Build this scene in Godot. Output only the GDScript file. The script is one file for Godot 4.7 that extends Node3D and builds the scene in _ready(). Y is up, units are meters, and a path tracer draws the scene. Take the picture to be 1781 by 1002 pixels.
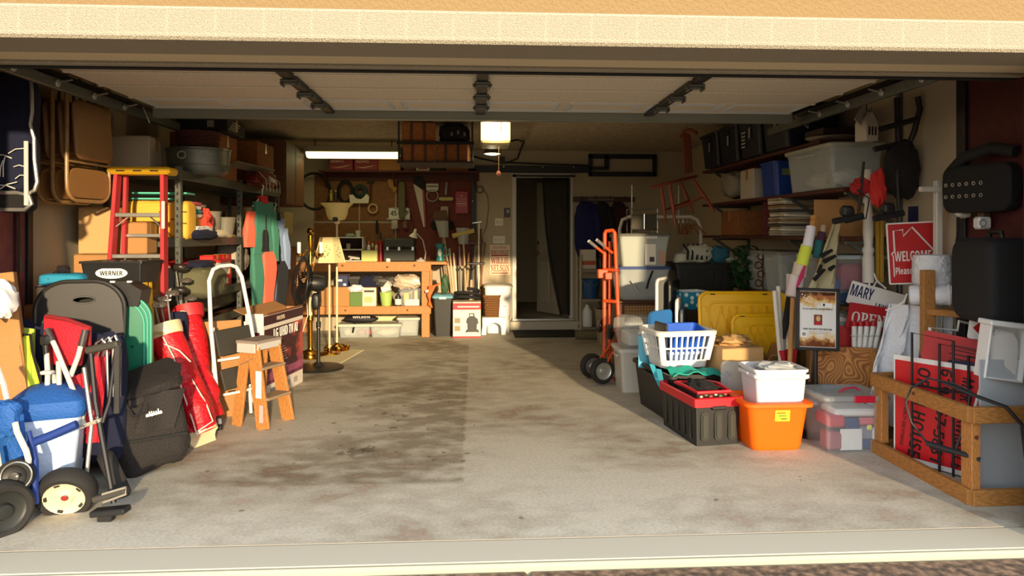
extends Node3D

# ---------------------------------------------------------------- mesh builder
class MB:
	var v := PackedVector3Array()
	var uv := PackedVector2Array()
	var x := Transform3D()

	func tri(a: Vector3, b: Vector3, c: Vector3, ua := Vector2.ZERO, ub := Vector2.ZERO, uc := Vector2.ZERO) -> void:
		if a.is_equal_approx(b) or b.is_equal_approx(c) or a.is_equal_approx(c):
			return
		v.append_array([x * a, x * b, x * c])
		uv.append_array([ua, ub, uc])

	func quad(a: Vector3, b: Vector3, c: Vector3, d: Vector3) -> MB:
		tri(a, b, c)
		tri(a, c, d)
		return self

	func pic(a: Vector3, b: Vector3, c: Vector3, d: Vector3) -> MB:  # a quad that carries a print, corners from the lower left round
		tri(a, b, c, Vector2(0, 1), Vector2(1, 1), Vector2(1, 0))
		tri(a, c, d, Vector2(0, 1), Vector2(1, 0), Vector2(0, 0))
		return self

	func tri_o(a: Vector3, b: Vector3, c: Vector3, o: Vector3) -> void:
		if (b - a).cross(c - a).dot((a + b + c) / 3.0 - o) < 0.0:
			tri(a, c, b)
		else:
			tri(a, b, c)

	func quad_o(a: Vector3, b: Vector3, c: Vector3, d: Vector3, o: Vector3) -> void:
		tri_o(a, b, c, o)
		tri_o(a, c, d, o)

	# a box with chamfered edges
	func box(c: Vector3, s: Vector3, b := 0.003) -> MB:
		var h := s / 2.0
		b = minf(b, minf(h.x, minf(h.y, h.z)) * 0.8)
		var p := func(sx: float, sy: float, sz: float, k: int) -> Vector3:
			var q := Vector3(sx * (h.x - b), sy * (h.y - b), sz * (h.z - b))
			q[k] = Vector3(sx, sy, sz)[k] * h[k]
			return c + q
		var sg := [-1.0, 1.0]
		for k in 3:
			var i := (k + 1) % 3
			var j := (k + 2) % 3
			for s0 in sg:
				var q := []
				for e in [[-1, -1], [1, -1], [1, 1], [-1, 1]]:
					var t := Vector3.ZERO
					t[k] = s0
					t[i] = e[0]
					t[j] = e[1]
					q.append(p.call(t.x, t.y, t.z, k))
				quad_o(q[0], q[1], q[2], q[3], c)
			if b > 0.0005:
				for s1 in sg:
					for s2 in sg:
						var q2 := []
						for e in [[i, -1.0], [i, 1.0], [j, 1.0], [j, -1.0]]:
							var t := Vector3.ZERO
							t[i] = s1
							t[j] = s2
							t[k] = e[1]
							q2.append(p.call(t.x, t.y, t.z, e[0]))
						quad_o(q2[0], q2[1], q2[2], q2[3], c)
		if b > 0.0005:
			for sx in sg:
				for sy in sg:
					for sz in sg:
						tri_o(p.call(sx, sy, sz, 0), p.call(sx, sy, sz, 1), p.call(sx, sy, sz, 2), c)
		return self

	# a beam of a given section from a to b
	func beam(a: Vector3, b: Vector3, w: float, t: float, bev := 0.003, up := Vector3.UP) -> MB:
		var keep := x
		var y := (b - a).normalized()
		if absf(y.dot(up)) > 0.98:
			up = Vector3.BACK
		var sx := up.cross(y).normalized()
		x = keep * Transform3D(Basis(sx, y, sx.cross(y)), (a + b) / 2.0)
		box(Vector3.ZERO, Vector3(w, a.distance_to(b), t), bev)
		x = keep
		return self

	func loft(rings: Array, cap0 := true, cap1 := true, round_trip := false, open_ring := false) -> MB:
		var n: int = rings[0].size()
		var m := rings.size()
		for i in (m if round_trip else m - 1):
			var p: PackedVector3Array = rings[i]
			var q: PackedVector3Array = rings[(i + 1) % m]
			for j in (n - 1 if open_ring else n):
				var k := (j + 1) % n
				quad(p[j], q[j], q[k], p[k])
		if cap0 and not round_trip:
			_cap(rings[0], false)
		if cap1 and not round_trip:
			_cap(rings[m - 1], true)
		return self

	func _cap(r: PackedVector3Array, top: bool) -> void:
		var c := Vector3.ZERO
		for p in r:
			c += p / r.size()
		for j in r.size():
			var k := (j + 1) % r.size()
			if top:
				tri(c, r[k], r[j])
			else:
				tri(c, r[j], r[k])

	func rr(hx: float, hz: float, r: float, y: float, n := 4) -> PackedVector3Array:
		var o := PackedVector3Array()
		r = minf(r, minf(hx, hz) * 0.999)
		for q in 4:
			var cx: float = (hx - r) * [1, -1, -1, 1][q]
			var cz: float = (hz - r) * [1, 1, -1, -1][q]
			for i in n + 1:
				var a := PI / 2 * (q + float(i) / n)
				o.append(Vector3(cx + r * cos(a), y, cz + r * sin(a)))
		return o

	# an open tub with walls of a thickness; top is hx,hz at height h, bottom is smaller by the taper; a rim stands out at the top
	func tub(hx: float, hz: float, h: float, taper := 0.03, r := 0.03, rim := 0.012, t := 0.004) -> MB:
		loft([rr(hx - taper, hz - taper, r, 0), rr(hx - taper * 0.1, hz - taper * 0.1, r, h - rim * 1.8), rr(hx + rim, hz + rim, r + rim, h - rim * 1.8), rr(hx + rim, hz + rim, r + rim, h),
			rr(hx - t, hz - t, r, h), rr(hx - taper - t, hz - taper - t, r, t * 1.5)])
		return self

	func tube(pts: Array, r: Variant, n := 8, closed := false) -> MB:
		var m := pts.size()
		var rings := []
		var u := Vector3.ZERO
		for i in m:
			var a: Vector3 = pts[(i - 1 + m) % m] if closed or i > 0 else pts[i]
			var b: Vector3 = pts[(i + 1) % m] if closed or i < m - 1 else pts[i]
			var t := (b - a).normalized()
			if u == Vector3.ZERO:
				u = (Vector3.UP if absf(t.y) < 0.9 else Vector3.RIGHT)
			u = (u - t * u.dot(t)).normalized()
			var w := u.cross(t)
			var ri: float = r[i] if r is Array else r
			var ring := PackedVector3Array()
			for j in n:
				var an := TAU * j / n
				ring.append(pts[i] + (u * cos(an) + w * sin(an)) * ri)
			rings.append(ring)
		return loft(rings, true, true, closed)

	# a profile of (radius, height) turned about y
	func lathe(prof: Array, n := 20, o := Vector3.ZERO, cap := true) -> MB:
		var rings := []
		for p in prof:
			var ring := PackedVector3Array()
			for j in n:
				ring.append(o + Vector3(p[0] * cos(TAU * j / n), p[1], p[0] * sin(TAU * j / n)))
			rings.append(ring)
		return loft(rings, cap, cap)

	func disc(c: Vector3, axis: Vector3, r: float, t: float, n := 20, bev := 0.003) -> MB:
		var keep := x
		x = keep * Transform3D(turn_to(axis), c)
		bev = minf(bev, t * 0.4)
		lathe([[r - bev, -t / 2], [r, -t / 2 + bev], [r, t / 2 - bev], [r - bev, t / 2]], n)
		x = keep
		return self

	func torus(c: Vector3, axis: Vector3, R: float, r: float, n := 24, k := 8, squash := 1.0) -> MB:
		var pts := []
		var b := turn_to(axis)
		for i in n:
			pts.append(c + b * Vector3(R * cos(TAU * i / n), 0, R * sin(TAU * i / n) * squash))
		return tube(pts, r, k, true)

	static func turn_to(axis: Vector3) -> Basis:
		var y := axis.normalized()
		var s := (Vector3.UP if absf(y.y) < 0.95 else Vector3.RIGHT).cross(y).normalized()
		return Basis(s, y, s.cross(y))

	# an outline in the xy plane given depth along z, with chamfered front and back
	func prism(poly: Array, z0: float, z1: float, holes: Array = []) -> MB:
		var p := PackedVector2Array(poly)
		if Geometry2D.is_polygon_clockwise(p):
			p.reverse()
		var outline := p
		if holes.size():  # cut each hole in through a thin bridge
			for hole in holes:
				var hp := PackedVector2Array(hole)
				if not Geometry2D.is_polygon_clockwise(hp):
					hp.reverse()
				var bi := 0
				var bj := 0
				var best := INF
				for i in outline.size():
					for j in hp.size():
						var dd := outline[i].distance_to(hp[j])
						if dd < best:
							best = dd
							bi = i
							bj = j
				var o2 := PackedVector2Array()
				for i in bi + 1:
					o2.append(outline[i])
				for j in hp.size() + 1:
					o2.append(hp[(bj + j) % hp.size()] + (Vector2(1e-5, 1e-5) if j == hp.size() else Vector2.ZERO))
				o2.append(outline[bi] + Vector2(1e-5, -1e-5))
				for i in range(bi + 1, outline.size()):
					o2.append(outline[i])
				outline = o2
		var idx := Geometry2D.triangulate_polygon(outline)
		for i in range(0, idx.size(), 3):
			var a := outline[idx[i]]
			var b := outline[idx[i + 1]]
			var c := outline[idx[i + 2]]
			if (b - a).cross(c - a) < 0:
				var s := b
				b = c
				c = s
			tri(Vector3(a.x, a.y, z1), Vector3(b.x, b.y, z1), Vector3(c.x, c.y, z1))
			tri(Vector3(a.x, a.y, z0), Vector3(c.x, c.y, z0), Vector3(b.x, b.y, z0))
		for n in holes.size() + 1:
			var q := p if n == 0 else PackedVector2Array(holes[n - 1])
			if n > 0 and not Geometry2D.is_polygon_clockwise(q):
				q.reverse()
			for i in q.size():
				var a2 := q[i]
				var b2 := q[(i + 1) % q.size()]
				quad(Vector3(a2.x, a2.y, z0), Vector3(b2.x, b2.y, z0), Vector3(b2.x, b2.y, z1), Vector3(a2.x, a2.y, z1))
		return self

	# a soft sheet: f(u, v) gives its middle, t its thickness
	func sheet(nu: int, nv: int, f: Callable, t := 0.004) -> MB:
		var p := []
		for i in nu + 1:
			for j in nv + 1:
				p.append(f.call(float(i) / nu, float(j) / nv))
		var up := []
		var dn := []
		for i in nu + 1:
			for j in nv + 1:
				var du: Vector3 = p[mini(i + 1, nu) * (nv + 1) + j] - p[maxi(i - 1, 0) * (nv + 1) + j]
				var dv: Vector3 = p[i * (nv + 1) + mini(j + 1, nv)] - p[i * (nv + 1) + maxi(j - 1, 0)]
				var nn := du.cross(dv).normalized() * t / 2.0
				up.append(p[i * (nv + 1) + j] + nn)
				dn.append(p[i * (nv + 1) + j] - nn)
		var at := func(i: int, j: int) -> int: return i * (nv + 1) + j
		for i in nu:
			for j in nv:
				quad(up[at.call(i, j)], up[at.call(i + 1, j)], up[at.call(i + 1, j + 1)], up[at.call(i, j + 1)])
				quad(dn[at.call(i, j)], dn[at.call(i, j + 1)], dn[at.call(i + 1, j + 1)], dn[at.call(i + 1, j)])
		for i in nu:
			quad(dn[at.call(i, 0)], dn[at.call(i + 1, 0)], up[at.call(i + 1, 0)], up[at.call(i, 0)])
			quad(up[at.call(i, nv)], up[at.call(i + 1, nv)], dn[at.call(i + 1, nv)], dn[at.call(i, nv)])
		for j in nv:
			quad(up[at.call(0, j)], up[at.call(0, j + 1)], dn[at.call(0, j + 1)], dn[at.call(0, j)])
			quad(dn[at.call(nu, j)], dn[at.call(nu, j + 1)], up[at.call(nu, j + 1)], up[at.call(nu, j)])
		return self

	# a lumpy soft body (bags, clothes, cushions): a superellipsoid of power p, dented by noise
	func blob(c: Vector3, r: Vector3, p := 2.5, amp := 0.1, s := 1, nu := 20, nv := 12, freq := 1.6) -> MB:
		var noise := FastNoiseLite.new()
		noise.seed = s
		noise.frequency = freq
		var e := 2.0 / p
		var sp := func(a: float) -> float: return signf(a) * pow(absf(a), e)
		var rings := []
		for j in nv + 1:
			var la := -PI / 2 + PI * j / nv
			var ring := PackedVector3Array()
			for i in nu:
				var lo := TAU * i / nu
				var q := Vector3(sp.call(cos(la)) * sp.call(cos(lo)), sp.call(sin(la)), sp.call(cos(la)) * sp.call(sin(lo)))
				q *= 1.0 + amp * noise.get_noise_3dv(q) * 2.0
				ring.append(c + q * r)
			rings.append(ring)
		return loft(rings, true, true)

	func commit(limit := 0.72) -> ArrayMesh:
		var n := v.size() / 3
		var fn := PackedVector3Array()
		var at := {}
		for i in n:
			var a := v[i * 3]
			fn.append((v[i * 3 + 1] - a).cross(v[i * 3 + 2] - a))
			for k in 3:
				var key := Vector3i((v[i * 3 + k] * 20000.0).round())
				if at.has(key):
					at[key].append(i)
				else:
					at[key] = PackedInt32Array([i])
		var un := PackedVector3Array()
		for f in fn:
			un.append(f.normalized())
		var vs := PackedVector3Array()
		var ns := PackedVector3Array()
		var us := PackedVector2Array()
		for i in n:
			for k in [0, 2, 1]:
				var q := v[i * 3 + k]
				var s := Vector3.ZERO
				for j in at[Vector3i((q * 20000.0).round())]:
					if un[j].dot(un[i]) > limit:
						s += fn[j]
				vs.append(q)
				ns.append(s.normalized() if s.length_squared() > 0.0 else Vector3.UP)
				us.append(uv[i * 3 + k])
		var arr := []
		arr.resize(Mesh.ARRAY_MAX)
		arr[Mesh.ARRAY_VERTEX] = vs
		arr[Mesh.ARRAY_NORMAL] = ns
		arr[Mesh.ARRAY_TEX_UV] = us
		var mesh := ArrayMesh.new()
		mesh.add_surface_from_arrays(Mesh.PRIMITIVE_TRIANGLES, arr)
		return mesh

# ---------------------------------------------------------------- scene helpers
func V3(x: float, y: float, z: float) -> Vector3:
	return Vector3(x, y, z)

var MAT := {}
var TEX := {}
var rng := RandomNumberGenerator.new()

func noise_tex(called: String, freq: float, lo: float, octaves := 3, side := 512, kind := FastNoiseLite.TYPE_SIMPLEX, mid := 0.5) -> void:
	var nz := FastNoiseLite.new()
	nz.seed = called.hash() % 1000
	nz.frequency = freq
	nz.noise_type = kind
	nz.fractal_octaves = octaves
	var g := Gradient.new()
	g.offsets = PackedFloat32Array([0.0, mid, 1.0])
	g.colors = PackedColorArray([Color(lo, lo, lo), Color((1 + lo) / 2, (1 + lo) / 2, (1 + lo) / 2), Color.WHITE])
	var t := NoiseTexture2D.new()
	t.width = side
	t.height = side
	t.seamless = true
	t.noise = nz
	t.color_ramp = g
	TEX[called] = t

func defm(key: String, hex: String, rough: float, o := {}) -> StandardMaterial3D:
	var s := StandardMaterial3D.new()
	s.resource_name = key
	s.albedo_color = Color(hex)
	s.roughness = rough
	s.metallic = o.get("metal", 0.0)
	if o.has("tex"):
		s.albedo_texture = TEX[o.tex]
	if o.has("bump"):
		s.heightmap_enabled = true
		s.heightmap_texture = TEX[o.bump]
		s.heightmap_scale = o.get("height", 0.2)
	if o.has("tex") or o.has("bump"):
		s.uv1_triplanar = true
		var sc: Variant = o.get("sc", 2.0)
		s.uv1_scale = sc if sc is Vector3 else Vector3(sc, sc, sc)
		s.uv1_world_triplanar = o.get("world", false)
	if o.has("a"):
		s.transparency = BaseMaterial3D.TRANSPARENCY_ALPHA
		s.albedo_color.a = o.a
	if o.has("coat"):
		s.clearcoat_enabled = true
		s.clearcoat = o.coat
		s.clearcoat_roughness = 0.15
	if o.has("rim"):
		s.rim_enabled = true
		s.rim = o.rim
		s.rim_tint = 0.6
	if o.has("back"):
		s.backlight_enabled = true
		s.backlight = Color(o.back)
	if o.has("glow"):
		s.emission_enabled = true
		s.emission = Color(o.get("glow_color", hex))
		s.emission_energy_multiplier = o.glow
	MAT[key] = s
	return s

func pick(key: Variant) -> Material:  # a named material, or a plain one made from a hex colour ("#rrggbb", "#rrggbb:roughness")
	if key is Material:
		return key
	if MAT.has(key):
		return MAT[key]
	if key.begins_with("#"):
		var p: PackedStringArray = key.split(":")
		return defm(key, p[0], float(p[1]) if p.size() > 1 else 0.6)
	push_error("no material " + key)
	return null

func tag(o: Node, label: String, category: String, group := "") -> Node:
	o.set_meta("label", label)
	o.set_meta("category", category)
	if group:
		o.set_meta("group", group)
	return o

func numbered(called: String) -> String:
	var n := called
	var i := 0
	while has_node(n):
		i += 1
		n = "%s_%03d" % [called, i]
	return n

func thing(called: String, label: String, category: String, at := Vector3.ZERO, yaw := 0.0, group := "") -> Node3D:
	var o := Node3D.new()
	o.name = numbered(called)
	add_child(o)
	o.position = at
	o.rotation_degrees.y = yaw
	tag(o, label, category, group)
	return o

func put(parent: Node, called: String, m: MB, mat: Variant, label := "") -> MeshInstance3D:
	var o := MeshInstance3D.new()
	var n := called
	var i := 0
	while parent.has_node(n):
		i += 1
		n = "%s_%03d" % [called, i]
	o.name = n
	o.mesh = m.commit()
	o.material_override = pick(mat)
	parent.add_child(o, true)
	if label:
		o.set_meta("label", label)
	return o

func solo(called: String, label: String, category: String, m: MB, mat: Variant, at := Vector3.ZERO, yaw := 0.0, group := "") -> MeshInstance3D:
	var o := put(self, numbered(called), m, mat)
	o.position = at
	o.rotation_degrees.y = yaw
	tag(o, label, category, group)
	return o

func copy(o: Node3D, label: String, at: Vector3, turn := Vector3.ZERO, group := "") -> Node3D:
	var c: Node3D = o.duplicate()
	c.name = numbered(str(o.name).rstrip("0123456789").trim_suffix("_"))
	add_child(c)
	c.position = at
	c.rotation_degrees = turn
	c.set_meta("label", label)
	if group:
		c.set_meta("group", group)
	return c

func struct(called: String, m: MB, mat: Variant, parent: Node = self) -> MeshInstance3D:
	var o := put(parent, called, m, mat)
	if parent == self:
		o.set_meta("kind", "structure")
	return o

func bx(parent: Node, called: String, c: Vector3, s: Vector3, mat: Variant, b := 0.003) -> MeshInstance3D:
	return put(parent, called, MB.new().box(c, s, b), mat)

func tb(parent: Node, called: String, pts: Array, r: Variant, mat: Variant, n := 8, closed := false) -> MeshInstance3D:
	return put(parent, called, MB.new().tube(pts, r, n, closed), mat)

func lt(parent: Node, called: String, prof: Array, mat: Variant, o := Vector3.ZERO, n := 20) -> MeshInstance3D:
	return put(parent, called, MB.new().lathe(prof, n, o), mat)

# raised lettering: its middle at «at», facing along the basis' z, at most w wide and h tall
func words(parent: Node, s: String, at: Vector3, h: float, w: float, mat: Variant, turn := Basis(), serif := false, called := "lettering") -> MeshInstance3D:
	var f := SystemFont.new()
	f.font_names = PackedStringArray(["Droid Serif" if serif else "Droid Sans"])
	f.font_weight = 700
	var t := TextMesh.new()
	t.font = f
	t.font_size = 40
	t.pixel_size = 0.01
	t.depth = 0.02
	t.curve_step = 2.0
	t.text = s
	var b := t.get_aabb()
	var o := MeshInstance3D.new()
	o.name = called
	o.mesh = t
	o.material_override = pick(mat)
	var k := Vector3(w / maxf(b.size.x, 0.01), h / maxf(b.size.y, 0.01), 0.1)
	k.x = minf(k.x, k.y * 1.5)
	var c := b.get_center()
	o.transform = Transform3D(turn * Basis.from_scale(k), at - turn * (k * Vector3(c.x, c.y, 0)))
	parent.add_child(o, true)
	return o

func arc(c: Vector3, u: Vector3, w: Vector3, r: float, a0: float, a1: float, n := 8) -> Array:
	var o := []
	for i in n + 1:
		var a := lerpf(a0, a1, float(i) / n)
		o.append(c + (u * cos(a) + w * sin(a)) * r)
	return o

func rect2(w: float, h: float, r := 0.0, n := 4) -> Array:  # a rounded rectangle in xy, middle at 0
	var o := []
	if r <= 0.0:
		return [Vector2(-w / 2, -h / 2), Vector2(w / 2, -h / 2), Vector2(w / 2, h / 2), Vector2(-w / 2, h / 2)]
	for q in 4:
		var c := Vector2((w / 2 - r) * [1, -1, -1, 1][q], (h / 2 - r) * [1, 1, -1, -1][q])
		for i in n + 1:
			var a := PI / 2 * (q + float(i) / n)
			o.append(c + Vector2(cos(a), sin(a)) * r)
	return o

# a flat print drawn into a picture: rows of [x, y, w, h, colour] in shares of the sheet
func print_mat(key: String, w: int, h: int, base: String, marks: Array, rough := 0.6) -> StandardMaterial3D:
	var im := Image.create(w, h, false, Image.FORMAT_RGB8)
	im.fill(Color(base))
	for k in marks:
		im.fill_rect(Rect2i(int(k[0] * w), int(k[1] * h), maxi(1, int(k[2] * w)), maxi(1, int(k[3] * h))), Color(k[4]))
	var s := defm(key, "#ffffff", rough)
	s.albedo_texture = ImageTexture.create_from_image(im)
	return s

func _ready() -> void:
	rng.seed = 7
	# ---- camera: upright lens shifted down, 1.45 m above the slab
	var cam := Camera3D.new()
	cam.name = "camera"
	cam.projection = Camera3D.PROJECTION_FRUSTUM
	cam.near = 0.05
	cam.far = 200.0
	cam.size = 0.05 * 1002.0 / 1190.0
	cam.frustum_offset = Vector2(0, -0.05 * 96.0 / 1190.0)
	cam.position = V3(0, 1.45, 0)
	cam.rotation_degrees.y = -3.15
	add_child(cam)
	cam.current = true
	# ---- sky, sun, exposure
	var we := WorldEnvironment.new()
	we.name = "world_environment"
	var env := Environment.new()
	env.background_mode = Environment.BG_SKY
	var sky := Sky.new()
	var sm := ProceduralSkyMaterial.new()
	sm.sky_top_color = Color("#b9c6d6")
	sm.sky_horizon_color = Color("#fff0d6")
	sm.sky_energy_multiplier = 1.55
	sm.ground_bottom_color = Color("#6b6258")
	sm.ground_horizon_color = Color("#8d8478")
	sm.ground_energy_multiplier = 0.5
	sm.sun_angle_max = 1.0
	sky.sky_material = sm
	env.sky = sky
	env.tonemap_mode = Environment.TONE_MAPPER_LINEAR
	env.tonemap_exposure = 1.4
	env.sdfgi_enabled = true
	env.ssao_enabled = true
	env.ssil_enabled = true
	we.environment = env
	add_child(we)
	var sun := DirectionalLight3D.new()
	sun.name = "sun"
	sun.light_color = Color("#ffe3b8")
	sun.light_energy = 1.65
	sun.light_angular_distance = 1.6
	sun.shadow_enabled = true
	sun.position = V3(2, 3, 8)
	add_child(sun)
	sun.look_at(sun.position + V3(-0.25, -0.172, -1.0))

	textures()
	materials()
	structure()
	garage_door()
	lamps()
	left_side()
	left_shelves()
	left_front()
	back_wall()
	back_bench()
	right_back()
	right_shelves()
	right_bins()
	right_signs()
	right_front()
	settle()

func textures() -> void:
	noise_tex("grain", 0.09, 0.88, 3)
	noise_tex("speck", 0.25, 0.72, 2)
	noise_tex("blotch", 0.012, 0.84, 4)
	noise_tex("wood", 0.035, 0.6, 4)
	noise_tex("weave", 0.4, 0.7, 1, 256)
	noise_tex("stucco", 0.05, 0.0, 3, 512, FastNoiseLite.TYPE_SIMPLEX_SMOOTH)
	noise_tex("wrinkle", 0.02, 0.0, 3, 512, FastNoiseLite.TYPE_SIMPLEX_SMOOTH)
	noise_tex("skip_trowel", 0.022, 0.0, 4, 512, FastNoiseLite.TYPE_CELLULAR)
	noise_tex("stone", 0.02, 0.35, 5)
	# plywood face figure: contour rings
	var nz := FastNoiseLite.new()
	nz.seed = 11
	nz.frequency = 0.006
	nz.fractal_octaves = 2
	var g := Gradient.new()
	var off := PackedFloat32Array()
	var col := PackedColorArray()
	for i in 25:
		off.append(i / 24.0)
		col.append(Color("#c98d4e") if i % 2 == 0 else Color("#7d4a1e"))
	g.offsets = off
	g.colors = col
	var t := NoiseTexture2D.new()
	t.width = 512
	t.height = 512
	t.seamless = true
	t.noise = nz
	t.color_ramp = g
	TEX["figure"] = t

func materials() -> void:
	defm("stucco_cream", "#c3bba4", 0.95, {"tex": "speck", "bump": "stucco", "sc": 5.0, "height": 0.7, "world": true})
	defm("stucco_tan", "#8e7650", 0.95, {"tex": "grain", "bump": "skip_trowel", "sc": 4.0, "height": 0.5, "world": true})
	defm("trim_cream", "#d8cba6", 0.8, {"tex": "grain", "sc": 2.0, "world": true})
	defm("drywall", "#b3a58a", 0.95, {"tex": "grain", "bump": "stucco", "sc": 1.5, "height": 0.04, "world": true})
	defm("drywall_ceiling", "#b3a58a", 0.95, {"tex": "blotch", "sc": 1.0, "world": true})
	defm("red_paint", "#4e1512", 0.7, {"tex": "blotch", "sc": 1.2, "world": true})
	defm("dusty_red", "#8a4a48", 0.75, {"tex": "blotch", "sc": 1.2, "world": true})
	defm("black_paint", "#17161a", 0.55, {"tex": "grain", "sc": 2.0})
	defm("paver", "#9c7d62", 0.85, {"tex": "stone", "bump": "stone", "sc": 1.4, "height": 0.3, "world": true})
	defm("apron", "#d0c8b2", 0.9, {"tex": "speck", "bump": "speck", "sc": 3.0, "height": 0.03, "world": true})
	defm("apron_edge", "#d9cda8", 0.9, {"tex": "speck", "sc": 3.0, "world": true})
	defm("door_white", "#e6dec8", 0.6, {"tex": "grain", "sc": 1.0})
	defm("galvanized", "#6f736b", 0.42, {"metal": 0.7, "tex": "blotch", "sc": 4.0})
	defm("dark_steel", "#3b3c39", 0.5, {"metal": 0.6, "tex": "grain", "sc": 3.0})
	defm("chrome", "#d8d8d4", 0.2, {"metal": 1.0})
	defm("silver", "#b9b9b2", 0.35, {"metal": 0.8})
	defm("brass", "#b98a3a", 0.25, {"metal": 1.0})
	defm("cardboard", "#b0814d", 0.9, {"tex": "grain", "sc": 2.0})
	defm("cardboard_pale", "#c9a06a", 0.9, {"tex": "grain", "sc": 2.0})
	defm("cardboard_dark", "#8a5427", 0.9, {"tex": "blotch", "sc": 2.0})
	defm("tape", "#9c7038", 0.3)
	defm("pine", "#d69049", 0.6, {"tex": "wood", "sc": V3(1.0, 9.0, 9.0)})
	defm("pine_up", "#d69049", 0.6, {"tex": "wood", "sc": V3(9.0, 1.0, 9.0)})
	defm("pine_deep", "#c98a48", 0.65, {"tex": "wood", "sc": V3(9.0, 9.0, 1.0)})
	defm("lumber", "#c4863f", 0.75, {"tex": "wood", "sc": V3(1.0, 9.0, 9.0)})
	defm("lumber_up", "#c88c48", 0.75, {"tex": "wood", "sc": V3(9.0, 1.0, 9.0)})
	defm("lumber_deep", "#c4863f", 0.75, {"tex": "wood", "sc": V3(9.0, 9.0, 1.0)})
	defm("knot", "#5e2f12", 0.7)
	defm("dark_wood", "#552413", 0.5, {"tex": "wood", "sc": V3(8.0, 1.0, 8.0)})
	defm("brown_wood", "#6e4222", 0.6, {"tex": "wood", "sc": V3(8.0, 1.0, 8.0)})
	defm("pegboard_brown", "#7d5024", 0.75, {"tex": "blotch", "sc": 1.5})
	defm("pegboard_red", "#6b2a17", 0.75, {"tex": "blotch", "sc": 1.5})
	defm("shelf_red", "#5c2415", 0.7, {"tex": "wood", "sc": V3(1.0, 8.0, 8.0)})
	defm("plywood", "#ffffff", 0.7, {"tex": "figure", "sc": 0.8})
	defm("black_plastic", "#1a1a1a", 0.45)
	defm("black_matte", "#121212", 0.85)
	defm("black_cloth", "#191719", 0.95, {"tex": "weave", "sc": 6.0, "bump": "wrinkle", "height": 0.35})
	defm("brown_black_cloth", "#241e1b", 0.8, {"tex": "weave", "sc": 5.0, "bump": "wrinkle", "height": 0.35})
	defm("navy_cloth", "#141a38", 0.95, {"tex": "weave", "sc": 6.0})
	defm("rubber", "#24221f", 0.85, {"tex": "grain", "sc": 4.0})
	defm("red_cloth", "#cc1a30", 0.75, {"tex": "weave", "sc": 5.0, "bump": "wrinkle", "height": 0.35})
	defm("red_nylon", "#c4101e", 0.5, {"bump": "wrinkle", "height": 1.0, "sc": 2.0})
	defm("blue_cloth", "#1d63b8", 0.7, {"tex": "weave", "sc": 5.0, "bump": "wrinkle", "height": 0.35})
	defm("deep_blue_cloth", "#123a8c", 0.7, {"tex": "weave", "sc": 5.0})
	defm("white_cloth", "#d5d8dc", 0.85, {"bump": "wrinkle", "height": 1.0, "sc": 2.0})
	defm("pale_blue_cloth", "#c2d2ea", 0.85, {"bump": "wrinkle", "height": 0.35, "sc": 2.0})
	defm("cream_plastic", "#e6d9ae", 0.45, {"tex": "grain", "sc": 3.0})
	defm("white_plastic", "#dcdcd8", 0.4)
	defm("white_paint", "#d4d0c4", 0.6, {"tex": "grain", "sc": 3.0})
	defm("orange_plastic", "#ee7a10", 0.4, {"back": "#ee7a10"})
	defm("yellow_plastic", "#f0b90a", 0.45)
	defm("clear_plastic", "#d3d8d8", 0.3, {"a": 0.11})
	defm("frosted_plastic", "#c5ccc8", 0.4, {"a": 0.33})
	defm("misty_plastic", "#b9bfb4", 0.45, {"a": 0.6})
	defm("pane", "#ffffff", 0.05, {"a": 0.08})
	defm("safety_orange", "#d2501c", 0.5, {"tex": "blotch", "sc": 4.0})
	defm("ladder_red", "#b02a30", 0.5, {"tex": "grain", "sc": 3.0})
	defm("ladder_yellow", "#edb81c", 0.5, {"tex": "grain", "sc": 3.0})
	defm("tan_enamel", "#9a7648", 0.35, {"tex": "blotch", "sc": 3.0})
	defm("tan_vinyl", "#8a6236", 0.5, {"tex": "grain", "sc": 5.0})
	defm("wicker", "#8a5c2c", 0.8, {"tex": "speck", "sc": 8.0, "bump": "weave", "height": 0.8})
	defm("sign_red", "#b01a1c", 0.5)
	defm("sign_white", "#dcdad4", 0.5)
	defm("canvas", "#cfc49a", 0.85, {"tex": "weave", "sc": 4.0, "bump": "wrinkle", "height": 0.35})
	defm("camouflage", "#9a8c66", 0.9, {"tex": "stone", "sc": 4.0})
	defm("shade_cream", "#efe3b4", 0.85, {"back": "#efe3b4"})
	defm("enamel_tan", "#a3925f", 0.5, {"tex": "blotch", "sc": 2.0})

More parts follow.
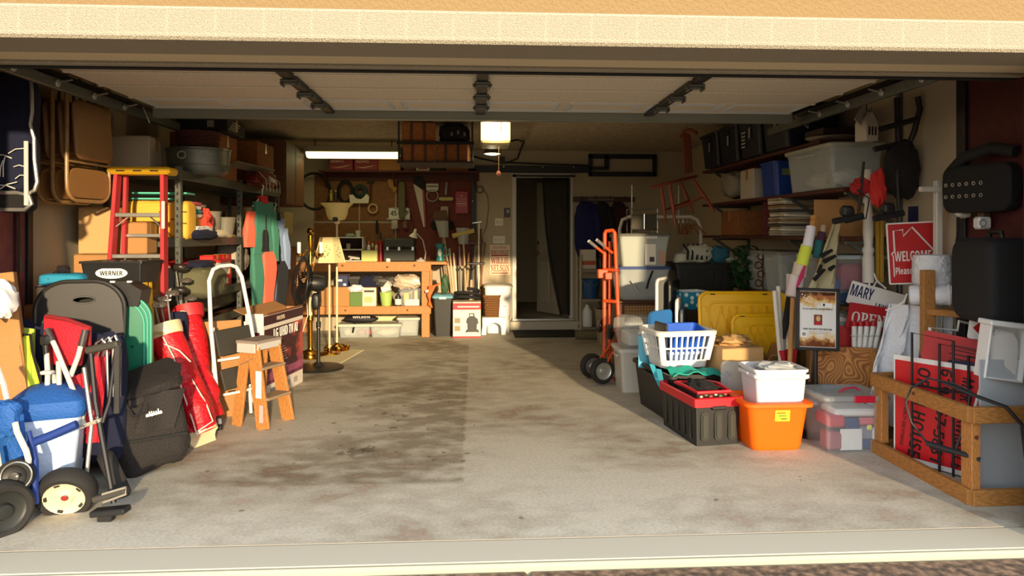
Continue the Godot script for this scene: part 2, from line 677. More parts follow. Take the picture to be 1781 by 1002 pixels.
func floor_mat() -> StandardMaterial3D:
	var n := 1280
	var im := Image.create(n, n, false, Image.FORMAT_RGB8)
	var a := FastNoiseLite.new()
	a.seed = 3
	a.frequency = 0.5
	a.fractal_octaves = 5
	var b := FastNoiseLite.new()
	b.seed = 9
	b.frequency = 3.0
	b.fractal_octaves = 4
	var c := FastNoiseLite.new()
	c.seed = 21
	c.frequency = 40.0
	c.fractal_octaves = 2
	var pale := Color("#b8b1a0")
	var dirt := Color("#655a46")
	var rust := Color("#7d5a42")
	var spots := [[0.0, 0.0, 0.0]]
	spots.clear()
	for i in 60:
		spots.append([rng.randf_range(-1.1, 0.1), rng.randf_range(4.2, 6.4), rng.randf_range(0.004, 0.016)])
	for i in 40:
		spots.append([rng.randf_range(-2.0, 2.0), rng.randf_range(3.4, 7.5), rng.randf_range(0.004, 0.014)])
	spots.append_array([[-0.78, 4.55, 0.06], [-0.7, 4.58, 0.05], [-0.88, 4.52, 0.03], [-0.72, 5.5, 0.03], [-0.55, 5.42, 0.025], [-0.6, 5.1, 0.03]])
	for j in n:
		for i in n:
			var px := -3.2 + 6.6 * (i + 0.5) / n
			var pd := 3.2 + 7.3 * (j + 0.5) / n
			var na := a.get_noise_2d(px, pd * 1.3)
			var nb := b.get_noise_2d(px, pd * 1.6)
			var nc := c.get_noise_2d(px, pd)
			# the dirty rectangle where a mat used to lie, its edge slightly ragged
			var ex := -0.06 + 0.012 * nb - px
			var ed := pd - 3.93 - 0.02 * nb
			var mat := clampf(ex / 0.02, 0, 1) * clampf(ed / 0.04, 0, 1) * clampf((px + 1.5 + na) / 0.9, 0, 1) * clampf((9.4 + na - pd) / 0.6, 0, 1)
			var dirty := clampf(0.16 + na * 0.5 + nb * 0.4 + mat * (0.42 + nb * 0.5), 0, 1) * 0.75
			var col := pale.lerp(dirt, dirty)
			col = col.lerp(rust, clampf((na * 0.7 + nb - 0.42) * 2.0, 0, 0.35))
			col = col.lightened(clampf(nb * 0.5 - 0.12, 0, 0.25)) * (1.0 + 0.08 * nc)
			im.set_pixel(i, j, col)
	for s in spots:
		var r := int((s[2] * 1.6) / 6.6 * n) + 1
		var ci := int((s[0] + 3.2) / 6.6 * n)
		var cj := int((s[1] - 3.2) / 7.3 * n)
		for j in range(-r, r + 1):
			for i in range(-r, r + 1):
				var q := Vector2(i / float(n) * 6.6, j / float(n) * 7.3 * 0.8)
				var edge := float(s[2]) * (1.0 + 0.9 * b.get_noise_2d(s[0] * 9 + q.x * 5, s[1] * 9 + q.y * 5))
				if q.length() < edge and ci + i >= 0 and ci + i < n and cj + j >= 0 and cj + j < n:
					im.set_pixel(ci + i, cj + j, im.get_pixel(ci + i, cj + j).lerp(Color("#3a3022"), 0.4))
	var m := defm("garage_concrete", "#ffffff", 0.75)
	m.albedo_texture = ImageTexture.create_from_image(im)
	return m

func structure() -> void:
	# ground outside: two stamped slabs with a joint
	var g := Node3D.new()
	g.name = "ground"
	g.set_meta("kind", "structure")
	add_child(g)
	var jx := 0.237
	bx(g, "slab", V3((jx - 0.006 - 14.0) / 2.0 - 0.0, -0.13, 12.0 - 2.98), V3(jx + 14.0 - 0.012, 0.2, 24.0), "paver", 0.006)
	bx(g, "slab", V3((jx + 0.006 + 14.0) / 2.0, -0.13, 12.0 - 2.98), V3(14.0 - jx - 0.012, 0.2, 24.0), "paver", 0.006)
	bx(g, "bed", V3(0, -0.3, 9.0), V3(29.0, 0.12, 26.0), "#2a2520:0.9", 0.0)
	# slab of the garage and the lip in front of it
	var f := MB.new()
	var y := 0.0
	f.pic(V3(-3.2, y, -3.24), V3(3.4, y, -3.24), V3(3.4, y, -10.5), V3(-3.2, y, -10.5))
	f.box(V3(0.1, -0.101, -6.87), V3(6.6, 0.2, 7.26), 0.0)
	# the picture runs from the near edge away, so turn it over
	for i in 6:
		f.uv[i].y = 1.0 - f.uv[i].y
	struct("floor", f, floor_mat())
	var ap := MB.new()
	ap.box(V3(0.1, -0.101, -3.125), V3(7.6, 0.2, 0.21), 0.004)
	var apo := struct("trim_1", ap, "apron")
	put(apo, "edge_strip", MB.new().box(V3(0.1, -0.103, -3.003), V3(7.6, 0.2, 0.03), 0.012), "apron_edge")

	# side walls, back wall with its doorway, ceiling, front wall
	struct("wall_left", MB.new().box(V3(-3.15, 1.35, -7.635), V3(0.2, 2.7, 5.53), 0.0), "drywall")
	struct("wall_right", MB.new().box(V3(3.3, 1.35, -7.375), V3(0.2, 2.7, 6.05), 0.0), "drywall")
	var wl := struct("wall_left_front", MB.new().box(V3(-3.15, 1.35, -4.065), V3(0.2, 2.7, 1.61), 0.0), "dusty_red")
	put(wl, "edge_trim", MB.new().box(V3(-3.04, 1.3, -4.85), V3(0.03, 2.6, 0.05)), "black_paint")
	put(wl, "edge_trim", MB.new().box(V3(-3.04, 1.3, -4.72), V3(0.03, 2.6, 0.03)), "#3a1512:0.7")
	var wr := struct("wall_right_front", MB.new().box(V3(3.3, 1.35, -3.805), V3(0.2, 2.7, 1.09), 0.0), "red_paint")
	put(wr, "edge_trim", MB.new().box(V3(3.19, 1.3, -4.31), V3(0.03, 2.6, 0.08)), "black_paint")
	var dl := 0.589
	var dr := 1.47
	var dt := 2.306
	var ds := 0.16
	var bw := MB.new()
	bw.box(V3((dl - 3.25) / 2, 1.35, -10.4), V3(dl + 3.25, 2.7, 0.2), 0.0)
	bw.box(V3((dr + 3.4) / 2, 1.35, -10.4), V3(3.4 - dr, 2.7, 0.2), 0.0)
	bw.box(V3((dl + dr) / 2, (dt + 2.7) / 2, -10.4), V3(dr - dl, 2.7 - dt, 0.2), 0.0)
	struct("wall_back", bw, "drywall")
	struct("ceiling", MB.new().box(V3(0.1, 2.76, -6.8), V3(6.8, 0.14, 7.5), 0.0), "drywall_ceiling")
	# front wall: tan stucco with a cream foam trim round the opening
	var fw := MB.new()
	fw.box(V3(0.1, 3.4, -3.17), V3(12.0, 2.0, 0.3), 0.0)
	fw.box(V3(-4.25, 1.2, -3.17), V3(3.3, 2.4, 0.3), 0.0)
	fw.box(V3(4.45, 1.2, -3.17), V3(3.3, 2.4, 0.3), 0.0)
	struct("wall_front", fw, "stucco_tan")
	var tr := MB.new()
	tr.box(V3(0.08, 2.336, -3.08), V3(5.7, 0.142, 0.26), 0.012)
	tr.box(V3(-2.65, 1.13, -3.08), V3(0.28, 2.27, 0.26), 0.012)
	tr.box(V3(2.82, 1.13, -3.08), V3(0.28, 2.27, 0.26), 0.012)
	struct("trim_2", tr, "stucco_cream")
	var jb := struct("trim_3", MB.new().box(V3(0.08, 2.34, -3.285), V3(5.5, 0.142, 0.15), 0.006), "trim_cream")
	put(jb, "stop_strip", MB.new().box(V3(0.08, 2.285, -3.385), V3(5.5, 0.06, 0.05), 0.004), "stucco_cream")
	put(jb, "weather_seal", MB.new().box(V3(0.08, 2.272, -3.43), V3(5.5, 0.05, 0.04), 0.004), "black_matte")
	struct("wall_above_header", MB.new().box(V3(0.1, 2.6, -3.4), V3(6.6, 0.5, 0.16), 0.0), "drywall")

	# doorway: casing, sill, step, the hall behind it, the leaf standing ajar into the hall, the screen
	var cw := 0.065
	var dn := Node3D.new()
	dn.name = "door_1"
	dn.set_meta("kind", "structure")
	add_child(dn)
	bx(dn, "casing", V3(dl + 0.01, (dt + ds) / 2, -10.29), V3(cw, dt - ds + cw, 0.03), "white_paint", 0.006)
	bx(dn, "casing", V3(dr - 0.01, (dt + ds) / 2, -10.29), V3(cw, dt - ds + cw, 0.03), "white_paint", 0.006)
	bx(dn, "casing", V3((dl + dr) / 2, dt + 0.01, -10.29), V3(dr - dl + cw, cw, 0.03), "white_paint", 0.006)
	bx(dn, "sill", V3((dl + dr) / 2, ds - 0.015, -10.36), V3(dr - dl + 0.04, 0.03, 0.26), "silver")
	bx(dn, "step", V3((dl + dr) / 2, ds / 2 - 0.016, -10.22), V3(dr - dl + 0.3, ds - 0.03, 0.16), "apron", 0.01)
	# the leaf, hinged at the right, four panels
	var leaf := Node3D.new()
	leaf.name = "door_leaf"
	dn.add_child(leaf)
	leaf.position = V3(dr - 0.045, ds + 0.01, -10.46)
	leaf.rotation_degrees.y = -60.0
	var lh := dt - ds - 0.05
	bx(leaf, "slab", V3(-0.39, lh / 2, 0), V3(0.78, lh, 0.04), "#a0977f:0.6", 0.004)
	for r in [[-0.57, 0.5, 0.26, 0.66], [-0.21, 0.5, 0.26, 0.66], [-0.57, 1.35, 0.26, 0.8], [-0.21, 1.35, 0.26, 0.8]]:
		bx(leaf, "panel", V3(r[0], r[1], 0.022), V3(r[2], r[3], 0.018), "#aaa08a:0.6", 0.012)
	put(leaf, "knob", MB.new().disc(V3(-0.72, 0.95, 0.045), Vector3.BACK, 0.028, 0.05, 16, 0.012), "brass")
	put(leaf, "deadbolt", MB.new().disc(V3(-0.72, 1.12, 0.03), Vector3.BACK, 0.026, 0.02, 16, 0.006), "brass")
	# torn screen curtain hung across the right half
	var sx := 1.148
	put(dn, "screen_curtain", MB.new().sheet(6, 16, func(u: float, w: float) -> Vector3: return V3(lerpf(lerpf(1.027, 1.287, w * w), dr - 0.03, u), lerpf(dt - 0.03, ds + 0.05, w), -10.25 + 0.015 * sin(u * 14.0 + w * 2.0)), 0.003), defm("screen_mesh", "#0c0c0c", 0.9, {"a": 0.55}))
	tb(dn, "curtain_hem", [V3(1.027, dt - 0.04, -10.235), V3(1.078, 1.493, -10.235), V3(1.182, 0.888, -10.235), V3(1.304, 0.213, -10.235)], 0.014, "black_cloth", 6)
	bx(dn, "curtain_rod", V3((dl + dr) / 2 + 0.04, dt + 0.0, -10.26), V3(dr - dl + 0.02, 0.03, 0.025), "black_paint")
	# hall
	var hall := MB.new()
	hall.box(V3(dl - 0.35, 1.3, -11.7), V3(0.1, 2.6, 2.4), 0.0)
	hall.box(V3(dr + 0.5, 1.3, -11.7), V3(0.1, 2.6, 2.4), 0.0)
	hall.box(V3((dl + dr) / 2, 1.3, -12.9), V3(2.4, 2.6, 0.1), 0.0)
	hall.box(V3((dl + dr) / 2, 2.6, -11.7), V3(2.4, 0.1, 2.4), 0.0)
	hall.box(V3((dl + dr) / 2, ds - 0.06, -11.7), V3(2.4, 0.1, 2.4), 0.0)
	struct("wall_hall", hall, "drywall")

func garage_door() -> void:
	var t := thing("garage_door", "off-white sectional garage door rolled up flat under the ceiling", "garage door", V3(0, 2.42, 0))
	var x0 := -2.46
	var x1 := 2.56
	var seams := [3.5, 3.88, 4.27, 4.66, 5.05, 5.44]
	for i in 5:
		var d0: float = seams[i]
		var d1: float = seams[i + 1]
		var p := bx(t, "section", V3((x0 + x1) / 2, 0.022, -(d0 + d1) / 2), V3(x1 - x0, 0.044, d1 - d0 - 0.014), "door_white", 0.004)
		bx(p, "rib", V3((x0 + x1) / 2, -0.004, -d1 + 0.03), V3(x1 - x0, 0.012, 0.03), "door_white", 0.004)
		if i == 4:
			for k in 8:
				var cx := x0 + (x1 - x0) * (k + 0.5) / 8
				var pan := MB.new()
				pan.x = Transform3D(Basis(), V3(cx, -0.006, -(d0 + d1) / 2 + 0.02))
				pan.loft([pan.rr(0.24, 0.12, 0.004, 0.006), pan.rr(0.27, 0.15, 0.004, -0.006), pan.rr(0.285, 0.165, 0.004, 0.006)], false, false)
				put(p, "raised_panel", pan, "#c4ccd0:0.5")
	for cx in [-1.13, 0.05, 1.4]:
		var st := bx(t, "stile", V3(cx, -0.018, -4.5), V3(0.07, 0.03, 1.9), "dark_steel")
		for d in [4.66, 5.05, 4.27]:
			var h := MB.new()
			h.box(V3(cx, -0.04, -d), V3(0.1, 0.014, 0.09))
			h.box(V3(cx - 0.045, -0.055, -d), V3(0.01, 0.035, 0.07))
			h.box(V3(cx + 0.045, -0.055, -d), V3(0.01, 0.035, 0.07))
			h.tube([V3(cx - 0.06, -0.05, -d), V3(cx + 0.06, -0.05, -d)], 0.012)
			put(st, "hinge", h, "galvanized")
	bx(t, "bottom_rail", V3((x0 + x1) / 2, -0.03, -5.46), V3(x1 - x0 + 0.06, 0.078, 0.045), "#7f8478:0.4", 0.006)
	bx(t, "lower_lip", V3((x0 + x1) / 2, -0.069, -5.475), V3(x1 - x0 + 0.06, 0.01, 0.075), "#7f8478:0.4", 0.003)
	for s in [0, 1]:
		var xx: float = [-2.55, 2.66][s]
		var tk := thing("door_track", ["steel garage door track running along the left side under the ceiling", "steel garage door track running along the right side under the ceiling"][s], "track", V3(xx, 2.36, 0), 0, "horizontal garage door tracks")
		bx(tk, "channel", V3(0, 0.0, -4.75), V3(0.035, 0.07, 2.6), "galvanized", 0.006)
		bx(tk, "angle_iron", V3([-0.04, 0.04][s], 0.06, -4.75), V3(0.05, 0.05, 2.6), "dark_steel", 0.004)
		for d in [3.9, 4.3, 4.7, 5.1]:
			var rl := MB.new()
			rl.disc(V3([0.02, -0.02][s], 0.0, -d), Vector3.RIGHT, 0.024, 0.02, 14)
			rl.tube([V3(0, 0, -d), V3([0.11, -0.11][s], 0.02, -d)], 0.006, 6)
			put(tk, "roller", rl, "silver")
		for d in [4.2, 5.9]:
			bx(tk, "hanger", V3([-0.03, 0.03][s], 0.19, -d), V3(0.03, 0.29, 0.03), "dark_steel")
		tb(tk, "pulley_cable", [V3(0.02, 0.05, -5.38), V3(0.05, -0.06, -5.42), V3(-0.02, 0.05, -5.5)], 0.004, "silver", 5)

func lamps() -> void:
	# shop light hung over the workbench
	var fl := thing("fluorescent_light", "lit shop light with white reflector hung above the workbench", "light", V3(-1.612, 2.549, -9.25))
	var wdt := 1.205
	var rf := MB.new()
	for k in 1:
		rf.prism([Vector2(-0.13, -0.03), Vector2(-0.125, -0.03), Vector2(-0.05, 0.045), Vector2(0.05, 0.045), Vector2(0.125, -0.03), Vector2(0.13, -0.03), Vector2(0.055, 0.052), Vector2(-0.055, 0.052)], -wdt / 2, wdt / 2)
	var r := put(fl, "reflector", rf, "#c9c6a8:0.5")
	r.rotation_degrees.y = 90
	var tubes := defm("lit_tube", "#ffffd8", 0.4, {"glow": 1.6, "glow_color": "#fffbb4"})
	var lens := put(fl, "lit_lens", MB.new().loft([MB.new().rr(wdt / 2, 0.07, 0.01, -0.1), MB.new().rr(wdt / 2, 0.11, 0.01, -0.075), MB.new().rr(wdt / 2, 0.12, 0.01, -0.03)]), tubes)
	for s in [-1, 1]:
		bx(fl, "end_cap", V3(s * (wdt / 2 + 0.008), -0.005, 0), V3(0.016, 0.1, 0.26), "#8a8a7a:0.5")
		tb(fl, "chain", [V3(s * wdt * 0.42, 0.05, 0), V3(s * wdt * 0.42, 0.145, 0)], 0.006, "black_matte", 6)
	var la := AreaLight3D.new()
	la.name = "shop_light_glow"
	la.area_size = Vector2(wdt, 0.22)
	la.light_color = Color("#fff2a8")
	la.light_energy = 0.3
	la.shadow_enabled = true
	la.set("area_range", 14.0)
	add_child(la)
	la.position = V3(-1.612, 2.549, -9.25) + V3(0, -0.115, 0)
	la.rotation_degrees.x = -90
	# opener motor on the ceiling, its lens lit
	var op := thing("door_opener", "garage door opener hung from the ceiling with a lit lens and pull cord", "door opener", V3(0.208, 2.447, -6.7))
	bx(op, "motor_housing", V3(0, -0.0, -0.17), V3(0.3, 0.17, 0.3), "#4a3a26:0.6", 0.015)
	bx(op, "lower_cover", V3(0, -0.12, -0.1), V3(0.3, 0.05, 0.34), "#8a8468:0.5", 0.02)
	var ln := MB.new()
	ln.sheet(8, 6, func(u: float, w: float) -> Vector3: return V3((u - 0.5) * 0.285, (w - 0.5) * 0.18 - 0.008 * sin(u * PI), 0.03 - 0.05 * pow(2.0 * u - 1.0, 4.0)), 0.006)
	put(op, "lit_lens", ln, defm("lit_lens", "#fff0c8", 0.5, {"glow": 1.15, "glow_color": "#ffe9b0"}))
	var ol := OmniLight3D.new()
	ol.name = "opener_glow"
	ol.light_color = Color("#ffd890")
	ol.light_energy = 0.22
	ol.light_size = 0.08
	ol.omni_range = 14.0
	ol.omni_attenuation = 2.0
	ol.shadow_enabled = true
	add_child(ol)
	ol.position = V3(0.208, 2.447, -6.7) + V3(0, -0.01, 0.16)
	bx(op, "ceiling_strap", V3(-0.13, 0.15, -0.17), V3(0.03, 0.16, 0.03), "dark_steel")
	bx(op, "ceiling_strap", V3(0.13, 0.15, -0.17), V3(0.03, 0.16, 0.03), "dark_steel")
	bx(op, "rail", V3(0.0, 0.12, 1.7), V3(0.04, 0.05, 3.2), "dark_steel")
	tb(op, "pull_cord", [V3(0.03, -0.1, 0.04), V3(0.03, -0.4, 0.03)], 0.003, "#b8a888:0.8", 5)
	put(op, "cord_tassel", MB.new().blob(V3(0.03, -0.42, 0.03), V3(0.025, 0.025, 0.02), 2, 0.3, 4, 10, 6), "#c9887a:0.9")
	tb(op, "release_cord", [V3(0.05, 0.1, 0.06), V3(0.05, -0.03, 0.05)], 0.004, "black_matte", 5)
	# a small dome lamp behind the opener
	var dm := thing("ceiling_lamp", "small lit dome lamp below the door opener", "lamp", V3(0.198, 2.338, -7.6))
	lt(dm, "shade", [[0.1, -0.01], [0.085, 0.035], [0.04, 0.06], [0.02, 0.09]], "#4a4230:0.6")
	lt(dm, "lit_bulb", [[0.005, -0.022], [0.06, -0.02], [0.085, -0.012], [0.085, -0.005]], defm("lit_bulb", "#fffadc", 0.4, {"glow": 1.5}))
	tb(dm, "stem", [V3(0, 0.08, 0), V3(0, 2.725 - 2.336, 0)], 0.008, "black_matte")
	var dlg := OmniLight3D.new()
	dlg.name = "dome_lamp_glow"
	dlg.light_color = Color("#fff0c0")
	dlg.light_energy = 0.08
	dlg.light_size = 0.04
	dlg.omni_range = 12.0
	dlg.shadow_enabled = true
	add_child(dlg)
	dlg.position = V3(0.198, 2.338, -7.6) + V3(0, -0.06, 0)

const ORD := ["first", "second", "third", "fourth", "fifth", "sixth", "seventh", "eighth", "ninth", "tenth", "eleventh", "twelfth", "thirteenth", "fourteenth", "fifteenth", "topmost, sixteenth"]

# ---------------------------------------------------------------- common things
func carton(label: String, at: Vector3, size: Vector3, yaw := 0.0, mat: Variant = "cardboard", open := false, group := "", called := "cardboard_box") -> Node3D:
	var t := thing(called, label, "box", at, yaw, group)
	var h := size / 2.0
	if open:
		var m := MB.new()
		m.loft([m.rr(h.x, h.z, 0.004, 0, 1), m.rr(h.x, h.z, 0.004, size.y, 1), m.rr(h.x - 0.006, h.z - 0.006, 0.003, size.y, 1), m.rr(h.x - 0.006, h.z - 0.006, 0.003, 0.008, 1)])
		put(t, "body", m, mat)
		for s in [-1, 1]:
			put(t, "flap", MB.new().beam(V3(0, size.y, s * h.z), V3(0, size.y + h.z * 0.5, s * (h.z + h.z * 0.55)), size.x * 0.98, 0.006, 0.001), mat)
			put(t, "flap", MB.new().beam(V3(s * h.x, size.y, 0), V3(s * (h.x + h.z * 0.3), size.y + h.z * 0.5 + 0.02, 0), 0.006, size.z * 0.96, 0.001, Vector3.BACK), mat)
	else:
		bx(t, "body", V3(0, h.y, 0), size, mat, 0.006)
		# the two long flaps meet over a taped gap
		for s in [-1, 1]:
			bx(t, "flap", V3(0, size.y + 0.002, s * (h.z / 2.0 + 0.001)), V3(size.x * 0.99, 0.004, h.z - 0.004), mat, 0.001)
		var tp := MB.new()
		tp.box(V3(0, size.y + 0.005, 0), V3(size.x * 1.004, 0.002, 0.05), 0.0)
		for s in [-1, 1]:
			tp.box(V3(s * (h.x + 0.001), size.y - 0.05, 0), V3(0.002, 0.11, 0.05), 0.0)
		put(t, "packing_tape", tp, "tape")
	return t

# a moulded storage tub with rim, grips, ribs and perhaps a lid
func tote(called: String, label: String, at: Vector3, size: Vector3, yaw: float, mat: Variant, o := {}) -> Node3D:
	var t := thing(called, label, o.get("cat", "bin"), at, yaw, o.get("group", ""))
	var hx := size.x / 2.0
	var hz := size.z / 2.0
	var tp: float = o.get("taper", 0.03)
	put(t, "body", MB.new().tub(hx, hz, size.y, tp, o.get("r", 0.03), o.get("rim", 0.012), 0.005), mat)
	var n: int = o.get("ribs", 0)
	if n > 0:
		for s in [-1, 1]:
			for i in n:
				var xx := lerpf(-hx * 0.82, hx * 0.82, (i + 0.5) / n)
				put(t, "rib", MB.new().beam(V3(xx * (hx - tp) / hx, 0.012, s * (hz - tp + 0.003)), V3(xx, size.y * 0.86, s * (hz - tp * 0.14 + 0.003)), o.get("rib_w", 0.03), 0.012, 0.004, Vector3.BACK), o.get("rib_mat", mat))
	for s in [-1, 1]:
		bx(t, "grip", V3(s * (hx + 0.008), size.y * 0.84, 0), V3(0.03, 0.022, hz * 0.7), o.get("rib_mat", mat), 0.006)
	if o.has("lid"):
		var l := MB.new()
		l.loft([l.rr(hx + 0.016, hz + 0.016, 0.035, size.y - 0.012), l.rr(hx + 0.02, hz + 0.02, 0.04, size.y + 0.008), l.rr(hx + 0.012, hz + 0.012, 0.04, size.y + 0.018), l.rr(hx - 0.02, hz - 0.02, 0.03, size.y + 0.018), l.rr(hx - 0.03, hz - 0.03, 0.03, size.y + 0.01)])
		put(t, "lid", l, o.lid)
	for k in o.get("latches", []):
		bx(t, "latch", V3(k[0], size.y + 0.0, hz + 0.018), V3(k[1], 0.045, 0.018), o.latch_mat, 0.006)
	return t

# one wheel: tyre, rim, hub as parts of what it is on
func wheel(t: Node, c: Vector3, axis: Vector3, r: float, w: float, rim_mat: Variant, hub := 0.3, called := "wheel") -> MeshInstance3D:
	var m := MB.new()
	m.x = Transform3D(MB.turn_to(axis), c)
	m.lathe([[r * 0.66, -w * 0.42], [r * 0.86, -w / 2], [r * 0.97, -w * 0.36], [r, -w * 0.1], [r, w * 0.1], [r * 0.97, w * 0.36], [r * 0.86, w / 2], [r * 0.66, w * 0.42], [r * 0.66, -w * 0.42]], 28, Vector3.ZERO, false)
	var o := put(t, called, m, "rubber")
	var k := MB.new()
	k.x = m.x
	k.lathe([[0.0, -w * 0.3], [r * 0.62, -w * 0.34], [r * 0.68, -w * 0.46], [r * 0.7, 0], [r * 0.68, w * 0.46], [r * 0.6, w * 0.34], [r * 0.3, w * 0.3], [r * hub * 0.8, w * 0.5], [0.0, w * 0.54]], 24)
	put(o, "rim", k, rim_mat)
	return o

# put the origin of every thing that was laid out in room coordinates at the middle of its own base
func settle() -> void:
	for o in get_children():
		if not o.has_meta("category") or o is MeshInstance3D or o.position != Vector3.ZERO or o.rotation != Vector3.ZERO:
			continue
		var box := AABB()
		var first := true
		for m in o.find_children("*", "MeshInstance3D", true, false):
			var t: Transform3D = m.transform
			var q: Node = m.get_parent()
			while q != o:
				t = q.transform * t
				q = q.get_parent()
			var b: AABB = t * m.get_aabb()
			box = b if first else box.merge(b)
			first = false
		var base := V3(box.get_center().x, box.position.y, box.get_center().z)
		o.position = base
		for c in o.get_children():
			c.position -= base

# ---------------------------------------------------------------- left wall: hanging chairs, ladders, cartons, cabinets
func folding_chair(label: String, at: Vector3, yaw: float) -> Node3D:
	var t := thing("folding_chair", label, "chair", at, yaw, "folded metal chairs hung on the wall")
	var w := 0.22
	var pts := [V3(-w, 0.0, 0), V3(-w, -0.8, 0)]
	pts.append_array(arc(V3(-w + 0.1, -0.84, 0), Vector3.LEFT, Vector3.DOWN, 0.1, 0.25, PI / 2, 5))
	pts.append_array(arc(V3(w - 0.1, -0.84, 0), Vector3.RIGHT, Vector3.DOWN, 0.1, PI / 2, 0.25, 5))
	pts.append_array([V3(w, -0.8, 0), V3(w, 0, 0)])
	tb(t, "frame", pts, 0.013, "tan_enamel")
	tb(t, "rear_leg_frame", [V3(-w + 0.03, -0.1, -0.03), V3(-w + 0.03, -0.62, -0.03), V3(w - 0.03, -0.62, -0.03), V3(w - 0.03, -0.1, -0.03)], 0.011, "tan_enamel")
	var bk := MB.new()
	var pl := rect2(2 * w - 0.03, 0.2, 0.07)
	bk.prism(pl, -0.006, 0.006)
	var b := put(t, "backrest", bk, "tan_vinyl")
	b.position = V3(0, -0.82, 0.004)
	var st := MB.new()
	st.loft([st.rr(0.19, 0.2, 0.06, -0.014), st.rr(0.195, 0.205, 0.06, 0.0), st.rr(0.18, 0.19, 0.06, 0.016)])
	st.x = Transform3D()
	var s := put(t, "seat", st, "tan_vinyl")
	s.position = V3(0, -0.46, 0.03)
	s.rotation_degrees.x = 86
	tb(t, "crossbar", [V3(-w, -0.68, 0.005), V3(w, -0.68, 0.005)], 0.009, "tan_enamel", 6)
	tb(t, "crossbar", [V3(-w, -0.06, 0.0), V3(w, -0.06, 0.0)], 0.009, "tan_enamel", 6)
	return t

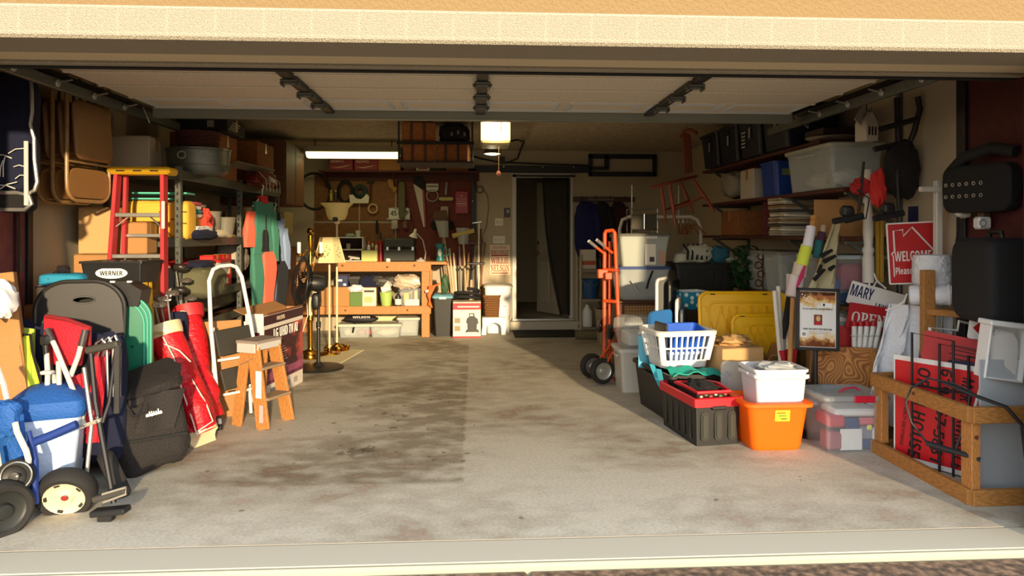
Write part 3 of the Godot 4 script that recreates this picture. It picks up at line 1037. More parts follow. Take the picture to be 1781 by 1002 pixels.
func left_side() -> void:
	var fc := folding_chair("tan metal folding chair hung at the front of its row, both pads facing out", V3(-2.68, 2.61, -4.92), 84)
	copy(fc, "tan metal folding chair hung just behind the front one, only its rim showing", V3(-2.775, 2.6, -4.92), V3(0, 85, 0))
	copy(fc, "tan metal folding chair hung third in its row, mostly hidden by its neighbours", V3(-2.87, 2.6, -4.91), V3(0, 86, 0))
	copy(fc, "tan metal folding chair hung last in its row, closest to the wall", V3(-2.965, 2.64, -4.9), V3(0, 86, 0))
	var rk := thing("chair_rack", "steel wall hook bar carrying the folded tan chairs", "rack", V3(-3.03, 2.6, -4.92))
	bx(rk, "back_plate", V3(0.0, 0, 0), V3(0.02, 0.1, 0.5), "dark_steel")
	for z in [-0.12, 0.08]:
		tb(rk, "arm", [V3(0.0, 0, z), V3(0.3, 0.0, z), V3(0.36, 0.06, z)], 0.01, "dark_steel")

	# navy sling chair with laced back, hung folded near the front of the wall
	var lc := thing("lounge_chair", "folded navy sling chair with pale lacing and aluminium tube, hung on the wall", "chair", V3(-2.763, 1.972, -4.3))
	var s := 4.3 / 1190.0
	put(lc, "sling", MB.new().blob(V3(-0.02, 0.08, 0), V3(0.13, 0.36, 0.07), 5, 0.05, 3), "navy_cloth")
	tb(lc, "tube", [V3(0.12, 0.38, 0.06), V3(0.13, 0.2, 0.07), V3(0.125, 0.12, 0.08), V3(0.148, 0.04, 0.08), V3(0.15, -0.08, 0.08), V3(0.166, -0.22, 0.08), V3(0.15, -0.27, 0.08), V3(0.11, -0.29, 0.08)], 0.011, "silver")
	tb(lc, "tube", [V3(0.115, 0.02, 0.1), V3(0.116, -0.36, 0.1)], 0.012, "white_paint")
	tb(lc, "tube", [V3(-0.16, -0.285, 0.09), V3(0.06, -0.285, 0.09), V3(0.125, -0.3, 0.09), V3(0.14, -0.35, 0.09), V3(0.1, -0.385, 0.09), V3(-0.16, -0.385, 0.09)], 0.012, "silver")
	for k in [[0.0, -0.05, 0.09, -0.02], [0.03, -0.13, 0.1, -0.13], [0.04, -0.2, 0.1, -0.18], [-0.06, -0.24, 0.04, -0.26], [-0.06, -0.27, 0.05, -0.22], [-0.07, -0.06, 0.02, -0.08], [-0.05, -0.19, -0.03, -0.09], [-0.02, -0.07, -0.03, -0.19]]:
		tb(lc, "lace", [V3(k[0], k[1], 0.078), V3((k[0] + k[2]) / 2, (k[1] + k[3]) / 2 + 0.01, 0.085), V3(k[2], k[3], 0.078)], 0.0035, "#c8c8c0:0.8", 5)
	tb(lc, "hanging_strap", [V3(0.0, 0.42, 0), V3(-0.08, 0.62, 0)], 0.008, "black_matte", 6)
	put(lc, "lower_sling", MB.new().blob(V3(0.0, -0.34, 0.02), V3(0.11, 0.06, 0.07), 4, 0.05, 5), "black_cloth")
	# pull rope hanging in front of the pink wall
	solo("hanging_rope", "thin black rope with a toggle hanging on the dusty red wall", "rope", MB.new().tube([V3(-3.05, 1.74, -4.42), V3(-2.84, 1.718, -4.42), V3(-2.823, 1.468, -4.42), V3(-2.816, 1.217, -4.42)], 0.004, 6).lathe([[0.006, 0], [0.01, 0.03], [0.006, 0.07]], 8, V3(-2.816, 1.21, -4.42)), "black_matte")

	# tall red step ladder with yellow cap
	var la := thing("step_ladder", "tall red fibreglass step ladder with yellow cap and aluminium steps", "ladder", V3(-2.452, 0, -5.18))
	var th := 1.88
	for sx in [-1.0, 1.0]:
		put(la, "front_rail", MB.new().beam(V3(sx * 0.23, 0, 0.13), V3(sx * 0.165, th, 0.0), 0.028, 0.075, 0.004), "ladder_red")
		put(la, "rear_rail", MB.new().beam(V3(sx * 0.18, 0, -0.045), V3(sx * 0.135, th, -0.06), 0.026, 0.04, 0.004), "ladder_red")
		put(la, "foot", MB.new().box(V3(sx * 0.235, 0.015, 0.135), V3(0.045, 0.03, 0.09)), "black_plastic")
	for k in 5:
		var yy := th - 0.3 * (k + 1)
		var f := 1.0 - yy / th
		var st := bx(la, "step", V3(0, yy, 0.13 * f - 0.01), V3(2 * (0.165 + 0.065 * f) - 0.03, 0.03, 0.085), "silver", 0.004)
		for sx in [-1.0, 1.0]:
			put(st, "brace", MB.new().beam(V3(sx * 0.08, yy - 0.015, 0.13 * f), V3(sx * (0.15 + 0.065 * f), yy - 0.085, 0.13 * f + 0.01), 0.02, 0.006, 0.001), "silver")
	bx(la, "rear_brace", V3(0, th - 0.45, -0.08), V3(0.3, 0.025, 0.02), "silver")
	var cp := bx(la, "top_cap", V3(0, th + 0.025, -0.03), V3(0.45, 0.055, 0.17), "ladder_yellow", 0.015)
	for sx in [-0.12, 0.0, 0.12]:
		bx(cp, "slot", V3(sx, th + 0.022, 0.056), V3(0.06, 0.01, 0.004), "#3d2c08:0.7", 0.001)
	bx(la, "warning_label", V3(0.19, th - 0.3, 0.066), V3(0.022, 0.2, 0.012), "#e8c9b8:0.6", 0.001)

	# low yellow step ladder with black tray top
	var yl := thing("step_ladder", "low yellow step ladder with a black tray top in front of the cartons", "ladder", V3(-2.444, 0, -4.84))
	var yh := 1.113
	for sx in [-1.0, 1.0]:
		put(yl, "front_rail", MB.new().beam(V3(sx * 0.24, 0, 0.14), V3(sx * 0.17, yh, 0.0), 0.03, 0.07, 0.004), "ladder_yellow")
		put(yl, "rear_rail", MB.new().beam(V3(sx * 0.22, 0, -0.12), V3(sx * 0.16, yh, -0.1), 0.028, 0.04, 0.004), "ladder_yellow")
	bx(yl, "rail_sticker", V3(0.19, yh - 0.2, 0.062), V3(0.022, 0.2, 0.01), "#f0e7c0:0.6", 0.001)
	for k in 3:
		var yy := yh - 0.3 * (k + 1)
		bx(yl, "step", V3(0, yy, 0.14 * (1 - yy / yh)), V3(0.36 + 0.1 * (1 - yy / yh), 0.03, 0.08), "silver", 0.004)
	var tr := MB.new()
	tr.loft([tr.rr(0.185, 0.13, 0.012, yh - 0.005), tr.rr(0.2, 0.15, 0.015, yh + 0.13), tr.rr(0.21, 0.16, 0.015, yh + 0.13), tr.rr(0.21, 0.16, 0.015, yh + 0.145), tr.rr(0.185, 0.135, 0.012, yh + 0.145), tr.rr(0.17, 0.12, 0.012, yh + 0.12)])
	tr.x = Transform3D()
	var tray := put(yl, "tray", tr, "black_plastic")
	tray.position.z = -0.06
	var ov := MB.new()
	ov.x = Transform3D(Basis(Vector3.RIGHT, PI / 2), V3(0, yh + 0.065, 0.142)).scaled_local(V3(1.0, 1.0, 0.36))
	ov.lathe([[0.0, -0.004], [0.105, -0.004], [0.105, 0.003], [0.0, 0.003]], 28)
	var badge := put(tray, "badge", ov, "#e8e8e0:0.5")
	words(tray, "WERNER", V3(0, yh + 0.065, 0.147), 0.03, 0.15, "#1c1c1c:0.6")
	for k in 5:
		put(tray, "tool_recess", MB.new().box(V3(-0.12 + 0.06 * k, yh + 0.14, -0.02 + 0.03 * (k % 2)), V3(0.035, 0.014, 0.05), 0.004), "#4a4032:0.6")

	# cartons stacked behind the ladders
	carton("tall plain carton standing behind the ladders under two smaller cartons", V3(-2.707, 1.288, -5.36) * V3(1, 0, 1), V3(0.56, 1.284, 0.17))
	carton("sunlit cardboard carton on top of the tall one, framed by the red ladder", V3(-2.584, 1.292, -5.36), V3(0.261, 1.522 - 1.288, 0.17))
	carton("cardboard carton with a torn corner between the wall and the red ladder", V3(-2.834, 1.293, -5.36), V3(0.239, 1.634 - 1.288, 0.17), 0, "cardboard_pale")
	# wooden wall cabinet and the enamelled box under it, near the back
	var cab := thing("hung_cabinet", "tall brown wooden wall cabinet high in the far corner", "cabinet", V3(-2.66, 1.82, -8.85))
	bx(cab, "body", V3(0, 0.36, 0), V3(0.74, 0.78, 0.9), "brown_wood", 0.006)
	bx(cab, "door", V3(0.378, 0.36, 0.22), V3(0.018, 0.76, 0.42), "brown_wood", 0.004)
	bx(cab, "door", V3(0.378, 0.36, -0.22), V3(0.018, 0.76, 0.42), "brown_wood", 0.004)
	var mb := thing("electrical_panel", "tan enamelled metal cabinet with a small latch below the wooden wall cabinet", "cabinet", V3(-2.64, 1.422, -8.6))
	bx(mb, "body", V3(0, 0.14, 0), V3(0.7, 0.28, 0.4), "enamel_tan", 0.008)
	bx(mb, "cover", V3(0.1, 0.14, 0.203), V3(0.46, 0.25, 0.012), "enamel_tan", 0.004)
	bx(mb, "latch", V3(0.24, 0.16, 0.212), V3(0.012, 0.04, 0.012), "dark_steel")
	var rc := thing("wardrobe", "narrow dark red wooden cupboard standing in the far corner", "cupboard", V3(-2.62, 0, -8.7))
	bx(rc, "body", V3(0, 0.64, 0), V3(0.66, 1.28, 0.5), "dark_wood", 0.006)
	bx(rc, "door", V3(0.0, 0.64, 0.256), V3(0.62, 1.2, 0.018), "dark_wood", 0.006)
	put(rc, "knob", MB.new().disc(V3(0.26, 0.7, 0.27), Vector3.BACK, 0.016, 0.03, 12, 0.005), "brass")
	carton("small tan carton on top of the dark red cupboard", V3(-2.62, 1.282, -8.62), V3(0.4, 0.12, 0.28), 0, "cardboard_pale")

func rail_post(m: MB, at: Vector3, h: float, sx: float, sz: float) -> void:  # an L-shaped upright
	m.box(at + V3(0, h / 2, sz * 0.02), V3(0.004, h, 0.04), 0.0)
	m.box(at + V3(sx * 0.02, h / 2, 0), V3(0.04, h, 0.004), 0.0)

func left_shelves() -> void:
	var xa := -2.87
	var xb := -2.29
	var zs := [-5.47, -6.86, -8.15]
	var t := thing("metal_shelving", "long grey steel shelving unit with slotted posts along the wall", "shelving", Vector3.ZERO)
	for i in 3:
		for s in [0, 1]:
			var m := MB.new()
			var at := V3([xa, xb][s], 0, zs[i])
			rail_post(m, at, 1.97, [1.0, -1.0][s], [1.0, -1.0, -1.0][i] * (-1.0 if i == 0 else 1.0))
			var p := put(t, "post", m, "galvanized")
			if s == 1:
				var h := MB.new()
				for k in 26:
					var yy := 0.42 + 0.058 * k
					h.box(at + V3(-0.021, yy, 0.0025), V3(0.011, 0.026, 0.004), 0.0)
				put(p, "slots", h, "#181818:0.8").set_meta("kind", "stuff")
	for y in [1.95, 1.42, 0.97, 0.72, 0.2]:
		var sh := bx(t, "shelf_board", V3((xa + xb) / 2, y - 0.035, (zs[0] + zs[2]) / 2), V3(xb - xa - 0.01, 0.014, zs[0] - zs[2] - 0.02), "galvanized" if y > 0.8 else "brown_wood")
		for x in [xa, xb]:
			bx(sh, "beam", V3(x, y - 0.045, (zs[0] + zs[2]) / 2), V3(0.012, 0.075, zs[0] - zs[2]), "galvanized", 0.003)
		for z in [zs[0], zs[2]]:
			bx(sh, "end_beam", V3((xa + xb) / 2, y - 0.045, z), V3(xb - xa, 0.075, 0.012), "galvanized", 0.003)
	var top := 1.953 - 0.025
	# ---- on the top shelf
	carton("pale grey box on the top shelf right behind the ladder cap", V3(-2.72, top, -5.66), V3(0.32, 0.28, 0.3), 4, "#a59a88:0.8")
	var gt := thing("washtub", "oval galvanized washtub with a drop handle on the top shelf", "tub", V3(-2.3, top, -5.85), 10)
	var tm := MB.new()
	tm.x = Transform3D().scaled(V3(1.0, 1, 0.75))
	tm.lathe([[0.2, 0.0], [0.235, 0.03], [0.238, 0.075], [0.243, 0.08], [0.24, 0.085], [0.25, 0.2], [0.258, 0.205], [0.258, 0.22], [0.245, 0.218], [0.19, 0.012]], 32)
	put(gt, "body", tm, "galvanized")
	put(gt, "handle", MB.new().torus(V3(-0.09, 0.15, 0.185), V3(0, 0.2, 1), 0.03, 0.006, 14, 6), "silver")
	var wb := thing("wicker_basket", "dark wicker basket standing inside the galvanized washtub", "basket", V3(-2.32, top + 0.2, -5.9))
	basket_weave(wb, 0.17, 0.12, 0.17, "#4a2018:0.8")
	carton("tall brown carton on the top shelf beside the washtub", V3(-2.5, top, -6.5), V3(0.42, 0.42, 0.5), 0, "cardboard_dark")
	var bk := carton("black carton with white printed lines lying on the tall brown carton", V3(-2.44, top + 0.43, -6.5), V3(0.46, 0.13, 0.46), 0, "#15130f:0.7")
	for k in 4:
		bx(bk, "printed_line", V3(0.232, 0.03 + 0.022 * k, 0.1 - 0.03 * k), V3(0.003, 0.006, 0.2), "#b8b4a4:0.7", 0.0)
	bx(bk, "printed_line", V3(0.08, 0.07, 0.232), V3(0.06, 0.06, 0.003), "#8a8678:0.7", 0.0)
	carton("brown carton at the far end of the top shelf below the ceiling", V3(-2.55, top, -7.7), V3(0.5, 0.5, 0.6), 0, "cardboard_dark")
	var rb := thing("red_bag_bundle", "bundle of red tied bags with white ribbons on the far top shelf", "bundle", V3(-2.22, top, -7.25))
	put(rb, "bag", MB.new().blob(V3(0, 0.07, 0.0), V3(0.13, 0.075, 0.34), 2.6, 0.16, 5), "#5e1712:0.5")
	for k in 5:
		tb(rb, "ribbon", [V3(0.05, 0.14, -0.24 + 0.12 * k), V3(0.13, 0.06, -0.23 + 0.12 * k), V3(0.14, -0.06, -0.22 + 0.12 * k)], 0.004, "#b9ad98:0.7", 5)
	var pl := thing("long_wire_bundle", "bundle of thin pale rods lying above the red bags", "bundle", V3(-2.3, top + 0.15, -7.0))
	for k in 4:
		tb(pl, "rod", [V3(0.0 + 0.03 * k, 0.012 * k, 0.5), V3(0.06 + 0.03 * k, 0.01 + 0.012 * k, -0.5)], 0.008, "#6e6858:0.6", 6)

	# ---- second level (under the top shelf)
	var l2 := 1.42 - 0.025
	for k in 2:
		var sk := thing("paper_sack", ["big yellow paper sack with dark print lying behind the red ladder", "yellow paper sack standing on end beside the first shelf post"][k], "sack", [V3(-2.6, l2, -5.62), V3(-2.33, l2, -5.62)][k], 0, "yellow paper sacks")
		var rx: float = [0.2, 0.075][k]
		put(sk, "body", MB.new().blob(V3(0, 0.155, 0), V3(rx, 0.155, 0.1), 5, 0.03, 8 + k), "#d9a63a:0.8")
		for j in 5:
			bx(sk, "print", V3(rx * 0.1 + rx * 0.7 * sin(j * 2.1), 0.1 + 0.03 * j, 0.101), V3(0.03, 0.008, 0.004), "#4a2e12:0.8", 0.0)
	for k in 2:
		solo("foam_board", ["teal foam board lying across the yellow sack, the upper one", "teal foam board lying across the yellow sack, the lower one"][k], "board", MB.new().box(Vector3.ZERO, V3(0.42 - 0.1 * k, 0.014, 0.2), 0.004), "#57b8a4:0.7", V3(-2.5 - 0.06 * k, l2 + 0.37 - 0.045 * k, -5.66), 3, "teal foam boards")
	var fold := [["#d8d2c4", 0.06], ["#b94a62", 0.035], ["#e4e0d8", 0.03], ["#2f8a8e", 0.03], ["#e8e2d2", 0.025]]
	var yy := l2 + 0.17
	carton("small tan carton under a stack of folded towels", V3(-2.37, l2 + 0.055, -5.8), V3(0.12, 0.12, 0.24), 0, "#c9922f:0.8")
	for k in 4:
		solo("folded_towel", ["rose folded towel, uppermost of the towel stack", "white folded towel between the rose and the teal ones", "teal folded towel in the stack", "cream folded towel at the bottom of the stack"][k], "towel", MB.new().blob(V3(0, 0.016, 0), V3(0.08, 0.017, 0.14), 5, 0.08, 20 + k), ["#b9485e:0.95", "#d9d6cc:0.95", "#2c7f84:0.95", "#dccfae:0.95"][k], V3(-2.37, yy + 0.033 * (3 - k) + 0.01, -5.8), 0, "folded towels")
	solo("gathered_cloth", "bunched red and white cloth on the shelf beside the towels", "cloth", MB.new().blob(V3(0, 0.1, 0), V3(0.09, 0.11, 0.12), 2.2, 0.28, 31), "#c8402e:0.9", V3(-2.36, l2 + 0.05, -6.05))
	solo("gathered_cloth", "crumpled white cloth under the towel stack", "cloth", MB.new().blob(V3(0, 0.045, 0), V3(0.09, 0.05, 0.26), 2.2, 0.3, 32), "white_cloth", V3(-2.32, l2 + 0.02, -5.85))
	solo("duffel_bag", "flat navy bag lying at the front of the second shelf", "bag", MB.new().blob(V3(0, 0.04, 0), V3(0.12, 0.045, 0.24), 3, 0.12, 33), "navy_cloth", V3(-2.31, l2, -5.85))
	for k in 3:
		var gl := thing("glass_vase", ["tall clear vase leaning on the second shelf", "wide clear plastic bag of packing on the second shelf", "short clear jar near the middle post"][k], "vase", V3(-2.45 + 0.06 * k, l2, -6.2 - 0.16 * k))
		lt(gl, "body", [[0.05, 0.0], [0.075, 0.02], [0.07 + 0.015 * k, 0.28 - 0.05 * k], [0.08 + 0.015 * k, 0.3 - 0.05 * k]], defm("cloudy_glass", "#8f8a7a", 0.4, {"a": 0.5}), Vector3.ZERO, 16)
	solo("rolled_blanket", "rolled cream blanket lying in front of the clear jars", "blanket", MB.new().tube([V3(0, 0.04, 0.16), V3(0.01, 0.045, 0), V3(0, 0.04, -0.2)], [0.035, 0.042, 0.03], 12), "#d8ccb0:0.95", V3(-2.32, l2, -6.35))
	solo("straw_dish", "small yellow dish at the edge of the second shelf", "dish", MB.new().lathe([[0.03, 0], [0.075, 0.03], [0.08, 0.035], [0.07, 0.032], [0.03, 0.008]], 18), "#d9bb52:0.6", V3(-2.33, l2, -6.6))
	# ---- third level
	var l3 := 0.97 - 0.025
	for k in 3:
		tote("storage_bin", ["clear bin with red lid beside the first shelf post", "clear bin with red lid in the middle of the third shelf", "clear bin with red lid near the carton of red packs"][k], V3(-2.5 + 0.02 * k, l3, -5.68 - 0.34 * k), V3(0.38, 0.25, 0.28), 0, "misty_plastic", {"lid": "#a01c1c:0.5", "group": "red lidded bins on the shelving"})
	for k in 2:
		var fa := carton(["red and white printed carton on the third shelf, the wider one", "red and white printed carton on the third shelf, next to the middle post"][k], V3(-2.36, l3, -6.28 - 0.24 * k), V3(0.12, 0.3, 0.22), 0, "#c22020:0.5", false, "red printed cartons on the shelving")
		for j in 3:
			bx(fa, "printed_panel", V3(0.061, 0.06 + 0.09 * j, 0.03 - 0.04 * (j % 2)), V3(0.004, 0.055, 0.1), "#ecd9b8:0.6", 0.0)
			bx(fa, "printed_panel", V3(0.02 - 0.03 * (j % 2), 0.06 + 0.09 * j, 0.111), V3(0.06, 0.055, 0.004), "#ecd9b8:0.6", 0.0)
	var du := thing("duffel_bag", "olive green duffel bag hanging over the edge of the third shelf", "bag", V3(-2.24, 0.93, -5.75))
	put(du, "body", MB.new().blob(V3(0, 0.11, 0), V3(0.16, 0.13, 0.25), 3.5, 0.08, 41), "#5c5a40:0.9")
	tb(du, "strap", [V3(0.14, 0.03, -0.06), V3(0.172, 0.12, -0.06), V3(0.1, 0.24, -0.06)], 0.008, "#3c3a28:0.9", 6)
	put(du, "blue_cuff", MB.new().blob(V3(-0.02, 0.26, -0.02), V3(0.09, 0.035, 0.15), 3, 0.1, 42), "navy_cloth")
	solo("laundry_sack", "pale grey cloth sack slumped at the far end of the third shelf", "sack", MB.new().blob(V3(0, 0.25, 0), V3(0.15, 0.2, 0.2), 2.4, 0.14, 43), "#a39a8a:0.95", V3(-2.5, l3, -7.2))
	# ---- fourth level
	var l4 := 0.72 - 0.025
	solo("camouflage_bag", "camouflage patterned roll bag on the fourth shelf", "bag", MB.new().blob(V3(0, 0.125, 0), V3(0.18, 0.1, 0.6), 3.2, 0.08, 51), "camouflage", V3(-2.545, l4, -6.55))
	carton("dark brown carton on the lowest shelf behind the golf bags", V3(-2.57, 0.18, -5.85), V3(0.44, 0.36, 0.6), 0, "cardboard_dark")
	carton("dark carton on the lowest shelf behind the folding step", V3(-2.57, 0.18, -6.55), V3(0.44, 0.4, 0.5), 0, "cardboard")
	# tall perforated strip and cream board at the far end
	solo("cream_board", "cream board leaning against the far shelf post", "board", MB.new().box(V3(0, 0.42, 0), V3(0.02, 0.84, 0.42), 0.004), "#e4d79a:0.7", V3(-2.24, 0.1, -7.7))

	# ---- wetsuits hung from the shelf beam
	wetsuit("coral and green wetsuit hung from the shelf beam, unzipped front", V3(-2.12, 1.86, -6.98), "#e0624a:0.8", "#3a7562:0.8", 1.0, 0)
	wetsuit("black wetsuit with blue sleeves hung behind the coral one", V3(-2.11, 1.7, -7.38), "#22242a:0.8", "#7f94b4:0.8", 0.92, 1)

func basket_weave(t: Node, r: float, rt: float, h: float, mat: Variant, square := false) -> void:
	var m := MB.new()
	for k in 9:
		var y := h * k / 9.0 + 0.008
		var rr := lerpf(r * 0.82, r, k / 9.0)
		var pts := []
		for i in 40:
			var a := TAU * i / 40
			var q := rr + 0.005 * (1 if (i / 2 + k) % 2 == 0 else -1)
			if square:
				var e := pow(pow(absf(cos(a)), 4.0) + pow(absf(sin(a)), 4.0), -0.25)
				pts.append(V3(cos(a) * e * q, y, sin(a) * e * q * 0.8))
			else:
				pts.append(V3(cos(a) * q, y, sin(a) * q))
		m.tube(pts, h / 17.0, 6, true)
	put(t, "weave", m, mat)
	var b := MB.new()
	if square:
		b.loft([b.rr(r * 0.78, r * 0.62, 0.03, 0), b.rr(r * 0.97, r * 0.77, 0.03, h * 0.97)], true, false)
	else:
		b.lathe([[r * 0.78, 0], [r * 0.97, h * 0.97]], 24)
	put(t, "lining", b, mat)

func wetsuit(label: String, at: Vector3, c1: String, c2: String, k: float, kind: int) -> void:
	var t := thing("wetsuit", label, "wetsuit", at, 62)
	var f := func(w0: float, w1: float, y0: float, y1: float, x0: float, x1: float, sd: int) -> MB:
		var m := MB.new()
		var rings := []
		for i in 9:
			var u := i / 8.0
			var w := lerpf(w0, w1, u) * (1.0 + 0.1 * sin(u * 7.0 + sd))
			rings.append(m.rr(w, 0.028 + 0.008 * sin(u * 9.0 + sd), 0.025, 0))
			for j in rings[i].size():
				rings[i][j] += V3(lerpf(x0, x1, u), lerpf(y0, y1, u), 0.01 * sin(u * 5.0 + sd))
		rings.reverse()
		return m.loft(rings)
	put(t, "torso", f.call(0.11 * k, 0.13 * k, -0.1, -0.62 * k, 0.0, 0.0, 1), c2)
	put(t, "chest_panel", f.call(0.05 * k, 0.06 * k, -0.16, -0.6 * k, 0.02, 0.02, 2).box(V3(0.02, -0.4, 0.03), V3(0.012, 0.4, 0.012)), "#17181a:0.8")
	put(t, "sleeve", f.call(0.055, 0.07, -0.2, -0.55 * k, -0.15, -0.18, 3), c1)
	put(t, "sleeve", f.call(0.05, 0.045, -0.2, -0.7 * k, 0.15, 0.17, 4), c2)
	put(t, "leg", f.call(0.075, 0.06, -0.6 * k, -1.32 * k, -0.07, -0.08, 5), c2)
	put(t, "leg", f.call(0.09, 0.075, -0.6 * k, -1.3 * k, 0.08, 0.07, 6), c1)
	put(t, "collar", MB.new().lathe([[0.06, -0.12], [0.05, -0.04], [0.045, -0.04], [0.05, -0.12]], 14), "#a82018:0.8" if kind == 0 else "#17181a:0.8")
	tb(t, "hanger", [V3(-0.13, -0.15, 0), V3(0, -0.03, 0), V3(0, 0.02, 0), V3(0.02, 0.05, 0), V3(0.0, 0.07, 0)], 0.006, "white_plastic", 6)

# ---------------------------------------------------------------- front of the left side: golf things, folded chairs, steps, boxes, lamps
func iron(t: Node, at: Vector3, dir: Vector3, l: float, wood := false) -> void:
	var c := put(t, "golf_club", MB.new().tube([at, at + dir * l], 0.006, 6), "silver")
	var e := at + dir * l
	var m := MB.new()
	if wood:
		m.blob(e + V3(0.035, 0.01, 0.01), V3(0.062, 0.032, 0.05), 2.2, 0.06, 3, 14, 8)
		put(c, "head", m, "#2a2622:0.25")
	else:
		m.x = Transform3D(Basis(Vector3.UP, 0.4) * Basis(Vector3.RIGHT, -0.5), e + V3(0.02, 0.0, 0))
		m.prism([Vector2(-0.03, -0.012), Vector2(0.03, -0.022), Vector2(0.055, -0.012), Vector2(0.058, 0.012), Vector2(0.03, 0.026), Vector2(-0.03, 0.014)], -0.007, 0.007)
		put(c, "head", m, "chrome")
		var k := MB.new()
		k.x = m.x
		k.prism([Vector2(-0.005, -0.008), Vector2(0.03, -0.012), Vector2(0.04, 0.0), Vector2(0.03, 0.012)], 0.0072, 0.0085)
		put(c, "cavity", k, "#4a4238:0.5")

func golf_bag(label: String, foot: Vector3, top: Vector3, r: float, cuff: Variant, base: Variant, sd: int) -> Node3D:
	var t := thing("golf_bag", label, "golf bag", foot)
	var d := top - foot
	var pts := []
	var rs := []
	for i in 13:
		var u := i / 12.0
		pts.append(d * lerpf(0.07, 0.93, u) + V3(0.02 * sin(u * 4.0 + sd), 0, 0.015 * sin(u * 6.0)))
		rs.append(r * (1.0 + 0.1 * sin(u * 8.0 + sd) - 0.2 * pow(u, 3)))
	tb(t, "body", pts, rs, "red_nylon", 18)
	put(t, "pocket", MB.new().tube([d * 0.14 + V3(0.06, 0, 0.07), d * 0.3 + V3(0.075, 0, 0.085), d * 0.5 + V3(0.05, 0, 0.06)], [0.07, 0.1, 0.05], 14), "red_nylon")
	var n := d.normalized()
	tb(t, "cuff", [d * 0.9, d * 0.93, d], [r * 0.9, r * 0.95, r * 0.98], cuff, 18)
	tb(t, "mouth", [d, d * 1.004], r * 0.86, "black_matte", 18)
	tb(t, "foot_cap", [V3(0, 0.03, 0), d * 0.03, d * 0.1], [r * 0.96, r * 1.05, r * 1.04], base, 18)
	return t

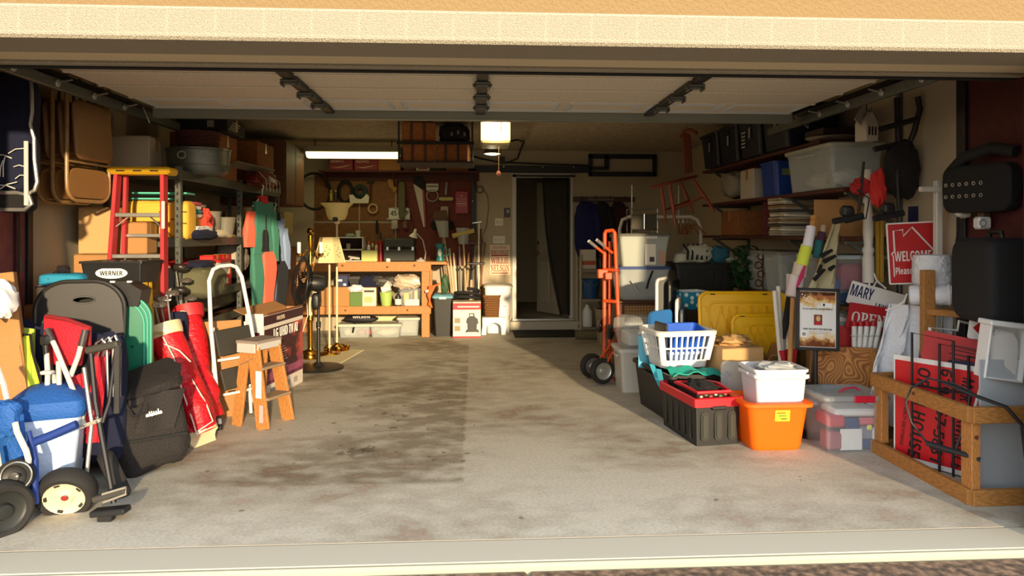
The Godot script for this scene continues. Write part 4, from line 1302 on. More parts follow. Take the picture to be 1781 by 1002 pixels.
func left_front() -> void:
	# -------- the two red golf bags
	var f1 := V3(-1.875, 0.0, -4.699) + V3(0, 0.02, -0.12)
	var t1 := V3(-2.189, 0.798, -4.95)
	var g1 := golf_bag("red golf bag with cream cuff and cream foot leaning back, front one", f1, t1, 0.12, "cream_plastic", "cream_plastic", 0)
	bx(g1, "name_plate", (t1 - f1) * 0.965 + V3(0.0, -0.01, 0.118), V3(0.1, 0.02, 0.006), "#b8a468:0.5")
	var c0 := (t1 - f1)
	tb(g1, "cord", [c0 * 0.92 + V3(0.03, 0, 0.12), c0 * 0.75 + V3(0.06, 0, 0.125), c0 * 0.5 + V3(0.06, 0, 0.16), c0 * 0.2 + V3(0.07, 0, 0.175), c0 * 0.1 + V3(0.06, 0, 0.16)], 0.005, "#e0c8c0:0.8", 6)
	tb(g1, "cord", [c0 * 0.86 + V3(0.03, 0, 0.13), c0 * 0.8 + V3(0.11, 0, 0.12), c0 * 0.7 + V3(0.15, 0, 0.1)], 0.005, "#e0c8c0:0.8", 6)
	tb(g1, "cord", [c0 * 0.55 + V3(0.12, 0, 0.1), c0 * 0.35 + V3(0.17, 0, 0.12), c0 * 0.2 + V3(0.17, 0, 0.11), c0 * 0.14 + V3(0.08, 0, 0.17)], 0.005, "#e0c8c0:0.8", 6)
	var dir := c0.normalized()
	iron(g1, c0 + V3(-0.06, 0, 0.0), (dir + V3(-0.12, 0.1, 0)).normalized(), 0.16)
	iron(g1, c0 + V3(-0.01, 0, 0.03), (dir + V3(0.05, 0.1, 0)).normalized(), 0.15)
	iron(g1, c0 + V3(0.0, 0, -0.02), (dir + V3(0.06, 0.1, -0.1)).normalized(), 0.19)
	iron(g1, c0 + V3(0.05, 0, 0.0), (dir + V3(0.15, 0.1, -0.1)).normalized(), 0.23)
	var f2 := V3(-1.921, 0.0, -5.015) + V3(-0.04, 0.02, -0.1)
	var t2 := V3(-2.186, 0.888, -5.35)
	var g2 := golf_bag("red golf bag with red cuff and black foot standing behind the cream cuffed one", f2, t2, 0.115, "#b5242a:0.55", "black_plastic", 2)
	var c2 := t2 - f2
	put(g2, "navy_pocket", MB.new().blob(c2 * 0.78 + V3(-0.05, 0, 0.12), V3(0.075, 0.17, 0.035), 4, 0.06, 7), "navy_cloth")
	put(g2, "badge", MB.new().disc(c2 * 0.94 + V3(0.0, 0, 0.115), V3(0, 0.2, 1), 0.035, 0.006), "#f0e0c0:0.5")
	var d2 := c2.normalized()
	iron(g2, c2 + V3(-0.05, 0, 0), (d2 + V3(0.0, 0.1, 0)).normalized(), 0.3, true)
	iron(g2, c2 + V3(-0.03, 0, 0.03), (d2 + V3(0.1, 0.1, 0)).normalized(), 0.2)
	iron(g2, c2 + V3(0.0, 0, 0.02), (d2 + V3(0.1, 0, 0)).normalized(), 0.06)
	iron(g2, c2 + V3(-0.06, 0, 0.02), (d2 + V3(-0.05, 0.1, 0)).normalized(), 0.12, true)

	# -------- black travel bag
	var bb := thing("travel_bag", "dark brown-black soft travel bag with flap and white logo standing before the red golf bags", "bag", V3(-2.009, 0.0, -4.196) + V3(0.0, 0, -0.1), 34)
	bb.scale = V3(0.88, 0.9, 0.9)
	var bm := MB.new()
	bm.x = Transform3D(Basis(Vector3.FORWARD, -0.2), V3(0.07, 0.03, 0))
	bm.blob(V3(0, 0.28, 0), V3(0.225, 0.285, 0.15), 6, 0.07, 12, 28, 18)
	put(bb, "body", bm, "brown_black_cloth")
	var fl := MB.new()
	fl.x = Transform3D(Basis(Vector3.FORWARD, -0.3) * Basis(Vector3.RIGHT, 0.35), V3(0.02, 0.61, 0.03))
	fl.blob(Vector3.ZERO, V3(0.2, 0.05, 0.16), 4, 0.14, 14, 24, 10)
	put(bb, "flap", fl, "brown_black_cloth")
	put(bb, "front_flap", MB.new().sheet(8, 8, func(u: float, w: float) -> Vector3: return V3(lerpf(-0.02, 0.22, u) - 0.07 * (1 - w) + 0.0, lerpf(0.3, 0.56, w), 0.165 + 0.012 * sin(u * 7.0 + w * 3.0)), 0.014), "brown_black_cloth")
	bx(bb, "lower_pocket_seam", V3(0.06, 0.25, 0.158), V3(0.36, 0.02, 0.012), "black_matte")
	tb(bb, "carry_strap", [V3(-0.14, 0.5, 0.16), V3(-0.1, 0.42, 0.19), V3(-0.02, 0.44, 0.18), V3(0.0, 0.6, 0.13)], 0.012, "black_matte", 6)
	var lg := bx(bb, "logo_patch", V3(0.075, 0.41, 0.186), V3(0.1, 0.016, 0.004), "#eceae4:0.6", 0.001)
	for k in 7:
		bx(lg, "letter_stroke", V3(0.035 + 0.0135 * k, 0.417 + 0.006 * ((k * 3) % 2), 0.1875), V3(0.008, 0.014 + 0.01 * (k % 3), 0.004), "#eceae4:0.6", 0.001)
	lg.rotation.z = 0.12

	# -------- pull cart of the golf bags
	var pc := thing("golf_cart", "folded golf pull cart with two cream hubbed wheels and black bracket", "pull cart", Vector3.ZERO)
	wheel(pc, V3(-2.105, 0.103, -3.66), V3(0.22, -0.42, 1), 0.142, 0.1, "cream_plastic", 0.3)
	for k in 5:
		var sa := TAU * k / 5 + 0.5
		var wa := V3(0.22, -0.42, 1).normalized()
		put(pc, "rim_slot", MB.new().beam(V3(-2.105, 0.103, -3.66) + wa * 0.038 + MB.turn_to(wa) * V3(cos(sa), 0, sin(sa)) * 0.088, V3(-2.105, 0.103, -3.66) + wa * 0.038 + MB.turn_to(wa) * V3(cos(sa + 0.3), 0, sin(sa + 0.3)) * 0.088, 0.016, 0.01, 0.002, wa), "#2a2620:0.7")
	put(pc, "hub_badge", MB.new().disc(V3(-2.082, 0.099, -3.6), V3(0.22, -0.42, 1), 0.017, 0.006), "#8a2a20:0.5")
	wheel(pc, V3(-1.991, 0.111, -3.9), V3(0.8, 0.35, -0.55), 0.14, 0.085, "cream_plastic", 0.3)
	tb(pc, "shaft", [V3(-1.848, 0.063, -3.62), V3(-1.903, 0.242, -3.66), V3(-2.004, 0.552, -3.74), V3(-2.06, 0.8, -3.8)], 0.014, "black_paint")
	tb(pc, "shaft", [V3(-2.051, 0.157, -3.74), V3(-2.033, 0.44, -3.76), V3(-2.124, 0.714, -3.85)], 0.011, "silver")
	tb(pc, "strut", [V3(-1.947, 0.455, -3.7), V3(-1.923, 0.555, -3.72), V3(-1.953, 0.838, -3.85)], 0.01, "black_paint")
	put(pc, "collar", MB.new().beam(V3(-2.064, 0.43, -3.72), V3(-1.953, 0.47, -3.7), 0.035, 0.02), "#9a9484:0.4")
	for q in [[148, 741], [168, 733], [160, 842], [168, 726]]:
		put(pc, "rivet", MB.new().disc(V3(0.005, 0, 0.012) + V3(-2.029, 0.435, -3.7) + V3((q[0] - 150) * 0.0031, (742 - q[1]) * 0.0031, 0.0), Vector3.BACK, 0.008, 0.008, 10), "chrome")
	put(pc, "handle_bar", MB.new().beam(V3(-2.095, 0.813, -3.82), V3(-1.916, 0.852, -3.8), 0.035, 0.04, 0.008), "#3a372f:0.5")
	put(pc, "handle_side", MB.new().beam(V3(-1.922, 0.846, -3.8), V3(-1.9, 0.486, -3.75), 0.03, 0.02, 0.005), "#26241f:0.5")
	put(pc, "bracket", MB.new().beam(V3(-1.921, 0.1, -3.58), V3(-1.755, 0.151, -3.56), 0.05, 0.03, 0.005), "#3a3832:0.5")
	put(pc, "foot_plate", MB.new().beam(V3(-1.919, 0.038, -3.56), V3(-1.74, 0.06, -3.54), 0.07, 0.03, 0.006).box(V3(-1.854, 0.014, -3.56), V3(0.07, 0.04, 0.05), 0.006), "black_plastic")
	tb(pc, "bracket_loop", [V3(-1.869, 0.134, -3.55), V3(-1.741, 0.177, -3.52), V3(-1.739, 0.143, -3.52), V3(-1.863, 0.093, -3.55)], 0.006, "#8a8578:0.4", 6)

	# -------- folding wagon of blue and white cloth
	var wg := thing("folding_wagon", "blue and white cloth folding wagon with aluminium tube and black wheels", "wagon", Vector3.ZERO)
	var wb := MB.new()
	wb.x = Transform3D(Basis(Vector3.UP, 0.35), V3(-2.335, 0.142, -3.93) * V3(1, 0, 1))
	wb.loft([wb.rr(0.11, 0.17, 0.03, 0.03), wb.rr(0.14, 0.19, 0.04, 0.25), wb.rr(0.17, 0.2, 0.05, 0.5)])
	put(wg, "white_side", wb, "pale_blue_cloth")
	var wl := MB.new()
	wl.x = wb.x
	wl.loft([wl.rr(0.175, 0.205, 0.04, 0.46), wl.rr(0.19, 0.22, 0.05, 0.5), wl.rr(0.185, 0.215, 0.05, 0.55), wl.rr(0.12, 0.14, 0.06, 0.6), wl.rr(0.04, 0.05, 0.03, 0.62)])
	put(wg, "blue_lid", wl, "blue_cloth")
	put(wg, "lid_hem", MB.new().tube([V3(-2.251, 0.38, -3.6), V3(-2.13, 0.427, -3.6), V3(-2.031, 0.47, -3.62)], 0.022, 10), "deep_blue_cloth")
	put(wg, "blue_side", MB.new().sheet(6, 10, func(u: float, w: float) -> Vector3: return V3(-2.444, 0.046, -3.62).lerp(V3(-2.24, 0.05, -3.6), u).lerp(V3(-2.498, 0.568, -3.7).lerp(V3(-2.298, 0.527, -3.62), u), w) + V3(0, 0, 0.012 * sin(u * 9.0 + w * 6.0)), 0.02), "blue_cloth")
	put(wg, "corner_piping", MB.new().tube([V3(-2.248, 0.08, -3.56), V3(-2.198, 0.098, -3.55), V3(-2.205, 0.307, -3.57), V3(-2.257, 0.444, -3.6)], [0.012, 0.02, 0.014, 0.012], 8), "deep_blue_cloth")
	put(wg, "cloth_flap", MB.new().blob(V3(-2.369, 0.51, -3.6), V3(0.07, 0.09, 0.04), 3, 0.15, 19), "blue_cloth")
	tb(wg, "tube", [V3(-2.422, 0.762, -3.62), V3(-2.367, 0.689, -3.58), V3(-2.337, 0.615, -3.56)], 0.013, "white_paint")
	tb(wg, "tube", [V3(-2.285, 0.505, -3.54), V3(-2.268, 0.459, -3.53), V3(-2.218, 0.367, -3.52), V3(-2.207, 0.324, -3.52), V3(-2.215, 0.29, -3.52)], 0.014, "white_paint")
	tb(wg, "tube", [V3(-2.367, 0.38, -3.53), V3(-2.336, 0.241, -3.52)], 0.012, "white_paint")
	var cw := wheel(wg, V3(-2.257, 0.252, -3.5), V3(0.25, 0.1, 1), 0.082, 0.05, "black_plastic", 0.35, "caster")
	put(cw, "axle_cap", MB.new().disc(V3(-2.223, 0.265, -3.46), V3(0.25, 0.1, 1), 0.009, 0.012, 10), "chrome")
	put(cw, "steel_ring", MB.new().torus(V3(-2.238, 0.26, -3.475), V3(0.25, 0.1, 1), 0.066, 0.004, 24, 6), "silver")
	wheel(wg, V3(-2.277, 0.115, -3.42), V3(0.85, 0.0, 0.55), 0.14, 0.1, "dark_steel", 0.3)

	# -------- folded red camp chair
	var cc := thing("camp_chair", "folded red camp chair with pale tubes leaning on the black table", "chair", Vector3.ZERO)
	put(cc, "seat_cloth", MB.new().sheet(6, 6, func(u: float, w: float) -> Vector3: return V3(-2.402, 0.717, -3.98).lerp(V3(-2.197, 0.708, -3.95), u).lerp(V3(-2.429, 0.977, -4.02).lerp(V3(-2.145, 0.926, -3.95), u), w) + V3(0, 0, 0.02 * sin(u * 3.1) * sin(w * 3.1)), 0.02), "red_cloth")
	put(cc, "cloth_edge", MB.new().tube([V3(-2.414, 0.98, -4.0), V3(-2.277, 0.963, -3.97), V3(-2.145, 0.919, -3.95), V3(-2.162, 0.82, -3.97)], 0.012, 8), "#7a1018:0.8")
	put(cc, "inner_cloth", MB.new().blob(V3(-2.317, 0.479, -4.05), V3(0.13, 0.3, 0.05), 4, 0.1, 22), "black_cloth")
	put(cc, "hanging_cloth", MB.new().sheet(4, 8, func(u: float, w: float) -> Vector3: return V3(-2.266, 0.327, -3.95).lerp(V3(-2.166, 0.325, -3.95), u).lerp(V3(-2.271, 0.641, -3.98).lerp(V3(-2.203, 0.661, -3.96), u), w) + V3(0.01 * sin(w * 9.0), 0, 0.015 * sin(u * 6.0)), 0.01), "red_cloth")
	for q in [[V3(-2.362, 0.908, -3.93), V3(-2.301, 0.817, -3.9), V3(-2.163, 0.533, -3.86), V3(-2.129, 0.398, -3.86)], [V3(-2.159, 0.898, -3.92), V3(-2.182, 0.768, -3.9), V3(-2.222, 0.661, -3.9)], [V3(-2.35, 0.789, -3.9), V3(-2.332, 0.679, -3.88), V3(-2.338, 0.459, -3.88)], [V3(-2.292, 0.742, -3.91), V3(-2.268, 0.473, -3.88)], [V3(-2.335, 0.684, -3.93), V3(-2.289, 0.516, -3.9)]]:
		var tbp := tb(cc, "tube", q, 0.0135, "white_paint", 10)
	tb(cc, "tube_sleeve", [V3(-2.365, 0.914, -3.93), V3(-2.326, 0.85, -3.91)], 0.018, "#3a3636:0.5", 10)
	tb(cc, "tube_sleeve", [V3(-2.153, 0.911, -3.92), V3(-2.169, 0.824, -3.905)], 0.018, "#3a3636:0.5", 10)
	put(cc, "joint", MB.new().box(V3(-2.359, 0.858, -3.9), V3(0.05, 0.06, 0.03), 0.012), "black_plastic")
	put(cc, "joint", MB.new().box(V3(-2.323, 0.689, -3.86), V3(0.06, 0.02, 0.04), 0.006), "#c8c4ba:0.5")
	tb(cc, "sleeve", [V3(-2.353, 0.833, -3.9), V3(-2.35, 0.754, -3.9)], 0.015, "black_plastic", 10)
	# second folded chair: dark, hooped tubes
	var c3 := thing("camp_chair", "folded dark camp chair with chrome hoops and red lining behind the pull cart", "chair", Vector3.ZERO)
	put(c3, "cloth", MB.new().blob(V3(-2.145, 0.498, -4.1), V3(0.12, 0.36, 0.05), 4, 0.1, 24), "navy_cloth")
	put(c3, "lining", MB.new().sheet(4, 8, func(u: float, w: float) -> Vector3: return V3(-2.183, 0.268, -3.98).lerp(V3(-2.114, 0.267, -3.98), u).lerp(V3(-2.146, 0.799, -4.0).lerp(V3(-2.061, 0.814, -4.0), u), w) + V3(0, 0, 0.015 * sin(u * 6.0 + w * 4.0)), 0.012), "red_cloth")
	for k in 3:
		var cx := 172.0 + 9.0 * k
		tb(c3, "hoop", [V3(-2.151, 0.753, -3.98) + V3(0.03 * k, 0, 0), V3(-2.126, 0.831, -3.98) + V3(0.035 * k, 0.01 * k, 0), V3(-2.095, 0.85, -3.98) + V3(0.035 * k, 0.01 * k, 0), V3(-2.07, 0.817, -3.98) + V3(0.035 * k, 0, 0), V3(-2.063, 0.525, -3.98) + V3(0.03 * k, 0, 0)], 0.009, "chrome", 8)

	# -------- black plastic table with a grip hole, green table, cooler, bits behind
	var bt := thing("folding_table", "black plastic folding table standing on edge with an oval grip hole", "table", V3(-2.399, 0.02, -4.3), 14)
	bt.rotation_degrees.x = -1.5
	var tw := 0.238
	var outl := []
	for q in [[tw - 0.17, 0.96, 0.0], [-tw + 0.17, 0.96, PI / 2]]:
		for i in 9:
			var a: float = q[2] + PI / 2 * i / 8
			outl.append(Vector2(q[0] + 0.17 * cos(a), q[1] + 0.17 * sin(a)))
	outl.append_array([Vector2(-tw, 0.0), Vector2(tw, 0.0)])
	var hole := []
	for i in 16:
		hole.append(Vector2(0.02 + 0.062 * cos(TAU * i / 16), 1.02 + 0.02 * sin(TAU * i / 16)))
	put(bt, "top", MB.new().prism(outl, -0.012, 0.012, [hole]), "#12110e:0.5")
	var rim := []
	for q in outl:
		rim.append(V3(q.x, q.y, 0.0))
	put(bt, "rim", MB.new().tube(rim, 0.016, 8, true), "#24221d:0.4")
	var hr := []
	for q in hole:
		hr.append(V3(q.x, q.y, 0.01))
	put(bt, "grip_rim", MB.new().tube(hr, 0.006, 6, true), "black_plastic")
	var gs := thing("folding_table", "green moulded plastic table folded on edge behind the black one", "table", V3(-2.244, 0.0, -4.46), 14)
	var gp := []
	for q in [[0.19 - 0.15, 0.9, 0.0], [-0.19 + 0.15, 0.9, PI / 2]]:
		for i in 9:
			var a: float = q[2] + PI / 2 * i / 8
			gp.append(Vector2(q[0] + 0.15 * cos(a), q[1] + 0.15 * sin(a)))
	gp.append_array([Vector2(-0.19, 0), Vector2(0.19, 0)])
	put(gs, "shell", MB.new().prism(gp, -0.03, 0.03), "#0f6a4e:0.4")
	for k in 3:
		var rp := []
		for q in gp.slice(0, 12):
			rp.append(V3(q.x * (0.98 - 0.1 * k), q.y - 0.02 * k, 0.032))
		rp.push_front(V3(gp[19].x * (0.98 - 0.1 * k), 0.02, 0.032))
		put(gs, "moulded_ridge", MB.new().tube(rp, 0.008, 6), "#3a9a80:0.35")
	put(gs, "screw", MB.new().disc(V3(0.08, 0.73, 0.032), Vector3.BACK, 0.008, 0.006, 10), "black_plastic")
	# supports and soft things behind
	carton("plain carton behind the black table carrying the teal cooler", V3(-2.753, 0.967, -4.76) * V3(1, 0, 1), V3(0.34, 0.975, 0.3), 0, "cardboard_dark")
	var cb := thing("cooler_bag", "teal and cream soft cooler bag with black grip in front of the wall", "bag", V3(-2.738, 0.992, -4.74), 6)
	put(cb, "body", MB.new().blob(V3(0, 0.06, 0), V3(0.145, 0.065, 0.1), 5, 0.03, 61), "#d9c99a:0.85")
	put(cb, "lid", MB.new().blob(V3(0, 0.145, 0), V3(0.14, 0.045, 0.1), 4, 0.04, 62), "#1f86a8:0.8")
	tb(cb, "zip", [V3(-0.145, 0.1, 0.07), V3(-0.07, 0.108, 0.105), V3(0.07, 0.115, 0.105), V3(0.145, 0.12, 0.07)], 0.005, "#6a3a5a:0.7", 6)
	tb(cb, "grip", [V3(-0.06, 0.15, 0.09), V3(-0.045, 0.19, 0.04), V3(0.0, 0.23, 0.0), V3(0.03, 0.2, 0.02), V3(0.05, 0.15, 0.09)], 0.011, "black_cloth", 8)
	put(cb, "strap_pad", MB.new().blob(V3(-0.01, 0.215, 0.0), V3(0.035, 0.025, 0.03), 3, 0.1, 63), "black_cloth")
	var bc := thing("tool_case", "flat black plastic case lying behind the black table with bright latches", "case", V3(-2.34, 1.006, -4.5), 4)
	bc.position.y -= 0.02
	var bcm := MB.new()
	bcm.prism([Vector2(-0.23, 0.0), Vector2(0.22, 0.0), Vector2(0.24, 0.1), Vector2(0.16, 0.15), Vector2(-0.1, 0.14), Vector2(-0.22, 0.08)], -0.08, 0.08)
	put(bc, "shell", bcm, "black_plastic")
	for x in [-0.04, 0.06, 0.16]:
		bx(bc, "latch", V3(x, 0.155, 0.06), V3(0.03, 0.012, 0.02), "white_plastic")
	carton("brown carton under the black case behind the black table", V3(-2.433, 0.992, -4.5) * V3(1, 0, 1), V3(0.24, 0.97, 0.15), 0, "cardboard")
	solo("plastic_tray", "white rounded plastic panel standing against the wall by the cooler", "panel", MB.new().prism(rect2(0.1, 0.2, 0.045), -0.01, 0.01), "#b8b8b0:0.5", V3(-2.823, 0.94, -4.68), 24)
	# dark clothes heap, hi-vis vest, cardboard, white bag
	solo("backpack", "dark navy backpack slumped behind the camp chairs", "backpack", MB.new().blob(V3(0, 0.44, 0), V3(0.2, 0.46, 0.13), 3, 0.1, 65), "navy_cloth", V3(-2.594, 0.446, -4.2) * V3(1, 0, 1))
	var hv := thing("safety_vest", "neon yellow-green safety vest with black trim draped beside the tall carton", "vest", Vector3.ZERO)
	put(hv, "cloth", MB.new().sheet(5, 10, func(u: float, w: float) -> Vector3: return V3(-2.482, 0.586, -3.95).lerp(V3(-2.414, 0.608, -3.95), u).lerp(V3(-2.576, 0.851, -4.0).lerp(V3(-2.508, 0.889, -4.0), u), w) + V3(0.006 * sin(w * 8.0), 0, 0.012 * sin(u * 6.0)), 0.014), "#c6d838:0.8")
	put(hv, "cloth", MB.new().sheet(4, 6, func(u: float, w: float) -> Vector3: return V3(-2.47, 0.426, -3.95).lerp(V3(-2.396, 0.505, -3.95), u).lerp(V3(-2.476, 0.538, -3.95).lerp(V3(-2.452, 0.576, -3.95), u), w) + V3(0, 0, 0.01 * sin(u * 6.0)), 0.014), "#c6d838:0.8")
	put(hv, "cloth", MB.new().sheet(4, 6, func(u: float, w: float) -> Vector3: return V3(-2.52, 0.685, -4.02).lerp(V3(-2.489, 0.684, -4.02), u).lerp(V3(-2.615, 0.914, -4.06).lerp(V3(-2.513, 0.9, -4.06), u), w), 0.014), "#a8bc48:0.8")
	tb(hv, "trim", [V3(-2.557, 0.86, -3.98), V3(-2.514, 0.881, -3.97), V3(-2.486, 0.879, -3.98), V3(-2.464, 0.792, -3.96), V3(-2.396, 0.612, -3.93)], 0.008, "black_cloth", 6)
	tb(hv, "trim", [V3(-2.464, 0.555, -3.93), V3(-2.427, 0.561, -3.93), V3(-2.381, 0.503, -3.93)], 0.01, "black_cloth", 6)
	var tc := thing("cardboard_box", "tall narrow cardboard carton leaning at the edge near the wagon", "box", Vector3.ZERO)
	put(tc, "body", MB.new().beam(V3(-2.507, 0.251, -3.95) * V3(1, 0, 1) + V3(0, 0.02, 0), V3(-2.649, 1.223, -3.95), 0.17, 0.14, 0.004, V3(0.5, 0, 1)), "cardboard")
	put(tc, "crease", MB.new().beam(V3(-2.414, 0.527, -3.86), V3(-2.468, 0.841, -3.86), 0.003, 0.004, 0.001), "cardboard_dark")
	solo("plastic_bag", "white plastic bag crumpled over the tall cardboard carton", "bag", MB.new().blob(Vector3.ZERO, V3(0.075, 0.1, 0.07), 2.3, 0.2, 71), "#d8d8d8:0.5", V3(-2.53, 1.091, -3.8))

	# -------- television carton
	var n := V3(-1.796, 0.0, -5.957)
	var fa := V3(-1.666, 0.0, -6.764)
	var along := (fa - n).normalized()
	var yaw := rad_to_deg(atan2(-along.z, along.x))
	var tl := n.distance_to(fa)
	var out := along.cross(Vector3.UP)
	var tv := thing("television_box", "open television carton with dark printed side standing along the left", "box", (n + fa) / 2.0 - out * 0.085, yaw)
	var H := 0.735
	var tm := MB.new()
	tm.loft([tm.rr(tl / 2, 0.08, 0.004, 0.0, 1), tm.rr(tl / 2, 0.08, 0.004, H, 1), tm.rr(tl / 2 - 0.006, 0.074, 0.003, H, 1), tm.rr(tl / 2 - 0.006, 0.074, 0.003, 0.01, 1)])
	put(tv, "body", tm, "cardboard")
	var z := 0.0825
	bx(tv, "printed_side", V3(0, H / 2, z - 0.001), V3(tl, H, 0.003), "#d8cfc4:0.45", 0.001)
	put(tv, "artwork", MB.new().pic(V3(-tl / 2 + 0.01, 0.13, z + 0.0015), V3(tl / 2 - 0.004, 0.13, z + 0.0015), V3(tl / 2 - 0.004, H - 0.12, z + 0.0015), V3(-tl / 2 + 0.01, H - 0.12, z + 0.0015)), tv_art())
	bx(tv, "dark_band", V3(0, H - 0.045, z + 0.001), V3(tl, 0.08, 0.002), "#3a1c22:0.45", 0.0)
	words(tv, "LG UHD TV AI", V3(0.03, H - 0.175, z + 0.004), 0.085, tl * 0.62, "#f2efe8:0.5", Basis(), false, "title_lettering")
	words(tv, "43UN73", V3(-tl * 0.36, H - 0.29, z + 0.004), 0.035, 0.11, "#d8d0c8:0.5", Basis(), false, "model_lettering")
	words(tv, "OLEVS", V3(-tl * 0.1, H - 0.045, z + 0.004), 0.035, 0.16, "#c8b8a0:0.5", Basis(), false, "band_lettering")
	for k in 9:
		bx(tv, "printed_line", V3(-tl * 0.2 + 0.06 * (k % 3), 0.42 - 0.024 * k, z + 0.003), V3(0.3 - 0.05 * (k % 3), 0.006, 0.002), "#b9a4a0:0.5", 0.0)
	for k in 4:
		bx(tv, "small_print", V3(-tl * 0.3 + 0.16 * k, 0.065, z + 0.002), V3(0.09, 0.05, 0.002), "#a8a098:0.5", 0.0)
	var ex := -tl / 2 - 0.002
	put(tv, "end_panel", MB.new().box(V3(ex, H / 2 + 0.01, 0), V3(0.004, H + 0.02, 0.16), 0.0), "#dcd6cc:0.45")
	put(tv, "end_badge", MB.new().box(V3(ex - 0.002, H - 0.2, 0), V3(0.003, 0.12, 0.1), 0.0), "#5e1e2c:0.45")
	words(tv, "LG", V3(ex - 0.005, H - 0.2, 0), 0.04, 0.07, "#f0e8e0:0.5", Basis(Vector3.UP, -PI / 2))
	put(tv, "flap", MB.new().beam(V3(0, H, -0.08), V3(0, H + 0.05, -0.2), tl * 0.96, 0.005, 0.001), "cardboard")
	put(tv, "flap", MB.new().beam(V3(0.02, H, 0.085), V3(0.02, H + 0.02, 0.09), tl * 0.9, 0.005, 0.001), "#7a4a32:0.7")
	# flat cardboard behind the step ladder
	solo("cardboard_sheet", "flattened cardboard sheet standing between the golf bags and the white steps", "board", MB.new().box(V3(0, 0.38, 0), V3(0.4, 0.76, 0.03), 0.003), "cardboard", V3(-1.93, 0.0, -5.343) + V3(-0.1, 0, -0.12), 30)

	# -------- white folding steps
	var ws := thing("step_stool", "white tubular folding steps with a tall hoop handle, closed and leaning", "step stool", V3(-1.832, 0.0, -5.369), 54)
	ws.rotation_degrees.z = 3
	var hh := 1.2
	var wx := 0.17
	var hp := [V3(-wx - 0.03, 0.02, 0.1), V3(-wx, 0.75, 0.0), V3(-wx + 0.03, hh - 0.1, -0.04)]
	hp.append_array([V3(-wx + 0.07, hh - 0.02, -0.045), V3(-0.05, hh, -0.045), V3(0.05, hh, -0.045), V3(wx - 0.07, hh - 0.02, -0.045)])
	hp.append_array([V3(wx - 0.03, hh - 0.1, -0.04), V3(wx, 0.75, 0.0), V3(wx + 0.03, 0.02, 0.1)])
	tb(ws, "hoop_frame", hp, 0.015, "white_plastic", 10)
	for s in [-1, 1]:
		tb(ws, "rear_leg", [V3(s * (wx - 0.03), 0.75, -0.02), V3(s * (wx - 0.01), 0.02, -0.03)], 0.013, "white_plastic", 10)
		put(ws, "foot", MB.new().lathe([[0.018, 0], [0.02, 0.05], [0.016, 0.055]], 12, V3(s * (wx + 0.03), 0, 0.1)), "black_plastic")
	for k in [[0.63, 0.0, 0.19], [0.36, 0.05, 0.15]]:
		var tread := put(ws, "step", MB.new().beam(V3(0, k[0] + k[2] / 2, k[1]), V3(0, k[0] - k[2] / 2, k[1] + 0.05), 2 * wx - 0.04, 0.025, 0.006), "#2c2a22:0.7")
		tb(tread, "step_bracket", [V3(-wx, k[0] - k[2] / 2 - 0.02, k[1] + 0.07), V3(0, k[0] - k[2] / 2 - 0.03, k[1] + 0.08), V3(wx, k[0] - k[2] / 2 - 0.02, k[1] + 0.07)], 0.01, "white_plastic", 8)

	# -------- wooden step stool
	var wd := thing("step_stool", "low wooden two-step stool with worn grey top beside the television carton", "step stool", V3(-1.65, 0.0, -5.328), 66)
	var sh := 0.62
	for s in [-1.0, 1.0]:
		put(wd, "front_stile", MB.new().beam(V3(s * 0.14, 0, 0.17), V3(s * 0.11, sh, 0.05), 0.024, 0.11, 0.003), "pine_up")
		put(wd, "rear_leg", MB.new().beam(V3(s * 0.125, 0, -0.09), V3(s * 0.09, sh, -0.03), 0.024, 0.085, 0.003), "pine_up")
	for k in [0.22, 0.44]:
		bx(wd, "step", V3(0, k, 0.2 - 0.15 * k / sh - 0.0), V3(0.26, 0.022, 0.12), "#8a7358:0.85", 0.004)
	bx(wd, "top_step", V3(0, sh + 0.012, 0.01), V3(0.28, 0.026, 0.2), "#84756a:0.85", 0.005)
	bx(wd, "top_fascia", V3(0, sh - 0.02, 0.105), V3(0.26, 0.05, 0.012), "#b3b0a8:0.6")
	bx(wd, "top_fascia", V3(-0.138, sh - 0.03, 0.01), V3(0.012, 0.07, 0.17), "#b3b0a8:0.6")
	put(wd, "sticker", MB.new().box(V3(-0.15, 0.33, 0.135), V3(0.004, 0.2, 0.05), 0.0), "#d8dcd8:0.5")
	put(wd, "sticker", MB.new().box(V3(-0.162, 0.12, 0.17), V3(0.004, 0.13, 0.035), 0.0), "#c8a0a0:0.5")
	put(wd, "spreader", MB.new().beam(V3(-0.14, 0.52, 0.08), V3(-0.12, 0.46, -0.06), 0.018, 0.004, 0.0), "silver")

	# -------- pedestal fan
	var pf := thing("pedestal_fan", "black pedestal fan seen side on with a round base", "fan", V3(-1.663, 0.0, -7.414))
	lt(pf, "base", [[0.265, 0.0], [0.27, 0.012], [0.25, 0.022], [0.06, 0.035], [0.03, 0.07]], "black_plastic", Vector3.ZERO, 36)
	lt(pf, "pole", [[0.02, 0.05], [0.02, 0.45], [0.026, 0.45], [0.026, 0.5], [0.016, 0.5], [0.016, 0.92]], "black_plastic", Vector3.ZERO, 14)
	put(pf, "ring_trim", MB.new().lathe([[0.021, 0.43], [0.027, 0.435], [0.027, 0.445], [0.021, 0.45]], 14), "chrome")
	var ax := V3(-0.88, 0.12, 0.45)
	var hc := V3(-1.737, 0.945, -7.1) - V3(-1.663, 0.0, -7.414)
	put(pf, "motor", MB.new().tube([hc - ax * 0.02, hc - ax * 0.1, hc - ax * 0.2, hc - ax * 0.24], [0.05, 0.085, 0.075, 0.03], 18), "black_plastic")
	put(pf, "neck", MB.new().beam(hc - ax * 0.14 + V3(0, -0.05, 0), V3(0, 0.86, 0), 0.06, 0.08, 0.01), "black_plastic")
